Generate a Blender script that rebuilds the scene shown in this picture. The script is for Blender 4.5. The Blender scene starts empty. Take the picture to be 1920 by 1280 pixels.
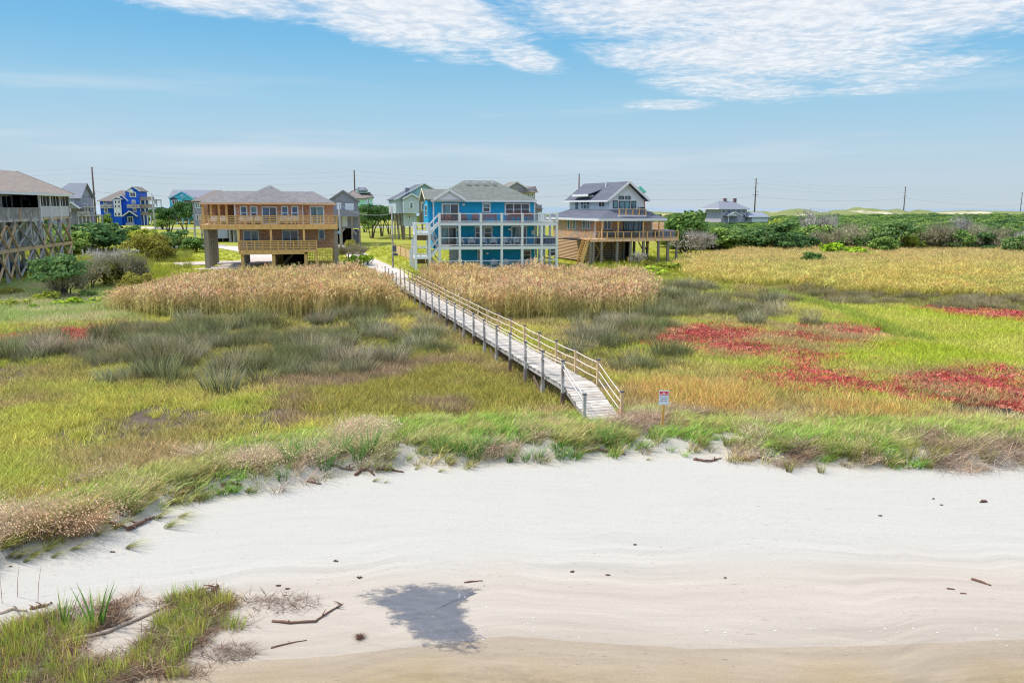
import bpy, bmesh, math, random
import numpy as np
from mathutils import Vector, Matrix

R = math.radians
random.seed(7)
rng = np.random.default_rng(7)
SC = bpy.context.scene
COL = SC.collection

# ------------------------------------------------------------------ camera
F_PX, CAM_H = 1500.0, 8.0                     # focal length in pixels of a 1920 px wide picture, eye height in metres
PITCH = math.atan(252.0 / F_PX)
ROLL = 0.0035
cam = bpy.data.cameras.new('camera')
cam.sensor_width = 36.0
cam.lens = 36.0 * F_PX / 1920.0
cam.clip_start, cam.clip_end = 0.5, 60000.0
cam_ob = bpy.data.objects.new('camera', cam)
cam_ob.matrix_world = (Matrix.Translation((0, 0, CAM_H)) @ Matrix.Rotation(math.pi / 2 - PITCH, 4, 'X')
                       @ Matrix.Rotation(ROLL, 4, 'Z'))
COL.objects.link(cam_ob)
SC.camera = cam_ob

# ------------------------------------------------------------------ light
SUN_EL, SUN_LEFT = R(56), R(72)               # height of the sun; how far left of the view direction (+Y)
sun_dir = Vector((-math.sin(SUN_LEFT) * math.cos(SUN_EL), math.cos(SUN_LEFT) * math.cos(SUN_EL), math.sin(SUN_EL)))
sl = bpy.data.lights.new('sun', 'SUN')
sl.energy, sl.angle, sl.color = 3.5, R(5.0), (1.0, 0.93, 0.82)
so = bpy.data.objects.new('sun', sl)
so.rotation_euler = sun_dir.to_track_quat('Z', 'Y').to_euler()
so.location = (0, 0, 60)
COL.objects.link(so)

vs = SC.view_settings
vs.view_transform, vs.look, vs.exposure, vs.gamma = 'Standard', 'None', 0.25, 1.0
vs.use_curve_mapping = False
SC.render.engine = 'CYCLES'
cy = SC.cycles
cy.max_bounces, cy.diffuse_bounces, cy.glossy_bounces, cy.transmission_bounces, cy.transparent_max_bounces = 4, 2, 2, 3, 8
cy.use_denoising = True
cy.denoising_prefilter = 'FAST'
cy.pixel_filter_type, cy.filter_width = 'BLACKMAN_HARRIS', 1.15
cy.use_adaptive_sampling, cy.adaptive_threshold = True, 0.015
cy.sample_clamp_indirect = 6.0
SC.render.use_persistent_data = False

# ------------------------------------------------------------------ node helpers
def srgb(r, g, b, k=1.0):
    f = lambda c: ((c / 255 + 0.055) / 1.055) ** 2.4 if c / 255 > 0.04045 else c / 255 / 12.92
    return (f(r) * k, f(g) * k, f(b) * k, 1.0)

class NT:
    def __init__(s, tree):
        s.t = tree; s.n = tree.nodes; s.l = tree.links
    def new(s, kind, **kw):
        n = s.n.new(kind)
        for k, v in kw.items(): setattr(n, k, v)
        return n
    def link(s, a, b): s.l.new(a, b)
    def _in(s, sock, v):
        if hasattr(v, 'is_linked') or isinstance(v, bpy.types.NodeSocket): s.l.new(v, sock)
        else: sock.default_value = v
    def m(s, op, a, b=None, c=None, clamp=False):
        n = s.n.new('ShaderNodeMath'); n.operation = op; n.use_clamp = clamp
        s._in(n.inputs[0], a)
        if b is not None: s._in(n.inputs[1], b)
        if c is not None: s._in(n.inputs[2], c)
        return n.outputs[0]
    def vm(s, op, a, b=None, scale=None):
        n = s.n.new('ShaderNodeVectorMath'); n.operation = op
        s._in(n.inputs[0], a)
        if b is not None: s._in(n.inputs[1], b)
        if scale is not None: s._in(n.inputs['Scale'], scale)
        return n.outputs[0]
    def mix(s, f, a, b, blend='MIX'):
        n = s.n.new('ShaderNodeMix'); n.data_type = 'RGBA'; n.blend_type = blend
        s._in(n.inputs[0], f); s._in(n.inputs[6], a); s._in(n.inputs[7], b)
        return n.outputs[2]
    def noise(s, vec, scale, detail=3, rough=0.55, dist=0.0):
        n = s.n.new('ShaderNodeTexNoise')
        if vec is not None: s.l.new(vec, n.inputs['Vector'])
        n.inputs['Scale'].default_value = scale; n.inputs['Detail'].default_value = detail
        n.inputs['Roughness'].default_value = rough; n.inputs['Distortion'].default_value = dist
        return n.outputs[0]
    def ramp(s, f, stops, interp='LINEAR'):
        n = s.n.new('ShaderNodeValToRGB'); n.color_ramp.interpolation = interp
        e = n.color_ramp.elements
        while len(e) > 1: e.remove(e[-1])
        e[0].position, e[0].color = stops[0]
        for p, c in stops[1:]:
            x = e.new(p); x.color = c
        s._in(n.inputs[0], f)
        return n.outputs[0]
    def smooth(s, v, lo, hi):
        n = s.n.new('ShaderNodeMapRange'); n.interpolation_type = 'SMOOTHSTEP'
        s._in(n.inputs[0], v); n.inputs[1].default_value = lo; n.inputs[2].default_value = hi
        return n.outputs[0]
    def sep(s, v):
        n = s.n.new('ShaderNodeSeparateXYZ'); s.l.new(v, n.inputs[0]); return n.outputs
    def comb(s, x, y, z):
        n = s.n.new('ShaderNodeCombineXYZ')
        for i, v in enumerate((x, y, z)): s._in(n.inputs[i], v)
        return n.outputs[0]

# ------------------------------------------------------------------ sky
world = bpy.data.worlds.new('World'); SC.world = world; world.use_nodes = True
w = NT(world.node_tree); w.n.clear()
out = w.new('ShaderNodeOutputWorld'); bg = w.new('ShaderNodeBackground')
w.link(bg.outputs[0], out.inputs[0])
tc = w.new('ShaderNodeTexCoord'); dirv = tc.outputs['Generated']
dx, dy, dz = w.sep(dirv)
zc = w.m('MAXIMUM', dz, 0.0)
nish = w.new('ShaderNodeTexSky', sky_type='NISHITA')
nish.sun_disc = False; nish.sun_elevation = SUN_EL; nish.sun_rotation = -SUN_LEFT
nish.air_density, nish.dust_density, nish.ozone_density = 1.0, 1.2, 2.0
nsky = w.vm('SCALE', nish.outputs[0], scale=0.09)
air = w.ramp(zc, [(0.0, srgb(198, 213, 222)), (0.03, srgb(193, 212, 225)), (0.07, srgb(182, 211, 230)), (0.124, srgb(158, 205, 232)),
                  (0.19, srgb(122, 189, 231)), (0.26, srgb(98, 174, 227)), (0.45, srgb(74, 150, 214)), (1.0, srgb(62, 124, 198))])
sky = w.mix(0.06, air, nsky)
# cloud layer: a plane seen in perspective (directions projected on it)
den = w.m('ADD', zc, 0.035)
pu, pv = w.m('DIVIDE', dx, den), w.m('DIVIDE', dy, den)
P = w.comb(pu, pv, 0.0)
warp = w.new('ShaderNodeTexNoise'); w.link(P, warp.inputs['Vector']); warp.inputs['Scale'].default_value = 1.1; warp.inputs['Detail'].default_value = 3
P2 = w.vm('ADD', P, w.vm('SCALE', w.vm('SUBTRACT', warp.outputs['Color'], (0.5, 0.5, 0.5)), scale=0.45))
cells = w.noise(P2, 11.0, 5, 0.66)            # small puffs
mid = w.noise(P2, 1.9, 4, 0.6)
big = w.noise(P, 0.33, 3, 0.5)
az = w.m('ARCTAN2', dx, dy)
el = w.m('ARCSINE', dz)
# soft banks of cloud (azimuth, elevation, half width, half height, tilt) in radians
BANKS = [(-0.56, 0.262, 0.14, 0.024, 0.12, 1.25), (-0.36, 0.225, 0.10, 0.014, 0.12, 1.1), (-0.45, 0.240, 0.24, 0.024, 0.10, 1.2), (-0.28, 0.262, 0.16, 0.022, 0.05, 0.95), (-0.14, 0.225, 0.155, 0.043, 0.20, 1.25), (0.0, 0.180, 0.062, 0.018, 0.25, 1.0),
         (0.27, 0.225, 0.27, 0.044, 0.03, 1.25), (0.30, 0.175, 0.19, 0.034, 0.03, 1.15), (0.17, 0.168, 0.10, 0.018, 0.15, 0.9), (0.25, 0.138, 0.11, 0.016, 0.12, 0.9),
         (0.5, 0.230, 0.24, 0.055, -0.05, 1.15), (0.185, 0.1195, 0.055, 0.007, 0.02, 0.85),
         (0.45, 0.146, 0.09, 0.013, -0.08, 0.85), (0.41, 0.129, 0.07, 0.007, -0.05, 0.75), (-0.11, 0.171, 0.014, 0.004, 0.1, 0.55)]
bank = 0.0
for a0, e0, ra, re, tl, amp in BANKS:
    ex = w.m('SUBTRACT', az, a0); ey = w.m('SUBTRACT', el, e0)
    ey = w.m('ADD', ey, w.m('MULTIPLY', ex, tl))
    q = w.m('ADD', w.m('POWER', w.m('ABSOLUTE', w.m('DIVIDE', ex, ra)), 2.0), w.m('POWER', w.m('ABSOLUTE', w.m('DIVIDE', ey, re)), 2.0))
    g = w.m('MULTIPLY', w.m('SUBTRACT', 1.0, w.smooth(q, 0.0, 1.9)), amp)
    bank = w.m('MAXIMUM', bank, g)
# above the picture and all round the cloud goes on, broken by a broad noise
over = w.m('MULTIPLY', w.smooth(el, 0.255, 0.42), w.m('ADD', 0.72, w.m('MULTIPLY', w.m('SUBTRACT', big, 0.5), 1.4)))
cover = w.m('MAXIMUM', bank, over)
tex = w.m('SUBTRACT', w.m('ADD', w.m('MULTIPLY', mid, 0.85), w.m('MULTIPLY', cells, 0.85)), 0.85)
dens = w.m('SUBTRACT', w.m('ADD', w.m('MULTIPLY', cover, 0.80), tex), 0.30)
alpha = w.smooth(dens, -0.08, 0.74)
veil = w.m('MULTIPLY', w.smooth(w.noise(w.comb(w.m('MULTIPLY', az, 1.4), w.m('MULTIPLY', el, 16.0), 3.1), 1.6, 4, 0.55), 0.48, 0.78),
           w.m('SUBTRACT', 1.0, w.smooth(el, 0.10, 0.17)))
veil = w.m('MULTIPLY', veil, w.m('MULTIPLY', w.smooth(el, 0.02, 0.06), 0.8))
shade = w.mix(w.smooth(cells, 0.35, 0.7), srgb(222, 229, 238), srgb(247, 249, 252))
hot = w.m('ADD', 1.0, w.m('MULTIPLY', w.smooth(el, 0.28, 0.8), 1.25))  # brightens the unseen cloud overhead to lift the fill light
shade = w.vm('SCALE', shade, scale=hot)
skyc = w.mix(veil, sky, srgb(214, 226, 236))
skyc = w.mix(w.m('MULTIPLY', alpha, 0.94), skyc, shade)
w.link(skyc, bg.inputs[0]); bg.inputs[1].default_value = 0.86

# ------------------------------------------------------------------ survey: where a spot of the photograph lies on the ground
def ray(px, py):
    ax, ay = px - 960.0, py - 640.0
    c, s = math.cos(ROLL), math.sin(ROLL)
    x, y = (ax * c + ay * s) / F_PX, -(-ax * s + ay * c) / F_PX
    cp, sp = math.cos(PITCH), math.sin(PITCH)
    return Vector((x, cp + y * sp, -sp + y * cp))
def G(px, py, z=0.0):
    d = ray(px, py); t = (z - CAM_H) / d.z
    return (d.x * t, d.y * t)
def poly(pts, z=0.0): return np.array([G(a, b, z) for a, b in pts])

# ------------------------------------------------------------------ noise on arrays
def _hash(i, j, seed):
    h = (i.astype(np.int64) * 374761393 + j.astype(np.int64) * 668265263 + seed * 982451653) & 0xffffffff
    h = ((h ^ (h >> 13)) * 1274126177) & 0xffffffff
    return ((h ^ (h >> 16)) & 0xffff) / 65535.0
def vnoise(x, y, seed=0):
    i, j = np.floor(x), np.floor(y); fx, fy = x - i, y - j
    fx, fy = fx * fx * (3 - 2 * fx), fy * fy * (3 - 2 * fy)
    a, b, c, d = _hash(i, j, seed), _hash(i + 1, j, seed), _hash(i, j + 1, seed), _hash(i + 1, j + 1, seed)
    return (a * (1 - fx) + b * fx) * (1 - fy) + (c * (1 - fx) + d * fx) * fy
def fbm(x, y, scale, seed=0, octv=4):
    v, a, tot = 0, 1.0, 0
    for k in range(octv):
        v = v + a * vnoise(x / scale * 2 ** k + 17.3 * k, y / scale * 2 ** k - 9.1 * k, seed + k); tot += a; a *= 0.5
    return v / tot
def inside(p, x, y):
    r = np.zeros(x.shape, bool); n = len(p)
    for k in range(n):
        x0, y0 = p[k]; x1, y1 = p[(k + 1) % n]
        c = ((y0 > y) != (y1 > y))
        with np.errstate(divide='ignore', invalid='ignore'):
            xi = (x1 - x0) * (y - y0) / (y1 - y0 + 1e-12) + x0
        r ^= c & (x < xi)
    return r
def sstep(v, lo, hi):
    t = np.clip((v - lo) / (hi - lo), 0, 1); return t * t * (3 - 2 * t)

# ------------------------------------------------------------------ the lie of the land
EDGE = [(-60, 1085), (0, 1052), (180, 1000), (340, 938), (450, 922), (600, 890), (760, 872), (1000, 864), (1150, 846), (1300, 852), (1480, 866), (1700, 872), (1920, 872), (2050, 872)]
SHORE = [(-80, 1275), (0, 1268), (200, 1250), (470, 1240), (620, 1230), (950, 1192), (1100, 1204), (1300, 1216), (1600, 1212), (1920, 1198), (2050, 1195)]
eg = sorted([(-60.0, 6.0)] + [G(a, b, -0.06) for a, b in EDGE] + [(70.0, 27.0), (300.0, 27.0)])
sh = sorted([(-60.0, 0.0)] + [G(a, b, -0.36) for a, b in SHORE] + [(70.0, 15.5), (300.0, 15.5)])
EX, EY = np.array([p[0] for p in eg]), np.array([p[1] for p in eg])
SX, SY = np.array([p[0] for p in sh]), np.array([p[1] for p in sh])
def edge_y(x, y=None): return np.interp(x, EX, EY) + (fbm(x, x * 0 + 3.3, 1.6, 5, 3) - 0.5) * 1.1
def shore_y(x): return np.interp(x, SX, SY)
DUNES = [(148, 420, 15, 20, 5.0), (173, 425, 10, 22, 4.9), (185, 432, 10, 22, 5.9), (193, 430, 9, 20, 5.5), (203, 432, 10, 20, 5.2), (221, 440, 9, 18, 4.9),
         (262, 450, 55, 25, 4.2), (74, 410, 30, 22, 3.2), (100, 420, 30, 20, 3.2), (40, 415, 40, 22, 3.2), (300, 470, 60, 30, 3.4), (140, 440, 80, 22, 3.4)]
def zt(x, y):
    x = np.asarray(x, float); y = np.asarray(y, float)
    ye, ys = edge_y(x), shore_y(x)
    t = (y - ys) / np.maximum(ye - ys, 0.5)
    sand = -0.36 + 0.29 * np.clip(t, 0, 1) + np.minimum(t, 0) * 0.62
    sand = np.maximum(sand, -1.6)
    s = y - ye
    land = -0.07 + 0.24 * sstep(s, -0.1, 0.7) + 0.07 * np.exp(-((s - 1.5) / 1.0) ** 2) - 0.17 * sstep(s, 2.2, 6.0)
    land = land + (fbm(x, y, 3.0, 11, 3) - 0.5) * 0.16 * sstep(s, 0, 1) * (1 - sstep(y, 66, 80)) + (fbm(x, y, 0.7, 21, 2) - 0.5) * 0.10 * sstep(s, -0.3, 0.6) * (1 - sstep(s, 5, 9))
    rise = sstep(y, 70, 88) * 1.0 + np.clip((y - 90) / 160, 0, 1) * 1.0 + np.clip((y - 250) / 100, 0, 1) * 0.6
    z = np.where(s > -0.1, land + rise, sand)
    dn = np.zeros(x.shape); rough = 0.8 + 0.4 * fbm(x, y, 14, 31, 3)
    for a, b, ra, rb, h in DUNES: dn = np.maximum(dn, h * np.exp(-((x - a) / ra) ** 2 - ((y - b) / rb) ** 2))
    z = z + dn * rough
    z = np.where(y > 455, z - sstep(y, 455, 500) * (z + 1.2), z)
    z = np.where(y > 485, np.minimum(z, -0.6), z)
    return z
def gz(x, y): return float(zt(np.array([x]), np.array([y]))[0])
def GT(px, py):
    z = 0.0
    for _ in range(12):
        x, y = G(px, py, z); z = 0.5 * z + 0.5 * gz(x, y)
    x, y = G(px, py, z)
    return x, y, gz(x, y)

# ------------------------------------------------------------------ what grows where (outlines surveyed on the ground)
Z = {}
Z['reedA'] = [(222, 588), (245, 572), (340, 558), (450, 549), (600, 546), (690, 544), (712, 560), (726, 590), (640, 594), (420, 598), (300, 596)]
Z['reedB'] = [(800, 546), (1000, 546), (1190, 549), (1215, 566), (1200, 592), (1100, 598), (960, 604), (880, 592), (828, 566)]
Z['straw'] = [(1262, 535), (1290, 505), (1400, 490), (1600, 482), (1920, 486), (2150, 490), (2150, 548), (1920, 562), (1700, 558), (1480, 548), (1350, 545)]
Z['rushL'] = [(15, 672), (50, 640), (170, 618), (400, 606), (720, 596), (838, 604), (842, 645), (820, 660), (720, 690), (660, 712), (520, 714), (420, 716), (255, 714), (250, 694), (120, 692)]
Z['rushR'] = [(955, 606), (1010, 598), (1080, 602), (1200, 556), (1290, 538), (1420, 556), (1520, 604), (1520, 618), (1400, 614), (1300, 604), (1210, 630), (1275, 690), (1200, 698), (1090, 684), (1085, 640), (1060, 622)]
Z['rushS'] = [(1330, 560), (1500, 550), (1920, 562), (2150, 572), (2150, 592), (1920, 588), (1560, 578)]
Z['red1'] = [(1190, 645), (1300, 612), (1400, 614), (1480, 632), (1500, 662), (1440, 678), (1340, 660), (1270, 664)]
Z['red2'] = [(1470, 642), (1500, 614), (1600, 612), (1655, 632), (1620, 652), (1540, 648)]
Z['red3'] = [(1370, 722), (1420, 697), (1520, 702), (1700, 718), (1760, 702), (1920, 692), (2150, 702), (2150, 775), (1920, 768), (1700, 748), (1560, 738), (1480, 727)]
Z['red4'] = [(1430, 692), (1490, 662), (1565, 664), (1570, 694), (1520, 702)]
Z['red5'] = [(1700, 576), (1800, 572), (1920, 578), (2150, 585), (2150, 612), (1920, 606), (1800, 600)]
Z['red6'] = [(1610, 574), (1640, 570), (1690, 574), (1660, 582)]
Z['red7'] = [(-60, 640), (0, 632), (60, 622), (170, 615), (165, 640), (80, 654), (-60, 660)]
Z['field'] = [(1455, 560), (1700, 566), (2150, 576), (2150, 694), (1900, 690), (1700, 694), (1480, 690), (1560, 664), (1660, 650), (1700, 640)]
Z['mud'] = [(1620, 742), (1760, 744), (1920, 766), (2150, 778), (2150, 806), (1920, 800), (1780, 778)]
Z['dry'] = [(500, 712), (700, 694), (850, 676), (1000, 722), (1030, 764), (900, 778), (700, 792), (540, 792)]
Z['orange1'] = [(1190, 738), (1270, 722), (1380, 736), (1460, 757), (1400, 774), (1270, 770)]
Z['orange2'] = [(1540, 770), (1690, 776), (1700, 792), (1560, 788)]
Z['lush'] = [(-80, 545), (0, 540), (220, 540), (245, 600), (100, 612), (-80, 616)]
Z['ridge'] = [(1452, 550), (1520, 565), (1600, 590), (1690, 624), (1748, 642), (1736, 647), (1665, 632), (1600, 602), (1530, 576), (1455, 556)]
Z['creek'] = [(1628, 621), (1645, 618), (1685, 634), (1680, 640), (1660, 634)]
ZP = {k: poly(v) for k, v in Z.items()}
BW_A, BW_B = np.array([2.72, 31.1]), np.array([-12.2, 81.0])     # boardwalk centre line, ends of the level part
BW_DIR = (BW_B - BW_A) / np.linalg.norm(BW_B - BW_A)
BW_NRM = np.array([BW_DIR[1], -BW_DIR[0]])                      # to the right when walking inland
def walk_dist(x, y):
    s = (x - BW_A[0]) * BW_DIR[0] + (y - BW_A[1]) * BW_DIR[1]
    d = (x - BW_A[0]) * BW_NRM[0] + (y - BW_A[1]) * BW_NRM[1]
    return np.where((s > -3.2) & (s < 53), np.abs(d), 99.0)
PATH = [(-11.9, 81.5), (-13.6, 88.0), (-17.0, 98.0), (-21.0, 110.0), (-26.5, 130.0), (-33.0, 160.0), (-40.0, 200.0)]
def path_dist(x, y, pts):
    best = np.full(x.shape, 1e9)
    for (x0, y0), (x1, y1) in zip(pts[:-1], pts[1:]):
        vx, vy = x1 - x0, y1 - y0; L = vx * vx + vy * vy
        t = np.clip(((x - x0) * vx + (y - y0) * vy) / L, 0, 1)
        best = np.minimum(best, np.hypot(x - x0 - t * vx, y - y0 - t * vy))
    return best
def L3(*c): return np.array(srgb(*c)[:3])
def zones(x, y, loose=False):
    """name of the plant cover for each spot"""
    x0, y0 = x, y
    if loose: x, y = x + rng.normal(0, .55, x.shape), y + rng.normal(0, .8, y.shape)
    wx = x + (fbm(x, y, 4.0, 41, 3) - 0.5) * 4.0; wy = y + (fbm(x, y, 4.0, 51, 3) - 0.5) * 4.0
    wx2 = x + (fbm(x, y, 2.2, 43, 3) - 0.5) * 2.4; wy2 = y + (fbm(x, y, 2.2, 53, 3) - 0.5) * 2.4
    k = np.full(x.shape, 'meadow', dtype='<U10')
    g1 = fbm(x, y, 5.0, 61, 3)
    k[inside(ZP['lush'], wx, wy)] = 'lush'
    k[inside(ZP['field'], wx2, wy2)] = 'field'
    k[inside(ZP['dry'], wx, wy)] = 'dry'
    for q in ('red1', 'red2', 'red3', 'red4', 'red5', 'red6', 'red7'):
        k[inside(ZP[q], wx2, wy2) & (fbm(x, y, 1.8, 71, 3) > 0.40)] = 'red'
    k[inside(ZP['mud'], wx2, wy2)] = 'mud'
    k[inside(ZP['orange1'], wx2, wy2) | inside(ZP['orange2'], wx2, wy2)] = 'orange'
    gap = fbm(x, y, 3.6, 81, 3) * .6 + fbm(x, y, 1.5, 83, 2) * .4
    k[inside(ZP['rushL'], wx2, wy2) & (gap > 0.40)] = 'rush'
    k[inside(ZP['rushR'], wx2, wy2) & (gap > 0.43)] = 'rush'
    k[inside(ZP['red7'], wx2, wy2) & (fbm(x, y, 1.8, 71, 3) > 0.42)] = 'red'
    k[inside(ZP['rushS'], wx, wy) & (gap > 0.30)] = 'rushbrown'
    k[inside(ZP['straw'], wx, wy)] = 'straw'
    k[inside(ZP['reedA'], wx2, wy2) | inside(ZP['reedB'], wx2, wy2)] = 'reed'
    x, y = x0, y0
    s = y - edge_y(x)
    k[(s > -0.5) & (s < 4.6 + 2.0 * (g1 - 0.5))] = 'dune'
    k[s <= -0.5] = 'sand'
    k[(y > 79) & (k != 'straw')] = 'yard'
    k[inside(ZP['ridge'], wx2 * .3 + x * .7, wy2 * .3 + y * .7)] = 'ridge'
    k[inside(ZP['creek'], x, y)] = 'none'
    return k
# ------------------------------------------------------------------ building blocks
def link(o, parent=None):
    COL.objects.link(o)
    if parent is not None: o.parent = parent
    return o
def tag(o, label=None, cat=None, group=None, kind=None):
    if label: o['label'] = label
    if cat: o['category'] = cat
    if group: o['group'] = group
    if kind: o['kind'] = kind
    return o
def empty(name, loc=(0, 0, 0), rz=0.0):
    o = bpy.data.objects.new(name, None); o.location = loc; o.rotation_euler = (0, 0, rz); o.empty_display_size = 0.3
    return link(o)
def copy_tree(o, parent=None):
    c = o.copy(); COL.objects.link(c); c.parent = parent
    for ch in o.children: copy_tree(ch, c)
    return c

class MB:
    """collects shapes, then becomes one mesh object"""
    def __init__(s): s.v = []; s.f = []
    def add(s, vs, fs):
        b = len(s.v); s.v += [tuple(p) for p in vs]; s.f += [tuple(i + b for i in f) for f in fs]; return s
    def box(s, x0, x1, y0, y1, z0, z1):
        if x1 < x0: x0, x1 = x1, x0
        if y1 < y0: y0, y1 = y1, y0
        if z1 < z0: z0, z1 = z1, z0
        return s.add([(x0, y0, z0), (x1, y0, z0), (x1, y1, z0), (x0, y1, z0), (x0, y0, z1), (x1, y0, z1), (x1, y1, z1), (x0, y1, z1)],
                     [(0, 3, 2, 1), (4, 5, 6, 7), (0, 1, 5, 4), (1, 2, 6, 5), (2, 3, 7, 6), (3, 0, 4, 7)])
    def bar(s, a, b, w, h, up=(0, 0, 1)):
        """box-section bar from a to b, w across, h along up"""
        a, b = Vector(a), Vector(b); d = (b - a).normalized(); u = Vector(up)
        if abs(d.dot(u)) > 0.98: u = Vector((0, 1, 0))
        r = d.cross(u).normalized(); u = r.cross(d).normalized()
        vs = []
        for p in (a, b):
            for i, j in ((-1, -1), (1, -1), (1, 1), (-1, 1)): vs.append(p + r * (w / 2 * i) + u * (h / 2 * j))
        return s.add(vs, [(0, 1, 2, 3), (7, 6, 5, 4), (0, 4, 5, 1), (1, 5, 6, 2), (2, 6, 7, 3), (3, 7, 4, 0)])
    def tube(s, pts, rad, n=6):
        pts = [Vector(p) for p in pts]; m = len(pts); rs = rad if isinstance(rad, (list, tuple)) else [rad] * m
        vs, fs = [], []
        for i, p in enumerate(pts):
            d = (pts[min(i + 1, m - 1)] - pts[max(i - 1, 0)]).normalized()
            u = Vector((0, 0, 1)) if abs(d.z) < 0.9 else Vector((1, 0, 0))
            r = d.cross(u).normalized(); u = r.cross(d)
            for k in range(n):
                a = 2 * math.pi * k / n
                vs.append(p + r * (math.cos(a) * rs[i]) + u * (math.sin(a) * rs[i]))
        for i in range(m - 1):
            for k in range(n):
                k2 = (k + 1) % n
                fs.append((i * n + k, i * n + k2, (i + 1) * n + k2, (i + 1) * n + k))
        fs.append(tuple(range(n - 1, -1, -1))); fs.append(tuple((m - 1) * n + k for k in range(n)))
        return s.add(vs, fs)
    def quadslab(s, a, b, c, d, th):
        """thin slab on a quad or triangle (a b c d anticlockwise from outside), thickened inwards"""
        pts = [Vector(p) for p in (a, b, c, d) if p is not None]
        n = (pts[1] - pts[0]).cross(pts[2] - pts[0]).normalized(); k = len(pts)
        vs = pts + [p - n * th for p in pts]
        fs = [tuple(range(k)), tuple(range(2 * k - 1, k - 1, -1))] + [(i, i + k, (i + 1) % k + k, (i + 1) % k) for i in range(k)]
        return s.add(vs, fs)
    def mesh(s, name):
        me = bpy.data.meshes.new(name); me.from_pydata(s.v, [], s.f); me.update(); return me
    def build(s, name, mat, parent=None, smooth=False):
        me = s.mesh(name); me.materials.append(mat)
        if smooth: me.polygons.foreach_set('use_smooth', [True] * len(me.polygons))
        return link(bpy.data.objects.new(name, me), parent)
def box_part(name, mat, parent, x0, x1, y0, y1, z0, z1): return MB().box(x0, x1, y0, y1, z0, z1).build(name, mat, parent)

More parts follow.
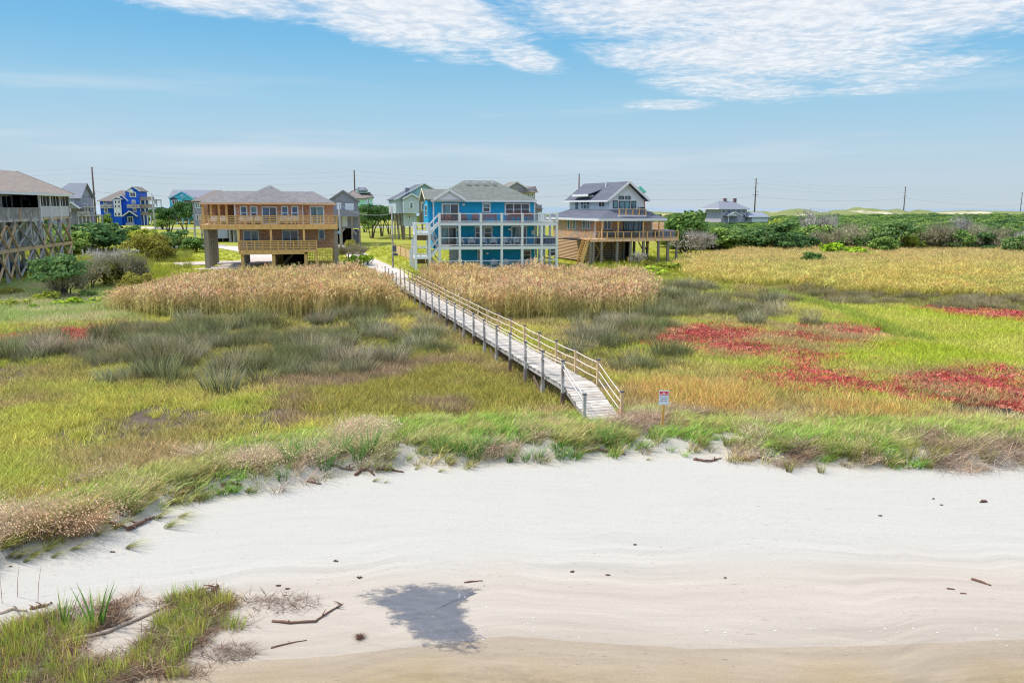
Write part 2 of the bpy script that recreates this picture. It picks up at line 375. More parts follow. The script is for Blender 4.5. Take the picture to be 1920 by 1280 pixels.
# ------------------------------------------------------------------ materials
MATS = {}
def material(name, col, rough=0.75, var=0.15, nscale=3.0, stretch=(1, 1, 1), bump=0.0, bscale=30.0, spec=0.3, pattern=None, pcol=None, rnd=0.0, metal=0.0):
    if name in MATS: return MATS[name]
    m = bpy.data.materials.new(name); m.use_nodes = True; t = NT(m.node_tree); t.n.clear()
    o = t.new('ShaderNodeOutputMaterial'); b = t.new('ShaderNodeBsdfPrincipled'); t.link(b.outputs[0], o.inputs[0])
    tc = t.new('ShaderNodeTexCoord'); v = tc.outputs['Object']
    vs_ = t.vm('MULTIPLY', v, stretch)
    oi = t.new('ShaderNodeObjectInfo')
    off = t.vm('ADD', vs_, t.comb(t.m('MULTIPLY', oi.outputs['Random'], 37.0), t.m('MULTIPLY', oi.outputs['Random'], 11.0), 0.0)) if rnd else vs_
    n1 = t.noise(off, nscale, 5, 0.6); n2 = t.noise(off, nscale * 7, 3, 0.6)
    f = t.m('ADD', t.m('MULTIPLY', t.m('SUBTRACT', n1, 0.5), 2.2 * var), t.m('MULTIPLY', t.m('SUBTRACT', n2, 0.5), 1.4 * var))
    if rnd: f = t.m('ADD', f, t.m('MULTIPLY', t.m('SUBTRACT', oi.outputs['Random'], 0.5), rnd))
    k = t.m('ADD', 1.0, f)
    base = col
    height = t.noise(v, bscale, 4, 0.6) if bump else None
    if pattern:
        x, y, z = t.sep(v)
        if pattern[0] == 'lap':                       # lapped boards, lines run level
            fr = t.m('FRACT', t.m('DIVIDE', z, pattern[1]))
            line = t.m('SUBTRACT', 1.0, t.smooth(fr, 0.0, 0.16))
            base = t.mix(t.m('MULTIPLY', line, 0.45), col, pcol or tuple(c * 0.5 for c in col[:3]) + (1,))
            height = fr
        elif pattern[0] == 'batten':
            xy = t.m('ADD', x, y)
            fr = t.m('FRACT', t.m('DIVIDE', xy, pattern[1]))
            line = t.m('SUBTRACT', 1.0, t.smooth(t.m('ABSOLUTE', t.m('SUBTRACT', fr, 0.5)), 0.03, 0.10))
            base = t.mix(t.m('MULTIPLY', line, 0.30), col, pcol or tuple(c * 0.55 for c in col[:3]) + (1,))
            height = line
        elif pattern[0] == 'shingle':
            br = t.new('ShaderNodeTexBrick'); t.link(t.comb(t.m('ADD', x, t.m('MULTIPLY', y, 1.0)), z, 0.0), br.inputs['Vector'])
            br.inputs['Scale'].default_value = 1.0; br.inputs['Brick Width'].default_value = pattern[1]; br.inputs['Row Height'].default_value = pattern[2]
            br.inputs['Mortar Size'].default_value = 0.012; br.inputs['Bias'].default_value = 0.0
            br.inputs['Color1'].default_value = col; br.inputs['Color2'].default_value = pcol
            br.inputs['Mortar'].default_value = tuple(c * 0.35 for c in col[:3]) + (1,)
            base = br.outputs['Color']; height = br.outputs['Fac']
        elif pattern[0] == 'roof':
            br = t.new('ShaderNodeTexBrick'); t.link(t.comb(t.m('ADD', x, t.m('MULTIPLY', y, 0.37)), t.m('ADD', z, t.m('MULTIPLY', y, 0.02)), 0.0), br.inputs['Vector'])
            br.inputs['Scale'].default_value = 1.0; br.inputs['Brick Width'].default_value = 0.32; br.inputs['Row Height'].default_value = 0.075
            br.inputs['Mortar Size'].default_value = 0.006
            br.inputs['Color1'].default_value = col; br.inputs['Color2'].default_value = pcol
            br.inputs['Mortar'].default_value = tuple(c * 0.55 for c in col[:3]) + (1,)
            base = br.outputs['Color']; height = br.outputs['Fac']
        elif pattern[0] == 'weather':                 # second colour in streaks
            base = t.mix(t.smooth(t.noise(t.vm('MULTIPLY', off, pattern[2]), pattern[1], 5, 0.65), 0.42, 0.66), col, pcol)
    cn = t.new('ShaderNodeMix'); cn.data_type = 'RGBA'; cn.blend_type = 'MULTIPLY'; cn.inputs[0].default_value = 1.0
    t._in(cn.inputs[6], base); kc = t.comb(k, k, k); t.link(kc, cn.inputs[7])
    t.link(cn.outputs[2], b.inputs['Base Color'])
    b.inputs['Roughness'].default_value = rough; b.inputs['Specular IOR Level'].default_value = spec; b.inputs['Metallic'].default_value = metal
    if height is not None:
        bp = t.new('ShaderNodeBump'); bp.inputs['Strength'].default_value = bump or 0.4; bp.inputs['Distance'].default_value = 0.02
        t.link(height, bp.inputs['Height']); t.link(bp.outputs[0], b.inputs['Normal'])
    MATS[name] = m
    return m

def attr_mat(name, trans=0.35, rough=0.6, inst=True, var=0.5):
    """plants: colour runs from c0 (foot) to c1 (tip); both belong to the single plant"""
    m = bpy.data.materials.new(name); m.use_nodes = True; t = NT(m.node_tree); t.n.clear()
    o = t.new('ShaderNodeOutputMaterial')
    A = lambda nm, ty: t.new('ShaderNodeAttribute', attribute_name=nm, attribute_type=ty)
    ty = 'INSTANCER' if inst else 'OBJECT'
    a0, a1 = A('c0', ty), A('c1', ty); tt, rn = A('t', 'GEOMETRY'), A('rnd', 'GEOMETRY')
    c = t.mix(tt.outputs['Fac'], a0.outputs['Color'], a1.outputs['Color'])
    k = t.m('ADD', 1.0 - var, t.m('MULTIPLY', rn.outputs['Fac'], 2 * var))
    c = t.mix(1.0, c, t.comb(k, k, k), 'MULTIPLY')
    d = t.new('ShaderNodeBsdfDiffuse'); tr = t.new('ShaderNodeBsdfTranslucent'); mx = t.new('ShaderNodeMixShader')
    ge = t.new('ShaderNodeNewGeometry'); nn = t.vm('NORMALIZE', t.vm('ADD', t.vm('SCALE', ge.outputs['Normal'], scale=.75), (0, 0, .6))); t.link(nn, d.inputs['Normal'])
    t.link(c, d.inputs[0]); t.link(c, tr.inputs[0]); mx.inputs[0].default_value = trans
    t.link(d.outputs[0], mx.inputs[1]); t.link(tr.outputs[0], mx.inputs[2]); t.link(mx.outputs[0], o.inputs[0])
    return m

# ------------------------------------------------------------------ ground sheet
def spans(*segs):
    r = []
    for a, b, st in segs: r += list(np.arange(a, b, st))
    return np.array(r + [segs[-1][1]])
xs = spans((-700, -300, 25), (-300, -80, 5), (-80, -40, 0.8), (-40, -17, 0.4), (-17, 20, 0.2), (20, 45, 0.4), (45, 80, 0.8), (80, 330, 4.0), (330, 700, 20))
ys = spans((-30, 6, 3.0), (6, 12, 0.6), (12, 32, 0.13), (32, 60, 0.28), (60, 100, 0.5), (100, 200, 2.0), (200, 380, 4.0), (380, 500, 2.5))
X, Y = np.meshgrid(xs, ys)
ZZ = zt(X, Y)
def ground_colour(x, y, z):
    k = zones(x, y); c = np.zeros(x.shape + (3,))
    def put(mask, col): c[mask] = col
    put(np.ones(x.shape, bool), L3(136, 128, 76))
    for nm, col in (('meadow', L3(140, 130, 78)), ('lush', L3(164, 166, 88)), ('field', L3(150, 156, 52)), ('dry', L3(116, 96, 72)), ('red', L3(150, 70, 62)),
                    ('mud', L3(66, 54, 46)), ('orange', L3(176, 136, 66)), ('rush', L3(84, 84, 60)), ('rushbrown', L3(108, 96, 70)), ('straw', L3(150, 136, 70)),
                    ('reed', L3(104, 100, 58)), ('dune', L3(184, 178, 166)), ('ridge', L3(120, 140, 50)), ('sand', L3(186, 182, 174)), ('yard', L3(166, 168, 62)), ('none', L3(120, 116, 92))):
        put(k == nm, col)
    n = fbm(x, y, 6, 91, 4)
    dark = (k == 'meadow') & (fbm(x, y, 3.0, 93, 4) > 0.56) & (x < 6); c[dark] = L3(98, 84, 76)
    # the beach: dry pale sand, damp pinkish sand near the water, gold weed under it
    sand = k == 'sand'
    ys_, ye_ = shore_y(x), edge_y(x)
    t = (y - ys_) / np.maximum(ye_ - ys_, 0.5) + (fbm(x, y, 5.0, 95, 3) - 0.5) * 0.10
    damp = 1 - sstep(t, 0.20, 0.44)
    for i in range(3):
        cs = L3(186, 182, 174)[i] * (1 - damp) + L3(184, 173, 160)[i] * damp
        wet = 1 - sstep(t, 0.02, 0.12)
        cs = cs * (1 - wet) + L3(176, 164, 150)[i] * wet
        deep = 1 - sstep(z + (fbm(x, y, 1.5, 99, 4) - .5) * .10, -0.52, -0.36)
        cs = cs * (1 - deep) + L3(166, 148, 104)[i] * deep
        c[..., i] = np.where(sand, cs, c[..., i])
    yard = k == 'yard'
    far = sstep(y, 105, 150)
    for i in range(3): c[..., i] = np.where(yard, c[..., i] * (1 - 0.2 * far) * (0.8 + 0.4 * n), c[..., i])
    hi = sstep(z, 3.6, 4.6) * (y > 330)                                  # dune grass on the far dunes, bare sand where steep
    bare = sstep(fbm(x, y, 14, 97, 4), 0.66, 0.72) * sstep(z, 3.0, 4.0)
    for i in range(3):
        c[..., i] = np.where(y > 330, L3(126, 134, 82)[i] * (1 - bare) + L3(205, 192, 165)[i] * bare, c[..., i])
    return c
GC = ground_colour(X, Y, ZZ)
ny, nx = X.shape
me = bpy.data.meshes.new('ground')
me.vertices.add(nx * ny); me.vertices.foreach_set('co', np.stack([X, Y, ZZ], -1).astype(np.float32).ravel())
idx = np.arange(nx * ny).reshape(ny, nx)
q = np.stack([idx[:-1, :-1], idx[:-1, 1:], idx[1:, 1:], idx[1:, :-1]], -1).reshape(-1, 4)
me.loops.add(q.size); me.loops.foreach_set('vertex_index', q.ravel().astype(np.int32))
me.polygons.add(len(q)); me.polygons.foreach_set('loop_start', (np.arange(len(q)) * 4).astype(np.int32))
me.update(calc_edges=True); me.validate()
me.polygons.foreach_set('use_smooth', np.ones(len(q), bool))
ca = me.attributes.new('albedo', 'FLOAT_COLOR', 'POINT')
ca.data.foreach_set('color', np.concatenate([GC.reshape(-1, 3), np.ones((nx * ny, 1))], 1).astype(np.float32).ravel())
sandmask = me.attributes.new('sandy', 'FLOAT', 'POINT')
sandmask.data.foreach_set('value', ((zones(X, Y) == 'sand') * 1.0).astype(np.float32).ravel())
def gz(x, y):
    i = min(max(int(np.searchsorted(xs, x)) - 1, 0), nx - 2); j = min(max(int(np.searchsorted(ys, y)) - 1, 0), ny - 2)
    u, v = (x - xs[i]) / (xs[i + 1] - xs[i]), (y - ys[j]) / (ys[j + 1] - ys[j])
    return float((ZZ[j, i] * (1 - u) + ZZ[j, i + 1] * u) * (1 - v) + (ZZ[j + 1, i] * (1 - u) + ZZ[j + 1, i + 1] * u) * v)
wv = me.attributes.new('wash', 'FLOAT', 'POINT'); wv.data.foreach_set('value', ((Y - shore_y(X)) / np.maximum(edge_y(X) - shore_y(X), 0.5)).astype(np.float32).ravel())
ground = link(bpy.data.objects.new('ground', me)); tag(ground, kind='structure')
gm = bpy.data.materials.new('ground'); gm.use_nodes = True; t = NT(gm.node_tree); t.n.clear()
o = t.new('ShaderNodeOutputMaterial'); b = t.new('ShaderNodeBsdfPrincipled'); t.link(b.outputs[0], o.inputs[0])
al = t.new('ShaderNodeAttribute', attribute_name='albedo'); sm = t.new('ShaderNodeAttribute', attribute_name='sandy')
geo = t.new('ShaderNodeNewGeometry'); pos = geo.outputs['Position']
soil = t.m('ADD', 0.62, t.m('MULTIPLY', t.noise(pos, 2.2, 6, 0.68), 0.76))
warpn = t.new('ShaderNodeTexNoise'); t.link(pos, warpn.inputs['Vector']); warpn.inputs['Scale'].default_value = 0.12; warpn.inputs['Detail'].default_value = 2
wp = t.vm('ADD', pos, t.vm('SCALE', t.vm('SUBTRACT', warpn.outputs['Color'], (0.5, 0.5, 0.5)), scale=3.2))
streak = t.noise(t.vm('MULTIPLY', wp, (0.30, 3.6, 1.0)), 1.0, 8, 0.72)           # wash lines along the shore
streak2 = t.noise(t.vm('MULTIPLY', wp, (0.5, 7.0, 1.0)), 1.3, 4, 0.6)
grain = t.noise(pos, 26.0, 3, 0.7)
wa = t.new('ShaderNodeAttribute', attribute_name='wash'); wash = t.m('ADD', wa.outputs['Fac'], t.m('MULTIPLY', t.m('SUBTRACT', t.noise(t.vm('MULTIPLY', pos, (1.0, .4, 1.0)), .16, 3, .5), .5), .35))
lines = t.noise(t.comb(t.m('MULTIPLY', wash, 34.0), t.m('MULTIPLY', t.sep(pos)[0], .10), 0.0), 1.0, 3, .5)      # ridges the falling water left, level with the shore
lineamt = t.m('MULTIPLY', t.m('SUBTRACT', 1.0, t.smooth(wa.outputs['Fac'], .30, .62)), t.smooth(t.noise(t.vm('MULTIPLY', pos, (.3, .3, 1.0)), .5, 2, .5), .34, .6))
px_, py_, pz_ = t.sep(pos)
wetness = t.m('SUBTRACT', 1.0, t.smooth(pz_, -0.375, -0.26))
sk = t.m('ADD', 1.0, t.m('MULTIPLY', t.m('SUBTRACT', streak, 0.5), t.m('ADD', 0.15, t.m('MULTIPLY', wetness, 0.26))))
sk = t.m('ADD', sk, t.m('MULTIPLY', t.m('SUBTRACT', streak2, 0.5), t.m('ADD', 0.08, t.m('MULTIPLY', wetness, 0.10))))
sk = t.m('ADD', sk, t.m('MULTIPLY', t.m('SUBTRACT', grain, 0.5), 0.22))
sk = t.m('ADD', sk, t.m('MULTIPLY', t.m('SUBTRACT', lines, 0.5), t.m('MULTIPLY', lineamt, 0.62)))
# dark flecks of wrack caught in lines
fleck = t.m('MULTIPLY', t.smooth(t.noise(t.vm('MULTIPLY', pos, (5.0, 17.0, 1.0)), 1.0, 4, 0.7), 0.61, 0.69), t.smooth(t.noise(t.vm('MULTIPLY', wp, (0.16, 0.55, 1.0)), 1.0, 3, 0.6), 0.47, 0.62))
under = t.m('SUBTRACT', 1.0, t.smooth(pz_, -0.50, -0.39))
weed = t.smooth(t.noise(t.vm('MULTIPLY', pos, (1.0, 1.6, 1.0)), 2.3, 6, 0.72, 0.6), 0.36, 0.66)
sk = t.m('MULTIPLY', sk, t.m('SUBTRACT', 1.0, t.m('MULTIPLY', under, t.m('MULTIPLY', weed, 0.55))))
k = t.m('ADD', t.m('MULTIPLY', soil, t.m('SUBTRACT', 1.0, sm.outputs['Fac'])), t.m('MULTIPLY', sk, sm.outputs['Fac']))
cc = t.mix(1.0, al.outputs['Color'], t.comb(k, k, k), 'MULTIPLY')
cc = t.mix(t.m('MULTIPLY', t.m('MULTIPLY', fleck, sm.outputs['Fac']), 0.6), cc, srgb(120, 96, 78))
t.link(cc, b.inputs['Base Color'])
t.link(t.m('SUBTRACT', 0.92, t.m('MULTIPLY', t.m('MULTIPLY', wetness, sm.outputs['Fac']), 0.42)), b.inputs['Roughness']); b.inputs['Specular IOR Level'].default_value = 0.25
bp = t.new('ShaderNodeBump'); bp.inputs['Strength'].default_value = 0.55; bp.inputs['Distance'].default_value = 0.05
t.link(t.m('ADD', t.m('ADD', t.m('MULTIPLY', t.m('MULTIPLY', lines, lineamt), 2.0), t.m('MULTIPLY', t.noise(t.vm('MULTIPLY', wp, (2.0, 9.0, 1.0)), 1.6, 3, .6), .5)), t.m('ADD', t.m('ADD', t.m('MULTIPLY', streak, 0.9), t.m('MULTIPLY', streak2, 0.35)), t.m('MULTIPLY', grain, 0.35))), bp.inputs['Height']); t.link(bp.outputs[0], b.inputs['Normal'])
me.materials.append(gm)

# ------------------------------------------------------------------ water: the sound at the shore, the ocean beyond the dunes
def water_mat(name, tint, rough, bscale, bstr, deep=None):
    m = bpy.data.materials.new(name); m.use_nodes = True; t = NT(m.node_tree); t.n.clear()
    o = t.new('ShaderNodeOutputMaterial'); geo = t.new('ShaderNodeNewGeometry')
    gl = t.new('ShaderNodeBsdfGlossy'); gl.inputs['Roughness'].default_value = rough
    bp = t.new('ShaderNodeBump'); bp.inputs['Strength'].default_value = bstr; bp.inputs['Distance'].default_value = 0.05
    t.link(t.noise(t.vm('MULTIPLY', geo.outputs['Position'], (1.0, 2.2, 1.0)), bscale, 4, 0.6), bp.inputs['Height']); t.link(bp.outputs[0], gl.inputs['Normal'])
    if deep:
        d = t.new('ShaderNodeBsdfDiffuse'); d.inputs[0].default_value = deep
    else:
        d = t.new('ShaderNodeBsdfTransparent'); d.inputs[0].default_value = tint
    fr = t.new('ShaderNodeFresnel'); fr.inputs[0].default_value = 1.33; t.link(bp.outputs[0], fr.inputs['Normal'])
    mx = t.new('ShaderNodeMixShader'); t.link(fr.outputs[0], mx.inputs[0]); t.link(d.outputs[0], mx.inputs[1]); t.link(gl.outputs[0], mx.inputs[2])
    t.link(mx.outputs[0], o.inputs[0]); return m
wmesh = MB(); n = 60; vs_ = []
xw = np.linspace(-90, 110, n); top = np.array([shore_y(np.array([a]))[0] for a in xw]) + 1.2
wmesh.add([(a, -30, -0.36) for a in xw] + [(a, tp, -0.36) for a, tp in zip(xw, top)], [(i, i + 1, n + i + 1, n + i) for i in range(n - 1)])
wo = wmesh.build('shallow_water', water_mat('sound water', (0.985, 0.98, 0.955, 1), 0.04, 3.0, 0.16)); tag(wo, kind='structure')
oc = MB().add([(-30000, 478, 0.0), (30000, 478, 0.0), (30000, 40000, 0.0), (-30000, 40000, 0.0)], [(0, 1, 2, 3)])
oo = oc.build('ocean', water_mat('ocean water', None, 0.3, 0.05, 0.04, srgb(150, 172, 182))); tag(oo, kind='structure')

# a dark shallow pool left on the beach, with damp edges
PO = poly([(688, 1122), (712, 1110), (760, 1104), (830, 1100), (885, 1103), (896, 1108), (876, 1116), (868, 1132), (872, 1160), (896, 1190), (890, 1204), (850, 1206), (806, 1196), (775, 1180), (742, 1160), (732, 1140), (704, 1134)], -0.3)
cx, cyy = PO.mean(0); ring = []
for k in range(len(PO)):
    for s in range(5):
        u = s / 5; p = PO[k] * (1 - u) + PO[(k + 1) % len(PO)] * u
        ring.append(p + rng.normal(0, 0.035, 2))
pm = MB(); nr = len(ring); lay = []
for fr_ in (1.22, 0.66, 0.45, 0.22):
    lay += [(cx + (p[0] - cx) * fr_, cyy + (p[1] - cyy) * fr_) for p in ring]
pv_ = [(a, b2, gz(a, b2) + 0.006) for a, b2 in lay] + [(cx, cyy, gz(cx, cyy) + 0.006)]
fs_ = [(l * nr + i, l * nr + (i + 1) % nr, (l + 1) * nr + (i + 1) % nr, (l + 1) * nr + i) for l in range(3) for i in range(nr)]
fs_ += [(3 * nr + i, 3 * nr + (i + 1) % nr, 4 * nr) for i in range(nr)]
pm.add(pv_, fs_); edge_v = [0.0] * nr + [1.0] * (len(pv_) - nr)
pmat = material('wet mud pool', srgb(112, 113, 120), rough=0.14, var=0.45, nscale=2.4, stretch=(1, 2.4, 1), bump=0.10, bscale=5, spec=0.4)
po_ = pm.build('tide_pool', pmat); tag(po_, kind='structure')
ea = po_.data.attributes.new('inner', 'FLOAT', 'POINT'); ea.data.foreach_set('value', edge_v)
t = NT(pmat.node_tree); outn = [q for q in t.n if q.type == 'OUTPUT_MATERIAL'][0]; pb = [q for q in t.n if q.type == 'BSDF_PRINCIPLED'][0]
ia = t.new('ShaderNodeAttribute', attribute_name='inner'); geo = t.new('ShaderNodeNewGeometry')
cov = t.smooth(t.m('ADD', t.m('MULTIPLY', ia.outputs['Fac'], 1.5), t.m('MULTIPLY', t.m('SUBTRACT', t.noise(t.vm('MULTIPLY', geo.outputs['Position'], (1.0, 1.8, 1.0)), 2.6, 8, .75), .5), 5.4)), .0, 1.3)
tp = t.new('ShaderNodeBsdfTransparent'); mx = t.new('ShaderNodeMixShader'); t.link(t.m('MULTIPLY', cov, .78), mx.inputs[0]); t.link(tp.outputs[0], mx.inputs[1]); t.link(pb.outputs[0], mx.inputs[2]); t.link(mx.outputs[0], outn.inputs[0])
# ------------------------------------------------------------------ grass and reeds: prototypes that are set out thousands of times
class Plant:
    """strips with two plant attributes: t (0 foot .. 1 tip) and rnd (per blade)"""
    def __init__(s): s.v = []; s.f = []; s.t = []; s.r = []
    def blade(s, base, h, w, lean, ang, curve, seg=3, t0=0.0, t1=1.0, face=None):
        a = random.uniform(0, 2 * math.pi) if face is None else face
        wx, wy = math.cos(a) * w / 2, math.sin(a) * w / 2
        dx, dy = math.cos(ang), math.sin(ang); b = len(s.v); r = random.random()
        for i in range(seg + 1):
            u = i / seg; out_ = lean * u * h + curve * u * u * h; z = h * u * (1 - 0.35 * min(1.2, curve) * u)
            k = (1 - u) ** 0.6 if i < seg else 0.05
            x, y = base[0] + dx * out_, base[1] + dy * out_
            s.v += [(x - wx * k, y - wy * k, base[2] + z), (x + wx * k, y + wy * k, base[2] + z)]
            s.t += [t0 + (t1 - t0) * u] * 2; s.r += [r] * 2
        for i in range(seg): s.f.append((b + 2 * i, b + 2 * i + 1, b + 2 * i + 3, b + 2 * i + 2))
        return s.v[-1]
    def fleck(s, c, size, t=1.0, long=1.0):
        n = Vector((random.gauss(0, 1), random.gauss(0, 1), random.gauss(0, 1) * 0.6)).normalized(); u = n.orthogonal().normalized(); w_ = n.cross(u)
        b = len(s.v); r = random.random()
        for i, j in ((-1, -.4), (1, -.4), (0.7, 0.6), (-0.7, 0.6)): s.v.append(tuple(Vector(c) + u * (i * size / 2) + w_ * (j * size * long)))
        s.t += [t] * 4; s.r += [r] * 4; s.f.append((b, b + 1, b + 2, b + 3))
    def mesh(s, name, mat):
        me = bpy.data.meshes.new(name); me.from_pydata(s.v, [], s.f); me.update(); me.materials.append(mat)
        for nm, val in (('t', s.t), ('rnd', s.r)):
            a = me.attributes.new(nm, 'FLOAT', 'POINT'); a.data.foreach_set('value', np.array(val, np.float32))
        return me
PM = attr_mat('marsh plants'); PMO = attr_mat('single plants', inst=False)
U = random.uniform
WIND = 0.15                                        # the wind leans the dune grass to +X
def tuft(n, h, spread, w, lean, curve, seg=3, wind=0.0, flecks=0, fs=0.03):
    p = Plant()
    for _ in range(n):
        a = U(0, 6.283); r = spread * math.sqrt(random.random()); ang = a + U(-.6, .6)
        vx, vy = math.cos(ang) * U(.3, 1) + wind * 6, math.sin(ang) * U(.3, 1)
        ang = math.atan2(vy, vx)
        tip = p.blade((math.cos(a) * r, math.sin(a) * r, 0), h * U(.55, 1.1), w * U(.7, 1.2), lean * U(.3, 1.3) + wind, ang, curve * U(.3, 1.3) + wind * 1.5, seg)
        if random.random() < flecks: p.fleck(tip, fs, 1.0, 2.0)
    return p
def reed(n, h, plume=True):
    p = Plant()
    for _ in range(n):
        x, y = random.gauss(0, .32), random.gauss(0, .32); hh = h * U(.72, 1.08); ang = U(-1.1, 1.1)
        tip = p.blade((x, y, 0), hh, .024, .04, ang, .06, 3, 0, .8)
        for k in range(4):
            zb = hh * U(.2, .75); p.blade((x + .02, y, zb), U(.4, .7), .032, .25, U(0, 6.28), .5, 2, zb / hh * .75, zb / hh * .85)
        if plume:
            for k in range(6):
                p.blade((tip[0] + random.gauss(0, .012), tip[1] + random.gauss(0, .012), tip[2] - U(.02, .26)), U(.12, .26), .05, U(.1, .5), ang * .6 + random.gauss(0, .5), U(.2, .8), 2, 1.0, 1.0)
    return p
def mound(n, h, r):
    p = Plant()
    for _ in range(n):
        a = U(0, 6.283); q = math.sqrt(random.random()); p.blade((math.cos(a) * r * q, math.sin(a) * r * q, 0), h * U(.6, 1.08) * (1 - .25 * q), .022, .1 + .28 * q, a + U(-.7, .7), .10 + U(0, .18), 3)
    return p
def fleshy(n, h, spread):
    p = Plant()
    for _ in range(n):
        a = U(0, 6.28); r = spread * math.sqrt(random.random()); x, y = math.cos(a) * r, math.sin(a) * r; hh = h * U(.5, 1.1)
        for k in range(4): p.fleck((x + random.gauss(0, .03), y + random.gauss(0, .03), hh * (k + 1) / 4.5), U(.03, .06), (k + 1) / 4, 1.2)
    return p
def mat_straw(n, spread, h, ln=1.0):
    p = Plant()
    for _ in range(n):
        a = U(0, 6.28); r = spread * math.sqrt(random.random()); p.blade((math.cos(a) * r, math.sin(a) * r, U(0, h * (1 - r / spread * .8))), U(.2, .45) * ln, .014, U(.4, 1.4), U(0, 6.28), U(.3, 1.2), 3)
    return p
PROTO = {
 'grass': [tuft(26, .34, .22, .022, .35, .45) for _ in range(4)],
 'tall': [tuft(24, .55, .22, .024, .25, .35) for _ in range(4)],
 'rush': [mound(120, 1.0, .42) for _ in range(6)],
 'reed': [reed(9, 2.6) for _ in range(5)],
 'straw': [reed(9, 1.05, k % 2 == 0) for k in range(4)],
 'dune': [tuft(34, .44, .15, .02, .30, .55, 3, WIND * .6) for _ in range(6)],
 'duneplume': [tuft(46, .5, .2, .016, .3, .6, 3, WIND * .6, .8, .02) for _ in range(4)],
 'mat': [mat_straw(60, .3, .22) for _ in range(4)],
 'red': [fleshy(60, .15, .34) for _ in range(4)],
  'wrackmat': [mat_straw(46, .22, .05, .55) for _ in range(4)],
 'sedge': [tuft(26, .5, .17, .013, .12, .18, 3) for _ in range(4)],
}
PCOL = {}
for nm, ps in PROTO.items():
    c = bpy.data.collections.new('plant_kind_' + nm)              # never linked to the scene: only a source for the sheets of plants
    for i, p in enumerate(ps): c.objects.link(bpy.data.objects.new('plant_%s' % nm, p.mesh('plant_' + nm, PM)))
    PCOL[nm] = c
def scatter_tree(coll):
    g = bpy.data.node_groups.new('set_out_plants', 'GeometryNodeTree'); g.is_modifier = True
    g.interface.new_socket('Geometry', in_out='INPUT', socket_type='NodeSocketGeometry'); g.interface.new_socket('Geometry', in_out='OUTPUT', socket_type='NodeSocketGeometry')
    N, Lk = g.nodes, g.links
    gi, go = N.new('NodeGroupInput'), N.new('NodeGroupOutput'); ci = N.new('GeometryNodeCollectionInfo'); ip = N.new('GeometryNodeInstanceOnPoints')
    ci.inputs['Collection'].default_value = coll; ci.inputs['Separate Children'].default_value = True; ci.inputs['Reset Children'].default_value = True
    def na(nm, ty):
        n = N.new('GeometryNodeInputNamedAttribute'); n.data_type = ty; n.inputs[0].default_value = nm; return n.outputs[0]
    Lk.new(gi.outputs[0], ip.inputs['Points']); Lk.new(ci.outputs[0], ip.inputs['Instance']); ip.inputs['Pick Instance'].default_value = True
    Lk.new(na('pick', 'INT'), ip.inputs['Instance Index']); Lk.new(na('rot', 'FLOAT_VECTOR'), ip.inputs['Rotation']); Lk.new(na('scl', 'FLOAT_VECTOR'), ip.inputs['Scale'])
    Lk.new(ip.outputs[0], go.inputs[0]); return g
def scatter(name, kind, x, y, scl, c0, c1, label, cat, rotz=None, dz=0.0, zz=None):
    n = len(x)
    if n == 0: return None
    z = (zt(x, y) if zz is None else zz) + dz - 0.02
    me = bpy.data.meshes.new(name); me.vertices.add(n); me.vertices.foreach_set('co', np.stack([x, y, z], 1).astype(np.float32).ravel())
    def at(nm, ty, key, val): a = me.attributes.new(nm, ty, 'POINT'); a.data.foreach_set(key, np.ascontiguousarray(val).ravel())
    at('pick', 'INT', 'value', rng.integers(0, len(PROTO[kind]), n).astype(np.int32))
    rz = rng.uniform(0, 6.283, n) if rotz is None else rotz
    at('rot', 'FLOAT_VECTOR', 'vector', np.stack([rng.normal(0, .06, n), rng.normal(0, .06, n), rz], 1).astype(np.float32))
    s = np.asarray(scl); s3 = np.stack([s * rng.uniform(.85, 1.2, n), s * rng.uniform(.85, 1.2, n), s * rng.uniform(.8, 1.2, n)], 1) if s.ndim == 1 else s
    at('scl', 'FLOAT_VECTOR', 'vector', s3.astype(np.float32))
    one = np.ones((n, 1)); at('c0', 'FLOAT_COLOR', 'color', np.concatenate([c0, one], 1).astype(np.float32)); at('c1', 'FLOAT_COLOR', 'color', np.concatenate([c1, one], 1).astype(np.float32))
    o = link(bpy.data.objects.new(name, me)); md = o.modifiers.new('set out', 'NODES'); md.node_group = scatter_tree(PCOL[kind])
    tag(o, label, cat, kind='stuff'); return o

def candidates(n, y0, y1, p=0.6, k=0.70, pad=4.0):
    """spots on the ground, thinning out with distance"""
    u = rng.random(n); a = 2 - p; y = (y0 ** a + u * (y1 ** a - y0 ** a)) ** (1 / a)
    x = rng.uniform(-1, 1, n) * (k * y + pad); return x, y
def mixc(n, cols, w=None, jit=0.16, gain=1.0):
    cols = np.array(cols); i = rng.choice(len(cols), n, p=w); c = cols[i] * gain
    return np.clip(c * (1 + rng.normal(0, jit, (n, 1))) * (1 + rng.normal(0, jit * .35, (n, 3))), 0.002, 0.95)
def blend(n, a, b, f, jit=0.10):
    c = a[None] * (1 - f[:, None]) + b[None] * f[:, None]
    return np.clip(c * (1 + rng.normal(0, jit, (n, 1))) * (1 + rng.normal(0, jit * .3, (n, 3))), 0.002, .95)

cx_, cy_ = candidates(105000, 17, 82, 1.25); gr = 1 + np.clip((cy_ - 28) / 45, 0, 1) * .45
zk = zones(cx_, cy_, True); ok = walk_dist(cx_, cy_) > 0.15
cx_, cy_, zk, gr = cx_[ok], cy_[ok], zk[ok], gr[ok]
keep = rng.random(len(cx_))
